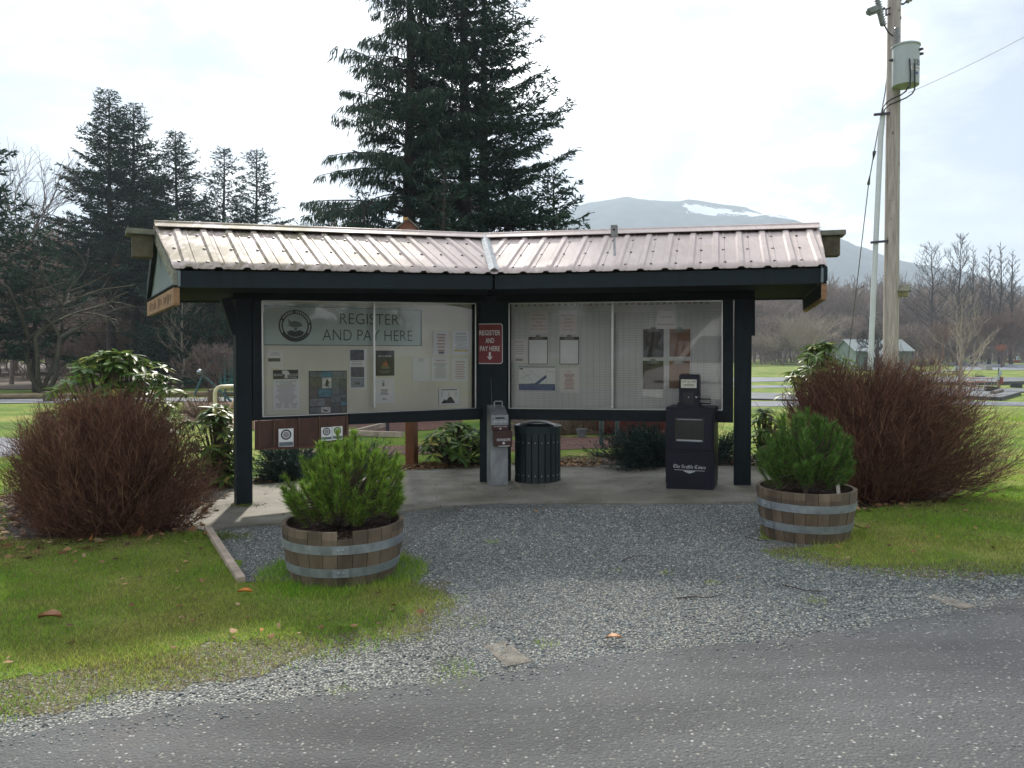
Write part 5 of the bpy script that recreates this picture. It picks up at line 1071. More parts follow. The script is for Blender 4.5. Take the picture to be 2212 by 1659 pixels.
for i, (u, s, lb) in enumerate(((2136,1.0,'leafless tree on the left of the tight cluster at the right edge'),(2160,1.04,'leafless tree in the middle of the tight cluster at the right edge'),(2184,.98,'leafless tree on the right of the tight cluster at the right edge'))): dup(q, gp_(u,YT+4+i), 1.3*i+.5, lb, b1, (1.35,1.35,s))
dup(q, gp_(2120,YT+8), .7, 'single thin leafless pole tree left of the tight cluster', b1, (.5,.5,.86))
btree(leader(111, (864-640)/FP*45, 4.6, 22, .14, .008), 'maple_tree', 'small pale leafless maple on the lawn right of the nest box pole', barkp, gp_(2076,45), .6, thick=.03)
btree(fit(bare(115, 10.5, .55, 4, .10, (3,3), .4, .40, .09, multi=11, fine=.016, minL=.25), ww_(150,92), ww_(185,92)), 'bare_tree', 'pale many-stemmed leafless tree beyond the lawn, right of the shelter', barkp, gp_(1735,92), .2, thick=.05)
btree(fit(bare(118, 8.6, .7, 5, .24, (3,4), .3, .30, .14, fine=.012, minL=.25), ww_(140,86), ww_(120,86)), 'bare_tree', 'dark spreading leafless tree in front of the green shed', barkd, gp_(1893,86), .2, thick=.05)
btree(fit(bare(119, 6.4, .6, 5, .15, (2,3), .4, .34, .10, fine=.012, minL=.25), ww_(130,88), ww_(90,88)), 'bare_tree', 'young reddish leafless tree between the shed and the pale maple', plain('reddish_twigs', (.15,.085,.065), .95, var=.3, scale=1), gp_(2026,88), .2, thick=.05)
btree(fit(bare(121, 9.5, .62, 5, .2, (3,4), .35, .28, .12, multi=3, fine=.014, minL=.25), ww_(140,118), ww_(110,118)), 'bare_tree', 'reddish leafless tree with three stems by the gravel drive', MATS['reddish_twigs'], gp_(2166,118), .2, thick=.05)
btree(fit(bare(123, 8.0, .55, 5, .08, (2,3), .3, .34, .14, fine=.006, minL=.22), 12.2, 5.5), 'bare_tree', 'pale fine-twigged leafless tree at the left edge', plain('grey_brown_twigs', (.14,.11,.10), .95), gp_(24,36), .2, thick=.04)
btree(fit(bare(125, 5.2, .8, 3, .20, (2,3), .12, .5, .16, multi=4, fine=.012, minL=.3), 5.6, 8.0), 'mossy_tree', 'dark mossy tree with long leaning limbs at the left, before the wood', barkm, gp_(92,27.5), 1.0, thick=.05)
btree(leader(127, 5.5, 2.4, 24, .06, .006), 'bare_tree', 'thin leafless sapling showing against the low dark firs', barkp, gp_(395,33), .2, thick=.03)
btree(fit(bare(128, 9.5, .5, 5, .1, (3,3), .3, .30, .12, fine=.012, minL=.2), zat(432,48), 3.6), 'bare_tree', 'small round leafless tree left of the tall drooping conifer', plain('grey_brown_twigs', (.14,.11,.10), .95), gp_(690,48), .2, thick=.04)
btree(bare(129, 2.3, .6, 4, .03, (3,4), .3, .3, .12, multi=4, fine=.006, minL=.12), 'bare_shrub', 'leafless shrub in front of the rope climbing frame', plain('grey_brown_twigs', (.14,.11,.10), .95), gp_(465,21), .2, thick=.02)
# ================================================================ red-twigged shrubs
def twig_shrub(seed, rx, ry, H, n, wind=0, thick=.0026):
    # stems from a narrow base fan out into a broad dome packed with fine upright twigs
    rs = random.Random(seed); seg = []
    cl = [(rs.uniform(0, 6.283), rs.random()**.75, rs.uniform(.86,1.12)) for _ in range(46)]
    for i in range(n):
        ca, cz_, cr = rs.choice(cl); a = ca+rs.gauss(0,.34); f = rs.random()**(.33 if i % 3 else .8)*cr; zc = min(.99, max(.01, abs(cz_+rs.gauss(0,.15)))); zc = zc if zc < .99 else rs.random(); ce, se = math.cos(a), math.sin(a)
        rad = (1-zc**3.4)**.46*(.80+.20*min(1, zc*4))*(1+.07*math.sin(3*a+seed)+.05*math.sin(7*a+9*zc)); sx = rx*(1+(wind if ce > 0 else 0)*max(0, ce)*(1-zc*.75))
        p = Vector((ce*sx*rad*f, se*ry*rad*f, H*zc*(.88+.12*f)*(1+.05*math.sin(5*a+seed*2)+.04*math.sin(11*a)))); out = Vector((ce, se, 0)); low = 1-zc
        d = (out*(.30+.55*low*f)*(1+wind*max(0,ce)*1.4)+Vector((0,0,.95-.35*low))+Vector((rs.gauss(0,.22),rs.gauss(0,.22),rs.gauss(0,.12)))).normalized()
        L = rs.uniform(.16,.36)*(1+wind*max(0,ce)*.8); p0 = p-d*L*.75
        if p0.z < .01: p0.z = .01+rs.random()*.03
        if i % 4 == 0:
            b_ = Vector((p.x*.25+rs.gauss(0,.06), p.y*.25+rs.gauss(0,.06), 0)); m_ = b_.lerp(p0, .55)+Vector((0,0,.06*H)); seg.append([*b_,*m_,.0090,.0066]); seg.append([*m_,*p0,.0066,.0036])
        q = p0; r = thick*rs.uniform(.7,1.35)
        for k in range(3):
            d = (d+Vector((rs.gauss(0,.12),rs.gauss(0,.12),rs.gauss(.04,.08)))).normalized(); q2 = q+d*L/3; seg.append([*q,*q2,r*(1-.2*k),r*(1-.2*(k+1))])
            for j in range(2):
                e = Vector((rs.gauss(0,1),rs.gauss(0,1),rs.gauss(.3,.6))).normalized(); d2 = (d+e*.75).normalized(); l = L*rs.uniform(.22,.5); q3 = q2+d2*l*.5; d3 = (d2+Vector((rs.gauss(0,.2),rs.gauss(0,.2),rs.gauss(.12,.15)))).normalized(); seg.append([*q2,*q3,r*.6,r*.48]); seg.append([*q3,*(q3+d3*l*.5),r*.48,r*.3])
            q = q2
    return seg
rt = leafm('red_brown_twigs', [(0, (0.0593, 0.0261, 0.0171)), (0.45, (0.1311, 0.054, 0.0343)), (0.8, (0.1946, 0.0859, 0.053)), (1, (0.2708, 0.1718, 0.0896))], .7, 0, .3)
def shrub(seg, name, label, loc, mat=rt, leaves=None):
    t = thing(name, label, 'shrub', loc); S = np.array(seg); S[:,2] = np.maximum(S[:,2], -.02); S[:,5] = np.maximum(S[:,5], .0)
    npmesh('twigs', *tubes(S, 3), mat, t); return t
LS = Vector((-3.30,6.26,0)); LS.z = gz(LS.x,LS.y)
shrub(twig_shrub(201, .82, .62, 1.06, 4200), 'twig_shrub', 'big dense red-brown leafless shrub at the left of the shelter', LS)
RS = Vector((3.30,7.15,0)); RS.z = gz(RS.x,RS.y)
shrub(twig_shrub(203, .84, .70, 1.20, 4800, wind=.62), 'twig_shrub', 'big red-brown leafless shrub arching to the right, behind a barrel', RS)
dk_red = leafm('deep_red_twigs', [(0,(.10,.02,.016)),(.6,(.19,.040,.032)),(1,(.26,.075,.055))], .7, 0, .3)
for u, Y, s, lb in ((1395,13.2,.8,'deep red twiggy shrub beyond the large juniper'),(1345,13.6,.7,'deep red twiggy shrub behind the grey-green steel posts')):
    p = gp_(u,Y); shrub(twig_shrub(210+u, .75, .5, s, 700), 'twig_shrub', lb, p, dk_red)
drym = leafm('dry_stems', [(0,(.10,.07,.04)),(1,(.24,.18,.11))], .9, 0, .2)
for u, Y, s, lb in ((1240,13.4,.55,'dry brown clump of stems around the grey tub'),(437,17.5,.55,'low brown mound of twigs on the bark play ground'),(1480,13.5,.5,'dry brown clump left of the newspaper box')): shrub(twig_shrub(220+u, .7, .5, s, 350), 'dry_shrub', lb, gp_(u,Y), drym)
# ================================================================ rhododendrons
rho = leafm('rhododendron_leaves', [(0, (0.0522, 0.1092, 0.0216)), (0.5, (0.1015, 0.189, 0.036)), (0.85, (0.1812, 0.266, 0.054)), (1, (0.406, 0.364, 0.072))], .36, .3, .22)
def rhodo(seed, name, label, loc, rx, ry, z0, z1, n, size=.13, dens=9):
    rg = np.random.default_rng(seed); t = thing(name, label, 'shrub', loc); VV = []; FF = []; k = 0; seg = []
    for i in range(n):
        a = rg.uniform(0, 6.283); f = rg.random()**.5; zc = rg.uniform(0,1); rr_ = math.sqrt(max(.05, 1-(zc*1.0)**2.2)); p = np.array([math.cos(a)*rx*f*rr_, math.sin(a)*ry*f*rr_, z0+(z1-z0)*zc]); o = unit(np.array([p[0]/rx, p[1]/ry, .55]))
        seg.append([p[0]*.25,p[1]*.25,0.0,p[0]*.6,p[1]*.6,p[2]*.65,.012,.009]); seg.append([p[0]*.6,p[1]*.6,p[2]*.65,*p,.009,.005])
        tip = o*.55+np.array([0,0,.75]); tip = unit(tip); x = unit(np.cross(tip, [.3,.9,.1])); y = np.cross(tip, x)
        for j in range(dens):
            b = 6.283*j/dens+rg.normal()*.25; e = x*math.cos(b)+y*math.sin(b); dr_ = rg.uniform(-.55,.35); d = unit(e+tip*dr_); L = size*rg.uniform(.75,1.2); w_ = L*.30; s_ = unit(np.cross(d, tip)); nn = unit(np.cross(s_, d)); dp = rg.uniform(.05,.30)
            st = [(0,.04,0),(.25,.8,.02),(.55,1,-.02),(.82,.62,-.5*dp),(1,.02,-dp)]; 
            for q, (a_, wd, hh) in enumerate(st):
                c = p+d*L*a_+nn*L*hh*.6; VV += [c-s_*w_*wd/2+nn*w_*wd*.14, c, c+s_*w_*wd/2+nn*w_*wd*.14]
            for q in range(4):
                r_ = k+3*q; FF += [(r_,r_+1,r_+4),(r_,r_+4,r_+3),(r_+1,r_+2,r_+5),(r_+1,r_+5,r_+4)]
            k += 15
    npmesh('leaves', np.array(VV), np.array(FF), rho, t, smooth=True); npmesh('stems', *tubes(np.array(seg), 4), plain('rhodo_stem', (.10,.075,.05), .9), t); return t
P = lambda u, v, Y: at(u, v, Y)
def rh(seed, label, u, Y, wpx, vtop, vbot, n, size=.13, ry=.5):
    p = gp_(u, Y); rx = wpx/2/FP*Y; rhodo(seed, 'rhododendron', label, p, rx, ry, zat(vbot,Y)-p.z, zat(vtop,Y)-p.z, n, size)
rh(301, 'rhododendron with shiny sunlit leaves rising behind the left twig shrub', 250, 8.0, 330, 762, 930, 150, .15)
rh(302, 'rhododendron between the left twig shrub and the left post', 468, 8.4, 135, 880, 1035, 95, .145)
rh(303, 'rhododendron behind the shelter, framed by the red-brown post and the fee post', 985, 9.9, 190, 915, 985, 75, .15, .5)
rh(304, 'rhododendron poking up behind the right twig shrub, left of the pole', 1770, 8.7, 170, 742, 860, 55, .15)
rh(305, 'low rhododendron between the right post and the right pine', 1652, 9.0, 80, 885, 1010, 36, .13, .4)
rh(306, 'rhododendron sprig above the right twig shrub, under the pole', 1960, 8.8, 160, 795, 880, 16, .14, .3)
# ================================================================ junipers and dwarf pines
jun = leafm('juniper_sprays', [(0,(.014,.034,.030)),(.6,(.030,.062,.054)),(1,(.055,.095,.075))], .6, .15, .3)
def juniper(seed, label, loc, rx, ry, H, n):
    rg = np.random.default_rng(seed); t = thing('juniper', label, 'shrub', loc); nb = NB(); seg = []
    for i in range(n):
        a = rg.uniform(0, 6.283); f = rg.random()**.6; e = np.array([math.cos(a), math.sin(a), 0]); el = rg.uniform(.02, 1.25); d = unit(e*math.cos(el)+np.array([0,0,1])*math.sin(el)*.9); env = 1/math.sqrt((d[0]/rx)**2+(d[1]/ry)**2+(d[2]/H)**2); L = env*rg.uniform(.55,1.08)
        T = np.linspace(.25, 1, 12); c = np.outer(T*L, d)+np.outer(T**2*L*.12, [0,0,-1]); m = 26
        for q in range(12):
            td = unit(d+rg.normal(size=3)*.45+np.array([0,0,.15])); l = (.10+.10*rg.random()); u = rg.random(m)
            p = c[q]+np.outer(u*l*1.3, td); nb.add(*blades(p, np.outer(np.ones(m), td)+rg.normal(size=(m,3))*.55, rg.uniform(.02,.05,m), np.full(m,.008)))
        seg.append([0,0,.02,*c[0],.010,.008]); seg.append([*c[0],*c[-1],.007,.003])
    V, F = nb.get(); V[:,2] = np.maximum(V[:,2], .004); npmesh('foliage', V, F, jun, t); npmesh('stems', *tubes(np.array(seg), 3), MATS['rhodo_stem'], t); return t
def jn(seed, label, u, Y, wpx, vtop, n, ry=.45): p = gp_(u, Y); juniper(seed, label, p, wpx/2/FP*Y, ry, zat(vtop,Y)-p.z, n)
jn(401, 'large blue-green juniper spreading between the bin and the newspaper box', 1400, 9.45, 270, 918, 130, .6)
jn(402, 'blue-green juniper showing between the newspaper box and the right post', 1545, 9.6, 150, 945, 60, .4)
jn(403, 'blue-green juniper behind the left barrel pine, under the leaflet rack', 625, 8.9, 190, 955, 90, .45)
jn(404, 'dark juniper tips showing right of the left barrel pine', 790, 9.3, 100, 948, 45, .4)
pin = leafm('pine_needles', [(0,(.16,.09,.025)),(.05,(.12,.075,.022)),(.06,(.055,.125,.014)),(.5,(.13,.255,.026)),(.85,(.22,.36,.040)),(1,(.34,.43,.08))], .5, .3, .35)
pin2 = leafm('dark_pine_needles', [(0,(.14,.08,.025)),(.05,(.10,.065,.02)),(.06,(.040,.105,.018)),(.5,(.085,.20,.030)),(.85,(.15,.29,.045)),(1,(.24,.36,.07))], .5, .3, .35)
def pine(seed, label, loc, rx, ry, H, n, mat, lean=0):
    rg = np.random.default_rng(seed); t = thing('dwarf_pine', label, 'pine', loc, group='dwarf pines in barrels'); nb = NB(); seg = [[0,0,-.06,lean*.3,0,H*.22,.022,.016]]; base = np.array([lean*.3,0,H*.34]); k = 0
    while k < n:
        a = k*2.39996+rg.normal()*.3; f = rg.random(); el = math.asin(min(1, -.22+1.22*f)); d = np.array([math.cos(a)*math.cos(el), math.sin(a)*math.cos(el), math.sin(el)]); env = 1/math.sqrt((d[0]/rx)**2+(d[1]/ry)**2+(max(d[2],0)/(H*.72)+min(d[2],0)/(H*.24))**2)
        rr_ = env*(rg.uniform(.78,1.08) if k % 4 else rg.uniform(.45,.75)); tip = base+d*rr_; bd = unit(d*.6+np.array([0,0,.9])); sl_ = rg.uniform(.10,.17); p0 = tip-bd*sl_
        mid = base+(p0-base)*.55+np.array([0,0,-.02]); seg.append([*base,*mid,.010,.007]); seg.append([*mid,*p0,.007,.005]); seg.append([*p0,*tip,.005,.004])
        m = 165; u = rg.random(m)**.8; p = p0+np.outer(u*sl_, bd); rad = rg.normal(size=(m,3)); rad = unit(rad-np.outer(rad@bd, bd)); dd = rad*rg.uniform(.55,.95,m)[:,None]+np.outer(np.ones(m), bd)*(.55+.5*u)[:,None]; Ln = rg.uniform(.038,.062,m)
        nb.add(*blades(p, dd, Ln, np.full(m,.0042))); k += 1
    npmesh('foliage', *nb.get(), mat, t); npmesh('branches', *tubes(np.array(seg), 5), plain('pine_wood', (.085,.062,.042), .9), t); return t
p = LB+U*.325; pine(501, 'bright green dwarf pine growing in the notched barrel', p+Vector((.02,0,0)), .395, .34, .57, 225, pin)
p = RB+U*.345; pine(502, 'darker green round dwarf pine growing in the right barrel', p, .33, .31, .545, 205, pin2)
# ================================================================ lawn grass, leaf litter, loose stones
def scatter(poly, n, rg):
    a = np.array(poly); lo, hi = a.min(0), a.max(0); P = rg.uniform(lo, hi, (int(n), 2)); return P[inpoly(P, poly)]
rg = np.random.default_rng(91)
lawnL = px([(-350,1480),(0,1478),(300,1430),(600,1395),(890,1350),(940,1310),(955,1292),(860,1262),(640,1266),(520,1260),(452,1150),(330,1178),(200,1198),(60,1214),(-60,1206),(-350,1190)])
lawnR = px([(1850,1100),(1860,1180),(1700,1190),(1760,1218),(1950,1235),(2212,1238),(2500,1215),(2500,1010),(2160,1000),(2080,1050),(2020,1100)])
edgeL = px([(-350,1588),(0,1572),(300,1516),(620,1456),(930,1390),(1000,1330),(960,1285),(870,1250),(640,1262),(520,1262),(452,1150),(-350,1190)])
edgeR = px([(1640,1190),(1700,1225),(1950,1258),(2212,1262),(2600,1220),(2500,1010),(1900,1100),(1850,1180)])
lawnFarR = px([(1640,1010),(2400,1010),(2400,890),(1640,890)]); lawnFarL = px([(-200,1190),(40,1200),(0,1060),(60,1000),(0,990),(-200,1000)])
lawnMid = px([(780,1008),(1300,1006),(1300,985),(820,985)]); lawnMid2 = px([(700,975),(900,962),(900,940),(700,955)])
lawn_i = tag(None, None) if False else None
def grass(name, specs, mat):
    nb = NB()
    for poly, n, h, w_, keep in specs:
        P = scatter(poly, n, rg)
        if keep is not None: P = P[keep(P)]
        for c_, r_ in ((LB,.345),(RB,.325)): P = P[np.hypot(P[:,0]-c_.x, P[:,1]-c_.y) > r_]
        k = len(P); z = GZV(P[:,0], P[:,1]); p = np.stack([P[:,0], P[:,1], z], 1); d = rg.normal(size=(k,3))*np.array([.5,.5,.1])+np.array([0,0,.8])
        nb.add(*blades(p, d, h*rg.uniform(.5,1.25,k), np.full(k,w_)*rg.uniform(.7,1.3,k)))
    return tag(npmesh(name, *nb.get(), mat), kind='stuff')
m, nt, b = _nt('grass_blades'); P = coords(nt, 'Object'); isl = island(nt)
big = ramp(nt, noise(nt, P, .9, 4, .6), [(.40, 0.0), (.62, 1.0)])
g1 = ramp(nt, isl, [(0, (0.0951, 0.2578, 0.0177)), (0.6, (0.2092, 0.4178, 0.0329)), (1, (0.3803, 0.5512, 0.0633))]); g2 = ramp(nt, isl, [(0, (0.1692, 0.2439, 0.0363)), (0.5, (0.3383, 0.3821, 0.0786)), (1, (0.6458, 0.5854, 0.1936))])
col = mix(nt, big, g1, g2); nt.links.new(col, b.inputs['Base Color']); b.inputs['Roughness'].default_value = .7; b.inputs['Specular IOR Level'].default_value = .2
tl = nt.nodes.new('ShaderNodeBsdfTranslucent'); nt.links.new(col, tl.inputs[0]); ms = nt.nodes.new('ShaderNodeMixShader'); ms.inputs[0].default_value = .42; nt.links.new(b.outputs[0], ms.inputs[1]); nt.links.new(tl.outputs[0], ms.inputs[2]); nt.links.new(ms.outputs[0], nt.nodes['Material Output'].inputs[0])
m_grass = m
def area(poly): return abs(sum(poly[i][0]*poly[(i+1)%len(poly)][1]-poly[(i+1)%len(poly)][0]*poly[i][1] for i in range(len(poly))))/2
def bbox(poly): a = np.array(poly); return float(np.prod(a.max(0)-a.min(0)))
def edge_fade(P):      # blades thin out towards the gravel
    dm = np.full(len(P), 9.)
    for E in (edgeL[:6], edgeR[1:6]):
        for (x0,y0),(x1,y1) in zip(E, E[1:]):
            dx, dy = x1-x0, y1-y0; t = np.clip(((P[:,0]-x0)*dx+(P[:,1]-y0)*dy)/(dx*dx+dy*dy), 0, 1); dm = np.minimum(dm, np.hypot(P[:,0]-x0-t*dx, P[:,1]-y0-t*dy))
    n_ = .5+.25*(np.sin(P[:,0]*6+np.sin(P[:,1]*7)*1.5)+np.sin(P[:,1]*9+P[:,0]*3))
    return rg.random(len(P)) < np.clip(dm/.62, 0, 1)**.75*(.30+1.0*n_)
fadeout = lambda P: (np.sin(P[:,0]*7+np.sin(P[:,1]*9)*1.5)+np.sin(P[:,1]*11+P[:,0]*3)+rg.normal(size=len(P))*.7) > .55
ring = lambda c_, r0, r1, n: [(c_.x+r1*math.cos(2*math.pi*i/n), c_.y+r1*math.sin(2*math.pi*i/n)) for i in range(n)]
# the lawn sheet lies over the gravel with a ragged edge
lm = MATS['lawn']
vergeL = px([(-350,1485),(0,1474),(300,1424),(600,1382),(870,1332),(910,1298),(860,1266),(640,1268),(520,1262),(452,1150),(330,1178),(200,1198),(60,1214),(-60,1206),(-350,1190)]); vergeR = px([(1850,1100),(1860,1172),(1730,1188),(1790,1206),(1950,1218),(2212,1220),(2500,1195),(2500,1010),(2160,1000),(2080,1050),(2020,1100)])
m_worn = stone_mat('worn_soil', 60, [(0,(.075,.062,.038)),(.4,(.145,.12,.068)),(.7,(.20,.175,.10)),(.9,(.25,.255,.235)),(1,(.33,.33,.31))], (.075,.068,.04), bst=.7, tint=(2.5,(.10,.125,.03),.52,.5))
wornL = px([(-350,1566),(0,1545),(300,1494),(600,1442),(860,1386),(965,1330),(985,1300),(900,1258),(860,1262),(905,1285),(860,1318),(600,1365),(300,1405),(0,1455),(-350,1465)]); wornR = px([(1660,1185),(1720,1206),(1800,1226),(1950,1244),(2212,1248),(2500,1225),(2500,1190),(2212,1208),(1950,1205),(1790,1192),(1725,1178)])
sheet('worn_verge', rag(wornL, .07, .05, 3), m_worn, .007, .5); sheet('worn_verge', rag(wornR, .06, .05, 4), m_worn, .007, .5)
sheet('lawn_verge', rag(vergeL, .045, .05, 5), lm, .009, .5); sheet('lawn_verge', rag(vergeR, .05, .05, 6), lm, .009, .5)
grass('grass', [(lawnL, bbox(lawnL)*8000, .036, .0042, edge_fade), (lawnR, bbox(lawnR)*5600, .040, .005, edge_fade), (edgeL, bbox(edgeL)*17000, .036, .0042, edge_fade), (edgeR, bbox(edgeR)*8000, .036, .0045, edge_fade),
  (ring(LB,.3,.55,24), 9000, .075, .004, None), (ring(RB,.3,.48,24), 5000, .06, .004, lambda P: P[:,0] > RB.x-.1), *[(ring(gnd(u,v),.0,r_,9), n_, .028, .004, None) for u,v,r_,n_ in ((1062,1172,.06,120),(975,1300,.12,200),(1180,1395,.07,90),(1440,1240,.05,60),(1010,1345,.12,160),(980,1440,.10,160),(985,1472,.14,260),(1540,1262,.05,60),(1330,1235,.05,50),(740,1500,.08,90),(1760,1300,.08,100))], (lawnFarR, bbox(lawnFarR)*170, .05, .012, None), (lawnFarL, bbox(lawnFarL)*900, .05, .007, None), (lawnMid, bbox(lawnMid)*900, .05, .006, None), (lawnMid2, bbox(lawnMid2)*350, .05, .008, None)], m_grass)
m_dry = leafm('dry_grass_straw', [(0,(.13,.10,.045)),(.6,(.24,.20,.09)),(1,(.38,.32,.17))], .8, .2, .2)
grass('dry_grass', [(edgeL, bbox(edgeL)*15000, .032, .0042, edge_fade), (edgeR, bbox(edgeR)*8000, .032, .0045, edge_fade)], m_dry)
def litter(name, specs, mat):
    nb = NB()
    for poly, n, s0, s1 in specs:
        P = scatter(poly, n, rg); k = len(P); z = GZV(P[:,0], P[:,1])+rg.uniform(.016,.04,k); p = np.stack([P[:,0], P[:,1], z], 1); d = rg.normal(size=(k,3))*np.array([1,1,.22]); L = rg.uniform(s0, s1, k)
        d = unit(d); s_ = unit(np.cross(d, np.array([0,0,1.])+rg.normal(size=(k,3))*.3)); nn = np.cross(s_, d); wd = L*rg.uniform(.30,.50,k); m_ = 9; VV = [p+d*(L*.5)[:,None]+nn*(L*.06)[:,None]]
        for q in range(m_): an = 2*math.pi*q/m_; rr_ = rg.uniform(.62,1.18,k)*(1.15 if q == 0 else 1); VV.append(p+d*(L*.5+L*.5*math.cos(an)*rr_)[:,None]+s_*(wd*math.sin(an)*rr_)[:,None]+nn*(L*rg.uniform(-.06,.12,k)*abs(math.sin(an)))[:,None])
        V = np.stack(VV, 1).reshape(-1,3); V[:,2] = np.maximum(V[:,2], GZV(V[:,0],V[:,1])+.012); b_ = (np.arange(k)*(m_+1))[:,None]; nb.add(V, np.concatenate([b_+np.array([[0,1+q,1+(q+1)%m_]]) for q in range(m_)]))
    return tag(npmesh(name, *nb.get(), mat), kind='stuff')
m_litter = leafm('dead_leaves', [(0,(.06,.03,.016)),(.35,(.16,.075,.03)),(.7,(.30,.17,.075)),(.9,(.42,.30,.17)),(1,(.5,.2,.05))], .7, .15, .3)
litter('fallen_leaves', [(lawnL, 330, .018, .05), (lawnR, 330, .02, .055), (bedL, 1500, .03, .08), (bedR, 700, .03, .08), (bedB, 1600, .03, .09), (gpoly[:20], 60, .02, .04), (px([(860,1020),(1040,1012),(1040,998),(870,1006)]), 900, .03, .075), (px([(1200,1012),(1290,1012),(1290,998),(1200,998)]), 300, .03, .07)], m_litter)
for (u, v, s, c, lb) in ((1326,1393,.075,'tan','curled tan leaf lying on the gravel at the road edge'),(529,1291,.085,'orange','bright orange leaf in the grass left of the notched barrel'),(108,1348,.13,'brown','long brown leaf in the lawn near the left edge')):
    p = gnd(u, v)+U*.03; mb = MB(); n = 6
    pts = [(Vector((s*(i/n-.5), s*.30*math.sin(math.pi*min(1,max(0,i/n)))*k_, s*.16*abs(k_)+s*.10*math.sin(3*i/n))), ) for i in range(n+1) for k_ in (-1,0,1)]
    mb.add([q[0]+p for q in pts], [(3*i+a,3*i+a+1,3*i+a+4,3*i+a+3) for i in range(n) for a in (0,1)]); ob2 = mb.build('fallen_leaf', plain('leaf_'+c, {'tan':(.42,.22,.10),'orange':(.62,.20,.03),'brown':(.26,.11,.04)}[c], .6, var=.3, scale=40), None, smooth=True, origin=p); ob2.modifiers.new('leaf', 'SOLIDIFY').thickness = .0012; tag(ob2, lb, 'leaf')
for (pts, r_, lb) in (([(1462,1297),(1500,1294),(1530,1296),(1562,1289)],.004,'long dark stick lying on the gravel at mid right'),([(1345,1216),(1362,1208),(1378,1206),(1392,1200)],.0035,'short brown stick on the gravel below the newspaper box'),([(1610,1163),(1640,1172),(1660,1171)],.0035,'brown stick on the gravel beside the right barrel'),([(1690,1268),(1740,1280),(1775,1283)],.0035,'thin dark twig on the gravel near the right plank')):
    q_ = [Vector(gnd(u,v))+U*.014 for u,v in pts]; mb = MB(); mb.tube(q_, [r_*(1-.2*i) for i in range(len(q_))], 6); tag(mb.build('stick', plain('dead_stick', (.055,.042,.032), .9), None, origin=q_[0]), lb, 'stick')
mb = MB(); moss = leafm('green_moss', [(0,(.07,.10,.015)),(1,(.17,.21,.035))], .9, .1, .1); P_ = np.concatenate([rg.normal(size=(900,2))*[.16,.07]+np.array(gnd(452,1163)[:2]), rg.normal(size=(260,2))*[.10,.05]+np.array(gnd(530,1096)[:2])]); z_ = GZV(P_[:,0],P_[:,1])+.022
tag(npmesh('moss', *kites(np.stack([P_[:,0],P_[:,1],z_],1), rg.normal(size=(len(P_),3))*[1,1,.4], rg.uniform(.008,.022,len(P_)), rg.uniform(.006,.014,len(P_))), moss), kind='stuff')
# loose stones
def stones(name, specs, mat):
    o8 = np.array([[1,0,0],[-1,0,0],[0,1,0],[0,-1,0],[0,0,1],[0,0,-1]], float); f8 = np.array([[0,2,4],[2,1,4],[1,3,4],[3,0,4],[2,0,5],[1,2,5],[3,1,5],[0,3,5]]); nb = NB()
    for poly, n, r0, r1, dz in specs:
        P = scatter(poly, n, rg); k = len(P); z = GZV(P[:,0], P[:,1])+dz; r = rg.uniform(r0, r1, k)*rg.uniform(.7,1.3,k); S = r[:,None,None]*(o8[None]*np.array([1,.8,.5]))*rg.uniform(.6,1.35,(k,6,1)); a = rg.uniform(0,6.28,k); c_, s_ = np.cos(a)[:,None], np.sin(a)[:,None]
        X = S[:,:,0]*c_-S[:,:,1]*s_; Y = S[:,:,0]*s_+S[:,:,1]*c_; V = np.stack([X+P[:,:1], Y+P[:,1:2], S[:,:,2]+z[:,None]+(r*.2)[:,None]], 2).reshape(-1,3); nb.add(V, (f8[None]+(np.arange(k)*6)[:,None,None]).reshape(-1,3))
    return tag(npmesh(name, *nb.get(), mat), kind='stuff')
m_st = leafm('loose_stones', [(0, (0.0608, 0.0729, 0.0774)), (0.3, (0.1436, 0.1658, 0.1713)), (0.6, (0.221, 0.2431, 0.2431)), (0.85, (0.3315, 0.3426, 0.3205)), (0.95, (0.3978, 0.3757, 0.2762)), (1, (0.6078, 0.6078, 0.5856))], .7, 0, .35)
gnear = px([(980,1345),(900,1290),(880,1180),(1000,1100),(1640,1092),(1650,1190),(1760,1225),(2230,1245),(2230,1285),(1620,1394),(1266,1426),(999,1468)]); gl2 = px([(455,1152),(525,1258),(640,1262),(640,1140),(505,1145)]); gstrip = px([(-200,1600),(0,1585),(283,1545),(999,1462),(990,1360),(700,1420),(300,1480),(0,1530),(-200,1550)])
stones('gravel', [(gnear, bbox(gnear)*3600, .0045, .0105, .004), (gl2, bbox(gl2)*3200, .0045, .010, .004), (gstrip, bbox(gstrip)*1100, .0035, .009, .006), (px([(-200,1625),(283,1552),(1266,1428),(1620,1394),(2260,1296),(2260,1330),(1620,1422),(1266,1460),(283,1590),(-200,1660)]), 9000, .003, .0085, .012), (wornL, bbox(wornL)*900, .003, .008, .007), (wornR, bbox(wornR)*900, .003, .008, .007)], m_st)
rdp = px([(-200,1640),(283,1560),(1266,1432),(2260,1300),(2300,1720),(-200,1720)])
stones('road_chippings', [(rdp, bbox(rdp)*330, .0025, .0055, .012)], leafm('pale_chippings', [(0,(.16,.17,.18)),(.5,(.30,.30,.27)),(.8,(.30,.285,.225)),(1,(.38,.38,.36))], .7, 0, .35))
padc = px([(500,1140),(870,1105),(1600,1086),(1580,1020),(900,1022),(560,1060)]); stones('pad_grit', [(padc, 260, .005, .011, .02)], leafm('cones_and_grit', [(0,(.05,.035,.025)),(.7,(.12,.09,.06)),(1,(.25,.2,.15))], .8, 0, .3))
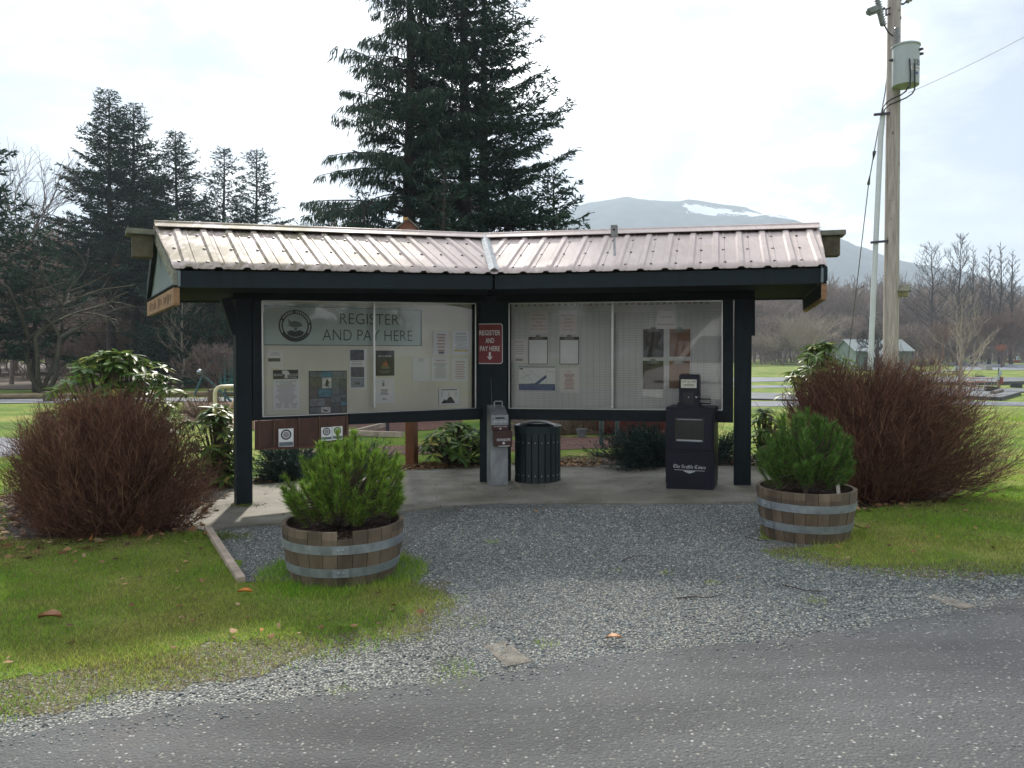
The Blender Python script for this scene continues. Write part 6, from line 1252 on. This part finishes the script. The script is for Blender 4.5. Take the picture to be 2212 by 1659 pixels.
# ================================================================ left background: log rail fence, play equipment
logm = plain('peeled_log', (.17,.125,.075), .85, var=.3, scale=3, stretch=(1,1,4), bmp=.2)
t = thing('log_fence', 'low log rail fence with stout posts in front of the left wood', 'fence', gp_(105,23.3))
for u0, u1 in ((-120,105),(105,372),(372,460),(460,560)):
    p0, p1 = gp_(u0,23.3)+U*.46, gp_(u1,23.3)+U*.46; p0.z = zat(858-.012*(u0+100),23.3); p1.z = zat(858-.012*(u1+100),23.3); mb = MB(); mb.tube([p0,p1], .085, 10); mb.build('rail', logm, t, smooth=True, auto=40)
for u in (-120,105,460,560):
    p = gp_(u,23.25); mb = MB(); mb.tube([p-U*.1, p+U*(zat(848-.012*(u+100),23.3)-p.z)], .16, 12); mb.build('post', plain('dark_log_post', (.10,.085,.06), .9, var=.3, scale=6), t, smooth=True, auto=40)
YR = 22.0; Pq = lambda u, v, dy=0: at(u, v, YR+dy)
t = thing('rope_climber', 'rope climbing frame with teal struts and steel ball joints', 'climbing frame', gp_(478,YR)); teal = plain('teal_strut', (.03,.13,.14), .35); steel = plain('ball_steel', (.35,.40,.42), .3, metal=.6); rope = plain('teal_rope', (.03,.15,.13), .7)
hub = Pq(473,763); hub2 = Pq(486,764,1.2); tips = [Pq(431,804), Pq(560,858,-.5), Pq(545,800,1.5)]
mb = MB()
for c_ in (hub, hub2, tips[0], tips[2]): mb.sphere(c_, .085, 8)
mb.build('ball_joint', steel, t, smooth=True)
for a_, b_ in ((hub, Pq(440,806)), (hub, Pq(520,806)), (hub2, Pq(560,765,1.2)), (tips[0], Pq(456,826)), (hub2, Pq(530,800,1.2)), (hub, Pq(478,838)), (Pq(456,826), Pq(500,868)), (Pq(440,806), Pq(418,858)), (hub2, Pq(486,868,1.2))): mb = MB(); mb.tube([a_, b_], .035, 8); mb.build('strut', teal, t)
mb = MB(); rs = random.Random(8)
for i in range(9):
    y = 775+10*i; mb.tube([Pq(470+rs.uniform(-4,4), y, .4), Pq(520, y+6, .4), Pq(560, y, .4)], .013, 5)
for i in range(9): u = 500+7*i; mb.tube([Pq(488, 768, .4), Pq(u, 845, .4)], .012, 5); mb.tube([Pq(u, 772, .5), Pq(u+rs.uniform(-6,6), 845, .5)], .011, 5)
for i in range(5): mb.tube([Pq(470+3*i, 840-2*i, -.3), Pq(530, 812-4*i, -.3)], .016, 5)
mb.build('net', rope, t)
creamp = plain('cream_pipe', (.52,.47,.28), .4)
def hoop_frame(u0, u1, vt, Y, r, label, mat):
    p0, p1 = gp_(u0,Y), gp_(u1,Y+.4); z = zat(vt,Y); rr_ = .12; pts = [p0-U*.1, Vector((p0.x,p0.y,z-rr_))]
    d = (p1-p0); d.z = 0; d.normalize()
    for q in (30,60,90): pts.append(Vector((p0.x,p0.y,0))+d*rr_*(1-math.cos(R(q)))+U*(z-rr_+rr_*math.sin(R(q))))
    for q in (90,60,30,0): pts.append(Vector((p1.x,p1.y,0))-d*rr_*(1-math.cos(R(q)))+U*(z-rr_+rr_*math.sin(R(q))))
    pts.append(p1-U*.1); mb = MB(); mb.tube(pts, r, 10); tag(mb.build('pipe_frame', mat, None, smooth=True, origin=p0, auto=40), label, 'play frame', 'bent pipe play frames')
hoop_frame(464, 520, 836, 15.0, .04, 'cream bent pipe frame on the bark, taller one beside the post', creamp); hoop_frame(498, 545, 868, 14.2, .03, 'tan bent pipe frame on the bark, lower one beside the post', plain('tan_pipe', (.36,.24,.13), .5))
t = thing('grill_stand', 'dark pedestal grill seen under the left board', 'grill', gnd(837,932)); p = wloc(t); mb = MB(); mb.tube([p-U*.05, p+U*.30], .035, 8); mb.build('pedestal', MATS['dark_fitting'], t); mb = MB(); mb.box(p+U*.36, (.42,.30,.12), bev=.02); mb.build('fire_box', MATS['dark_fitting'], t)
for (u0,v0,u1,v1,lb) in ((752,943,835,922,'pale border timber slanting across the bark behind the rack'),(752,941,870,945,'pale border timber along the lower edge of the bark patch')): pa, pb_ = gnd(u0,v0)+U*.05, gnd(u1,v1)+U*.05; mb = MB(); mb.bar(pa, pb_, .09, .09); tag(mb.build('border_timber', edgew, None, origin=pa), lb, 'border timber', 'pale border timbers')
# ================================================================ right background: shed, tables, fire rings, stones, people
YS = 98.0; t = thing('shed', 'pale green shed with a light metal roof behind the utility pole', 'shed', gp_(1910,YS)); zb = gz(xat(1910,YS),YS)
shg = plain('shed_green', (.16,.22,.195), .8, var=.1, scale=1); shr = plain('shed_roof_metal', (.20,.235,.245), .55, metal=.1, var=.08, scale=2, stretch=(1,1,1)); shd = plain('shed_dark', (.06,.075,.08), .8)
x0, x1 = xat(1848,YS), xat(1968,YS); ze, zr_ = zat(756,YS), zat(735,YS); D = 6
mb = MB(); mb.prism([(x0,YS,zb-.5),(x0,YS+D,zb-.5),(x0,YS+D,ze),(x0,YS+D/2,zr_),(x0,YS,ze)], (x1-x0,0,0)); mb.build('wall', shg, t)
mb = MB(); f = [Vector(q) for q in ((x0-.3,YS-.5,ze-.2),(x1+.3,YS-.5,ze-.2),(x1+.3,YS+D/2,zr_+.08),(x0-.3,YS+D/2,zr_+.08))]; mb.hexa(f, [q+U*.08 for q in f]); f = [Vector(q) for q in ((x0-.3,YS+D/2,zr_+.08),(x1+.3,YS+D/2,zr_+.08),(x1+.3,YS+D+.5,ze-.2),(x0-.3,YS+D+.5,ze-.2))]; mb.hexa(f, [q+U*.08 for q in f])
for k in range(22): x = x0+(x1-x0)*k/21; mb.bar((x,YS-.5,ze-.1),(x,YS+D/2,zr_+.18), .05, .04)
mb.build('roof', shr, t)
mb = MB(); xa, xb = xat(1882,YS-2), xat(1915,YS-2); mb.hexa([Vector(q) for q in ((xa,YS-2.2,zat(772,YS-2)),(xb,YS-2.2,zat(772,YS-2)),(xb,YS-.4,zat(757,YS)),(xa,YS-.4,zat(757,YS)))], [Vector(q)+U*.08 for q in ((xa,YS-2.2,zat(772,YS-2)),(xb,YS-2.2,zat(772,YS-2)),(xb,YS-.4,zat(757,YS)),(xa,YS-.4,zat(757,YS)))]); mb.build('porch_roof', shr, t)
mb = MB(); mb.box(((xa+xb)/2,YS-.04,(zb+zat(772,YS))/2), (xb-xa,.08,zat(772,YS)-zb)); mb.build('door', shd, t)
for xx in (x0+.08, x1-.08, xa+.1, xb-.1): mb = MB(); mb.box((xx,YS-.06 if xx in (x0+.08,x1-.08) else YS-2.1,(zb+ze)/2-.15), (.18,.10,ze-zb-.1)); mb.build('corner_post', shg, t)
# picnic tables
redw = plain('red_stained_plank', (.22,.085,.055), .7, var=.25, scale=4); steelp = plain('galvanised_pipe', (.32,.34,.36), .45, metal=.5)
def table(p, rz, label):
    t = thing('picnic_table', label, 'picnic table', p, rz, 'picnic tables at the campground')
    mb = MB(); [mb.box((0,-.30+.15*i,.745), (2.0,.135,.045)) for i in range(5)]; mb.build('tabletop', redw, t, local=True)
    for s in (-1,1): mb = MB(); [mb.box((0,s*(.66+.14*i),.44), (2.0,.125,.045)) for i in range(2)]; mb.build('bench', redw, t, local=True)
    for sx in (-1,1):
        mb = MB(); x = .72*sx; mb.tube([(x,-.30,.72),(x,-.30,.05),(x,-.72,.02)], .032, 8); mb.tube([(x,.30,.72),(x,.30,.05),(x,.72,.02)], .032, 8); mb.tube([(x,-.80,.415),(x,.80,.415)], .032, 8); mb.tube([(x,-.72,.02),(x,-.72,.41)], .028, 8); mb.tube([(x,.72,.02),(x,.72,.41)], .028, 8); mb.build('leg_frame', steelp, t, local=True)
    return t
def on(u, v): g_ = gnd(u, v); return g_
pt_ = table(on(2102,846), R(8), 'picnic table on the nearest campsite, right of the pale maple trunk')
dup(pt_, on(2119,835), R(-4), 'picnic table beyond the nearest campsite, between maple and pedestal'); dup(pt_, on(2062,817), R(3), 'picnic table farthest back, left of the pale maple trunk')
slabk = plain('dark_campsite_timber', (.055,.055,.055), .9, var=.3, scale=3)
def camp_pad(pts, label, h=.28):
    g_ = [Vector(gnd(u, v)) for u, v in pts]; zt_ = max(q.z for q in g_)+.05 if h else 0; t = thing('campsite_pad', label, 'campsite pad', (g_[0]+g_[2])/2, group='raised gravel campsite pads'); n = len(g_)
    mb = MB(); mb.prism([Vector((q.x,q.y,q.z-.3)) for q in g_], U*(.3+h)); mb.build('border', slabk, t)
    c_ = sum(g_, Vector())/n; mb = MB(); s = [c_+(q-c_)*.985 for q in g_]; mb.prism([Vector((q.x,q.y,q.z+h-.05)) for q in s], U*.056); mb.build('gravel_fill', m_slab, t)
camp_pad([(1990,859),(2163,866),(2206,853),(2086,851),(1990,850)], 'raised gravel pad nearest the camera, with an open corner at the right', .22)
camp_pad([(1960,847),(2260,849),(2260,843),(2060,839),(1960,838)], 'raised gravel pad under the nearest picnic table', .10)
camp_pad([(1940,832),(2150,832),(2270,829),(2270,822),(2090,820),(1940,820)], 'long raised gravel pad with a dark face behind the second table', .30)
camp_pad([(1600,864),(1735,867),(1745,862),(1720,853),(1600,850)], 'raised gravel pad seen between the right post and the rhododendron', .10)
m_iron = plain('rusty_black_iron', (.018,.017,.018), .7, var=.3, scale=6)
def ring_(p, label):
    t = thing('fire_ring', label, 'fire ring', p, group='iron fire rings'); mb = MB(); mb.lathe((0,0,0), [(.42,-.05),(.46,-.05),(.46,.30),(.42,.30),(.42,-.05)], 28); mb.build('ring', m_iron, t, local=True, smooth=True, auto=30)
    mb = MB(); [mb.tube([(-.36,.06*i-.27,.42),(.36,.06*i-.27,.42)], .012, 5) for i in range(10)]; mb.tube([(-.36,-.27,.42),(-.36,.27,.42)], .014, 5); mb.tube([(.36,-.27,.42),(.36,.27,.42)], .014, 5); mb.tube([(0,.42,.1),(0,.42,.55),(0,.25,.42)], .018, 6); mb.build('grate', m_iron, t, local=True); return t
fr_ = ring_(on(2142,850)+U*.2, 'black fire ring on the nearest raised pad'); dup(fr_, on(2195,837), .6, 'black fire ring close to the right edge of the picture'); dup(fr_, on(2117,818), 1.1, 'black fire ring farthest back, above the second table')
pa = on(2144,858)+U*.26; pb_ = on(2163,853)+U*.30; mb = MB(); mb.tube([pa,pb_], .16, 10); tag(mb.build('log', plain('grey_log', (.13,.115,.10), .9), None, smooth=True, origin=pa, auto=40), 'grey log lying on the nearest raised pad', 'log')
p = on(2157,846); t = thing('hookup_post', 'wooden power hookup post with grey meter boxes at the campsite', 'hookup post', p); hpx = lambda v: zat(v,p.y)-p.z; k = p.y/FP
mb = MB(); mb.box(p+U*hpx(846-42/2)*1.0+Vector((0,0,-hpx(825)/1+hpx(846-20))), (.20,.16,hpx(808)+.1)) if False else mb.box(p+U*(hpx(810)/2-.1), (.20,.16,hpx(810)+.2)); mb.build('post', plain('tan_post', (.22,.15,.08), .8), t)
mb = MB(); mb.box(p+Vector((4*k,-.1,hpx(822))), (.22,.14,15*k)); mb.build('red_panel', plain('red_panel', (.22,.04,.03), .6), t)
mb = MB(); mb.box(p+Vector((-3.5*k,-.16,hpx(816))), (3.6*k,.16,10*k), bev=.02); mb.box(p+Vector((1*k,-.16,hpx(806))), (4*k,.16,10*k), bev=.02); mb.build('meter_box', plain('meter_grey', (.34,.40,.40), .5), t); mb = MB(); mb.tube([p+U*hpx(812), p+U*hpx(794)], .04, 6); mb.build('conduit', dk, t)
con = plain('grey_concrete_block', (.22,.215,.20), .9, var=.15, scale=3)
for i, (u, v, wd) in enumerate(((2132.5,799.5,14),(2123,796,9),(2118,793.5,7.5),(2114,791.5,7),(2110,790,6))):
    p = on(u, v); k = p.y/FP; w_, h_ = wd*k, 9.5*k*(1-.06*i); mb = MB(); mb.hexa([p+Vector(q) for q in ((-w_/2,-.5,0),(w_/2,-.5,0),(w_/2,.5,0),(-w_/2,.5,0))], [p+Vector(q) for q in ((-w_/2*.75,-.3,h_),(w_/2*.75,-.3,h_),(w_/2*.75,.3,h_),(-w_/2*.75,.3,h_))]); tag(mb.build('concrete_block', con, None, origin=p), ['nearest and widest concrete block of the row','second concrete block from the near end of the row','middle concrete block of the row along the drive','concrete block next to the far end of the row','farthest concrete block of the row along the drive'][i], 'concrete block', 'concrete blocks along the drive')
p = on(2190,784); k = p.y/FP; t = thing('planter_box', 'long red-brown planter box beside the gravel drive', 'planter box', p); mb = MB(); mb.box(p+U*3*k, (23*k,1.2,6.4*k), bev=.03); mb.build('box', plain('red_brown_box', (.20,.06,.035), .8, var=.2), t); mb = MB(); mb.sphere(p+Vector((-11*k,0,7*k)), 1.6*k, 8, sc=(1,1,.5)); mb.sphere(p+Vector((-.5*k,0,6.4*k)), 1.8*k, 8, sc=(1.4,1,.45)); mb.build('white_stones', paper, t, smooth=True)
def signb(u, v, w_, h_, leg, label):
    p = on(u, v); k = p.y/FP; t = thing('notice_sign', label, 'sign', p, group='pale blue campground signs'); mb = MB(); mb.box(p+U*(leg+h_/2)*k, (w_*k,.06,h_*k)); b_ = mb.build('panel', plain('pale_blue_panel', (.42,.56,.60), .6), t); mb = MB(); mb.box(p+U*(leg+h_*.52)*k-Vector((0,.04,0)), (w_*.4*k,.02,h_*.08*k)); mb.box(p+U*(leg+h_*.3)*k-Vector((0,.04,0)), (w_*.35*k,.02,h_*.06*k)); mb.build('mark', shd, b_); mb = MB(); mb.box(p+U*leg/2*k+Vector((w_*.3*k,0.08,0)), (.12,.08,leg*k+.2)); mb.build('post', plain('tan_post', (.22,.15,.08), .8), t)
signb(2199,784,7.5,9.5,4.5,'pale blue sign board standing at the red-brown planter box'); signb(2065.5,806,7.5,12,3,'pale blue sign board partly behind the pale maple trunk')
# round evergreen bush by the shed and the orange-leaved bush
ev = leafm('bush_leaves', [(0,(.012,.028,.012)),(1,(.05,.085,.03))], .6, .2, .3); og = leafm('orange_leaves', [(0,(.16,.05,.02)),(1,(.34,.12,.045))], .7, .3, .2)
def round_bush(u, Y, wpx, v0, v1, n, mat, label, name='round_bush', stem=0):
    rg2 = np.random.default_rng(int(u)); p = gp_(u,Y); k = Y/FP; t = thing(name, label, 'bush', p); q = unit(rg2.normal(size=(n,3))); q *= (rg2.random(n)**.4)[:,None]; q = q*np.array([wpx/2*k, wpx/2*k, (v1-v0)/2*k])*rg2.uniform(.85,1.1,(n,1)); q[:,2] += zat((v0+v1)/2,Y)-p.z; s = wpx*k*.055
    npmesh('foliage', *kites(q, rg2.normal(size=(n,3))+np.array([0,0,.3]), rg2.uniform(.6,1.4,n)*s, rg2.uniform(.4,.8,n)*s), mat, t); mb = MB(); mb.tube([Vector((0,0,-.1)), Vector((0,0,max(.3,zat((v0+v1)/2,Y)-p.z)))], .06, 6); mb.build('stem', barkd, t, local=True)
round_bush(1991,97,26,774,795,2600,ev,'round evergreen bush beside the shed'); round_bush(2163,112,24,744,759,900,og,'low orange-brown leafy crown in front of the three stems','orange_bush')
# two walkers far off
def person(u, vtop, vbot, label, jacket, legs, hood):
    Y = 190.0; p = Vector((xat(u,Y), Y, zat(vbot,Y))); H = zat(vtop,Y)-p.z; s = H/1.72
    J = [(0,0,.95),(0,0,1.15),(0,0,1.40),(0,0,1.52),(0,0,1.66),(-.2,0,1.40),(-.26,.03,1.12),(-.24,-.06,.86),(.2,0,1.40),(.26,-.03,1.12),(.24,.06,.86),(-.1,0,.88),(-.11,-.1,.48),(-.12,-.05,.06),(-.12,-.2,.03),(.1,0,.88),(.12,.1,.48),(.12,.22,.08),(.12,.08,.03)]
    E = [(0,1),(1,2),(2,3),(3,4),(2,5),(5,6),(6,7),(2,8),(8,9),(9,10),(0,11),(11,12),(12,13),(13,14),(0,15),(15,16),(16,17),(17,18)]; Rr = [.16,.16,.17,.07,.115,.08,.06,.045,.08,.06,.045,.11,.075,.05,.04,.11,.075,.05,.04]
    me = bpy.data.meshes.new('person'); me.from_pydata([Vector(q)*s for q in J], E, []); me.materials.append(jacket); me.materials.append(legs); o = bpy.data.objects.new('person', me); COL.objects.link(o); o.location = p
    sk = o.modifiers.new('skin', 'SKIN'); sv = me.skin_vertices[0].data
    for i, r_ in enumerate(Rr): sv[i].radius = (r_*s, r_*s)
    sv[0].use_root = True; o.modifiers.new('smooth', 'SUBSURF').levels = 1
    dg = bpy.context.evaluated_depsgraph_get(); m2 = bpy.data.meshes.new_from_object(o.evaluated_get(dg)); o.modifiers.clear(); o.data = m2; m2.materials.clear(); m2.materials.append(jacket); m2.materials.append(legs); m2.materials.append(hood)
    for f in m2.polygons: z = f.center.z/s; f.material_index = 1 if z < .86 else 2 if z > 1.55 else 0
    tag(o, label, 'person')
skin = plain('skin_tone', (.42,.26,.19), .6); person(2129,765,778,'distant person walking in a bright pink jacket and dark trousers', plain('pink_jacket', (.50,.05,.14), .7), plain('dark_trousers', (.03,.03,.045), .8), skin); person(2114,764,778,'distant person walking in a dark purple jacket, left of the pink one', plain('purple_jacket', (.07,.05,.13), .7), MATS['dark_trousers'], skin)
# ================================================================ behind the camera: far side of the road, seen only mirrored in the glass
van = thing('camper_van', 'white camper van parked behind the camera, mirrored in the right glass', 'van', (-.35,-4.4,gz(-.35,-4.4)))
vw = plain('white_van_paint', (.78,.78,.77), .3, var=.03); vb_ = plain('dark_tinted_glass', (.01,.012,.014), .08); vr = plain('tyre_rubber', (.015,.015,.015), .8)
mb = MB(); pr = [(-2.55,.35),(-2.6,.75),(-2.45,1.0),(-1.75,1.18),(-1.15,1.85),(-.75,2.25),(-.2,2.55),(2.5,2.6),(2.62,2.4),(2.65,.4),(2.2,.32),(-2.0,.30)]
mb.prism([(x,.92,z) for x, z in pr][::-1], (0,-1.84,0)); mb.build('body', vw, van, local=True)
for x0, x1, q in ((-1.45,-.35,[(-1.5,1.22),(-.35,1.22),(-.35,1.9),(-.98,1.9)]),(0,0,[(-.2,1.3),(.9,1.3),(.9,1.95),(-.2,1.95)]),(0,0,[(1.1,1.3),(2.2,1.3),(2.2,1.95),(1.1,1.95)])): mb = MB(); mb.prism([(x,.925,z) for x, z in q][::-1], (0,.006,0)); mb.build('side_window', vb_, van, local=True)
for x in (-1.65,1.6):
    mb = MB(); mb.lathe((x,.80,.36), [(.20,.16),(.34,.15),(.36,.08),(.36,-.05),(.20,-.08)], 28, X=(1,0,0), Y=(0,0,1), Z=(0,1,0)); wh = mb.build('wheel', vr, van, local=True, smooth=True); mb = MB(); mb.lathe((x,.80,.36), [(.0001,.14),(.19,.145),(.21,.10)], 20, X=(1,0,0), Y=(0,0,1), Z=(0,1,0)); r_ = mb.build('rim', steel, van, local=True); r_.parent = wh
    mb = MB(); mb.lathe((x,-.80,.36), [(.20,-.16),(.34,-.15),(.36,-.08),(.36,.05),(.20,.08)], 28, X=(1,0,0), Y=(0,0,1), Z=(0,1,0)); mb.build('wheel', vr, van, local=True, smooth=True)
mb = MB(); mb.box((-2.5,.7,.85), (.12,.3,.16), bev=.03); mb.build('headlight', plain('lamp_lens', (.5,.5,.5), .1), van, local=True)
mb = MB(); mb.box((0,.93,.72), (4.4,.01,.06)); mb.build('trim_strip', plain('grey_trim', (.12,.12,.13), .5), van, local=True)
sp = []; rs = random.Random(5)
for i in range(40): x = rs.uniform(-45, 45); y = rs.uniform(-45, -26); sp.append((rs.choice(wv), x, y, rs.uniform(.7,1.1), rs.uniform(0,6)))
for i in range(34): x = rs.uniform(-40, 40); y = rs.uniform(-30, -22); sp.append((rs.choice(bush), x, y, rs.uniform(.8,1.3), rs.uniform(0,6)))
wood(sp, 'woodland', barkb)
for i in range(15): dup(A if i % 2 else B, Vector((-34+4.9*i+rs.uniform(-1,1), rs.uniform(-30,-26), 0)), rs.uniform(0,6), 'dark fir added unseen behind the camera to darken the glass reflections', 'firs added behind the camera for reflections', rs.uniform(.42,.55))  # unseen row added so the glass mirrors dark trees instead of bright sky
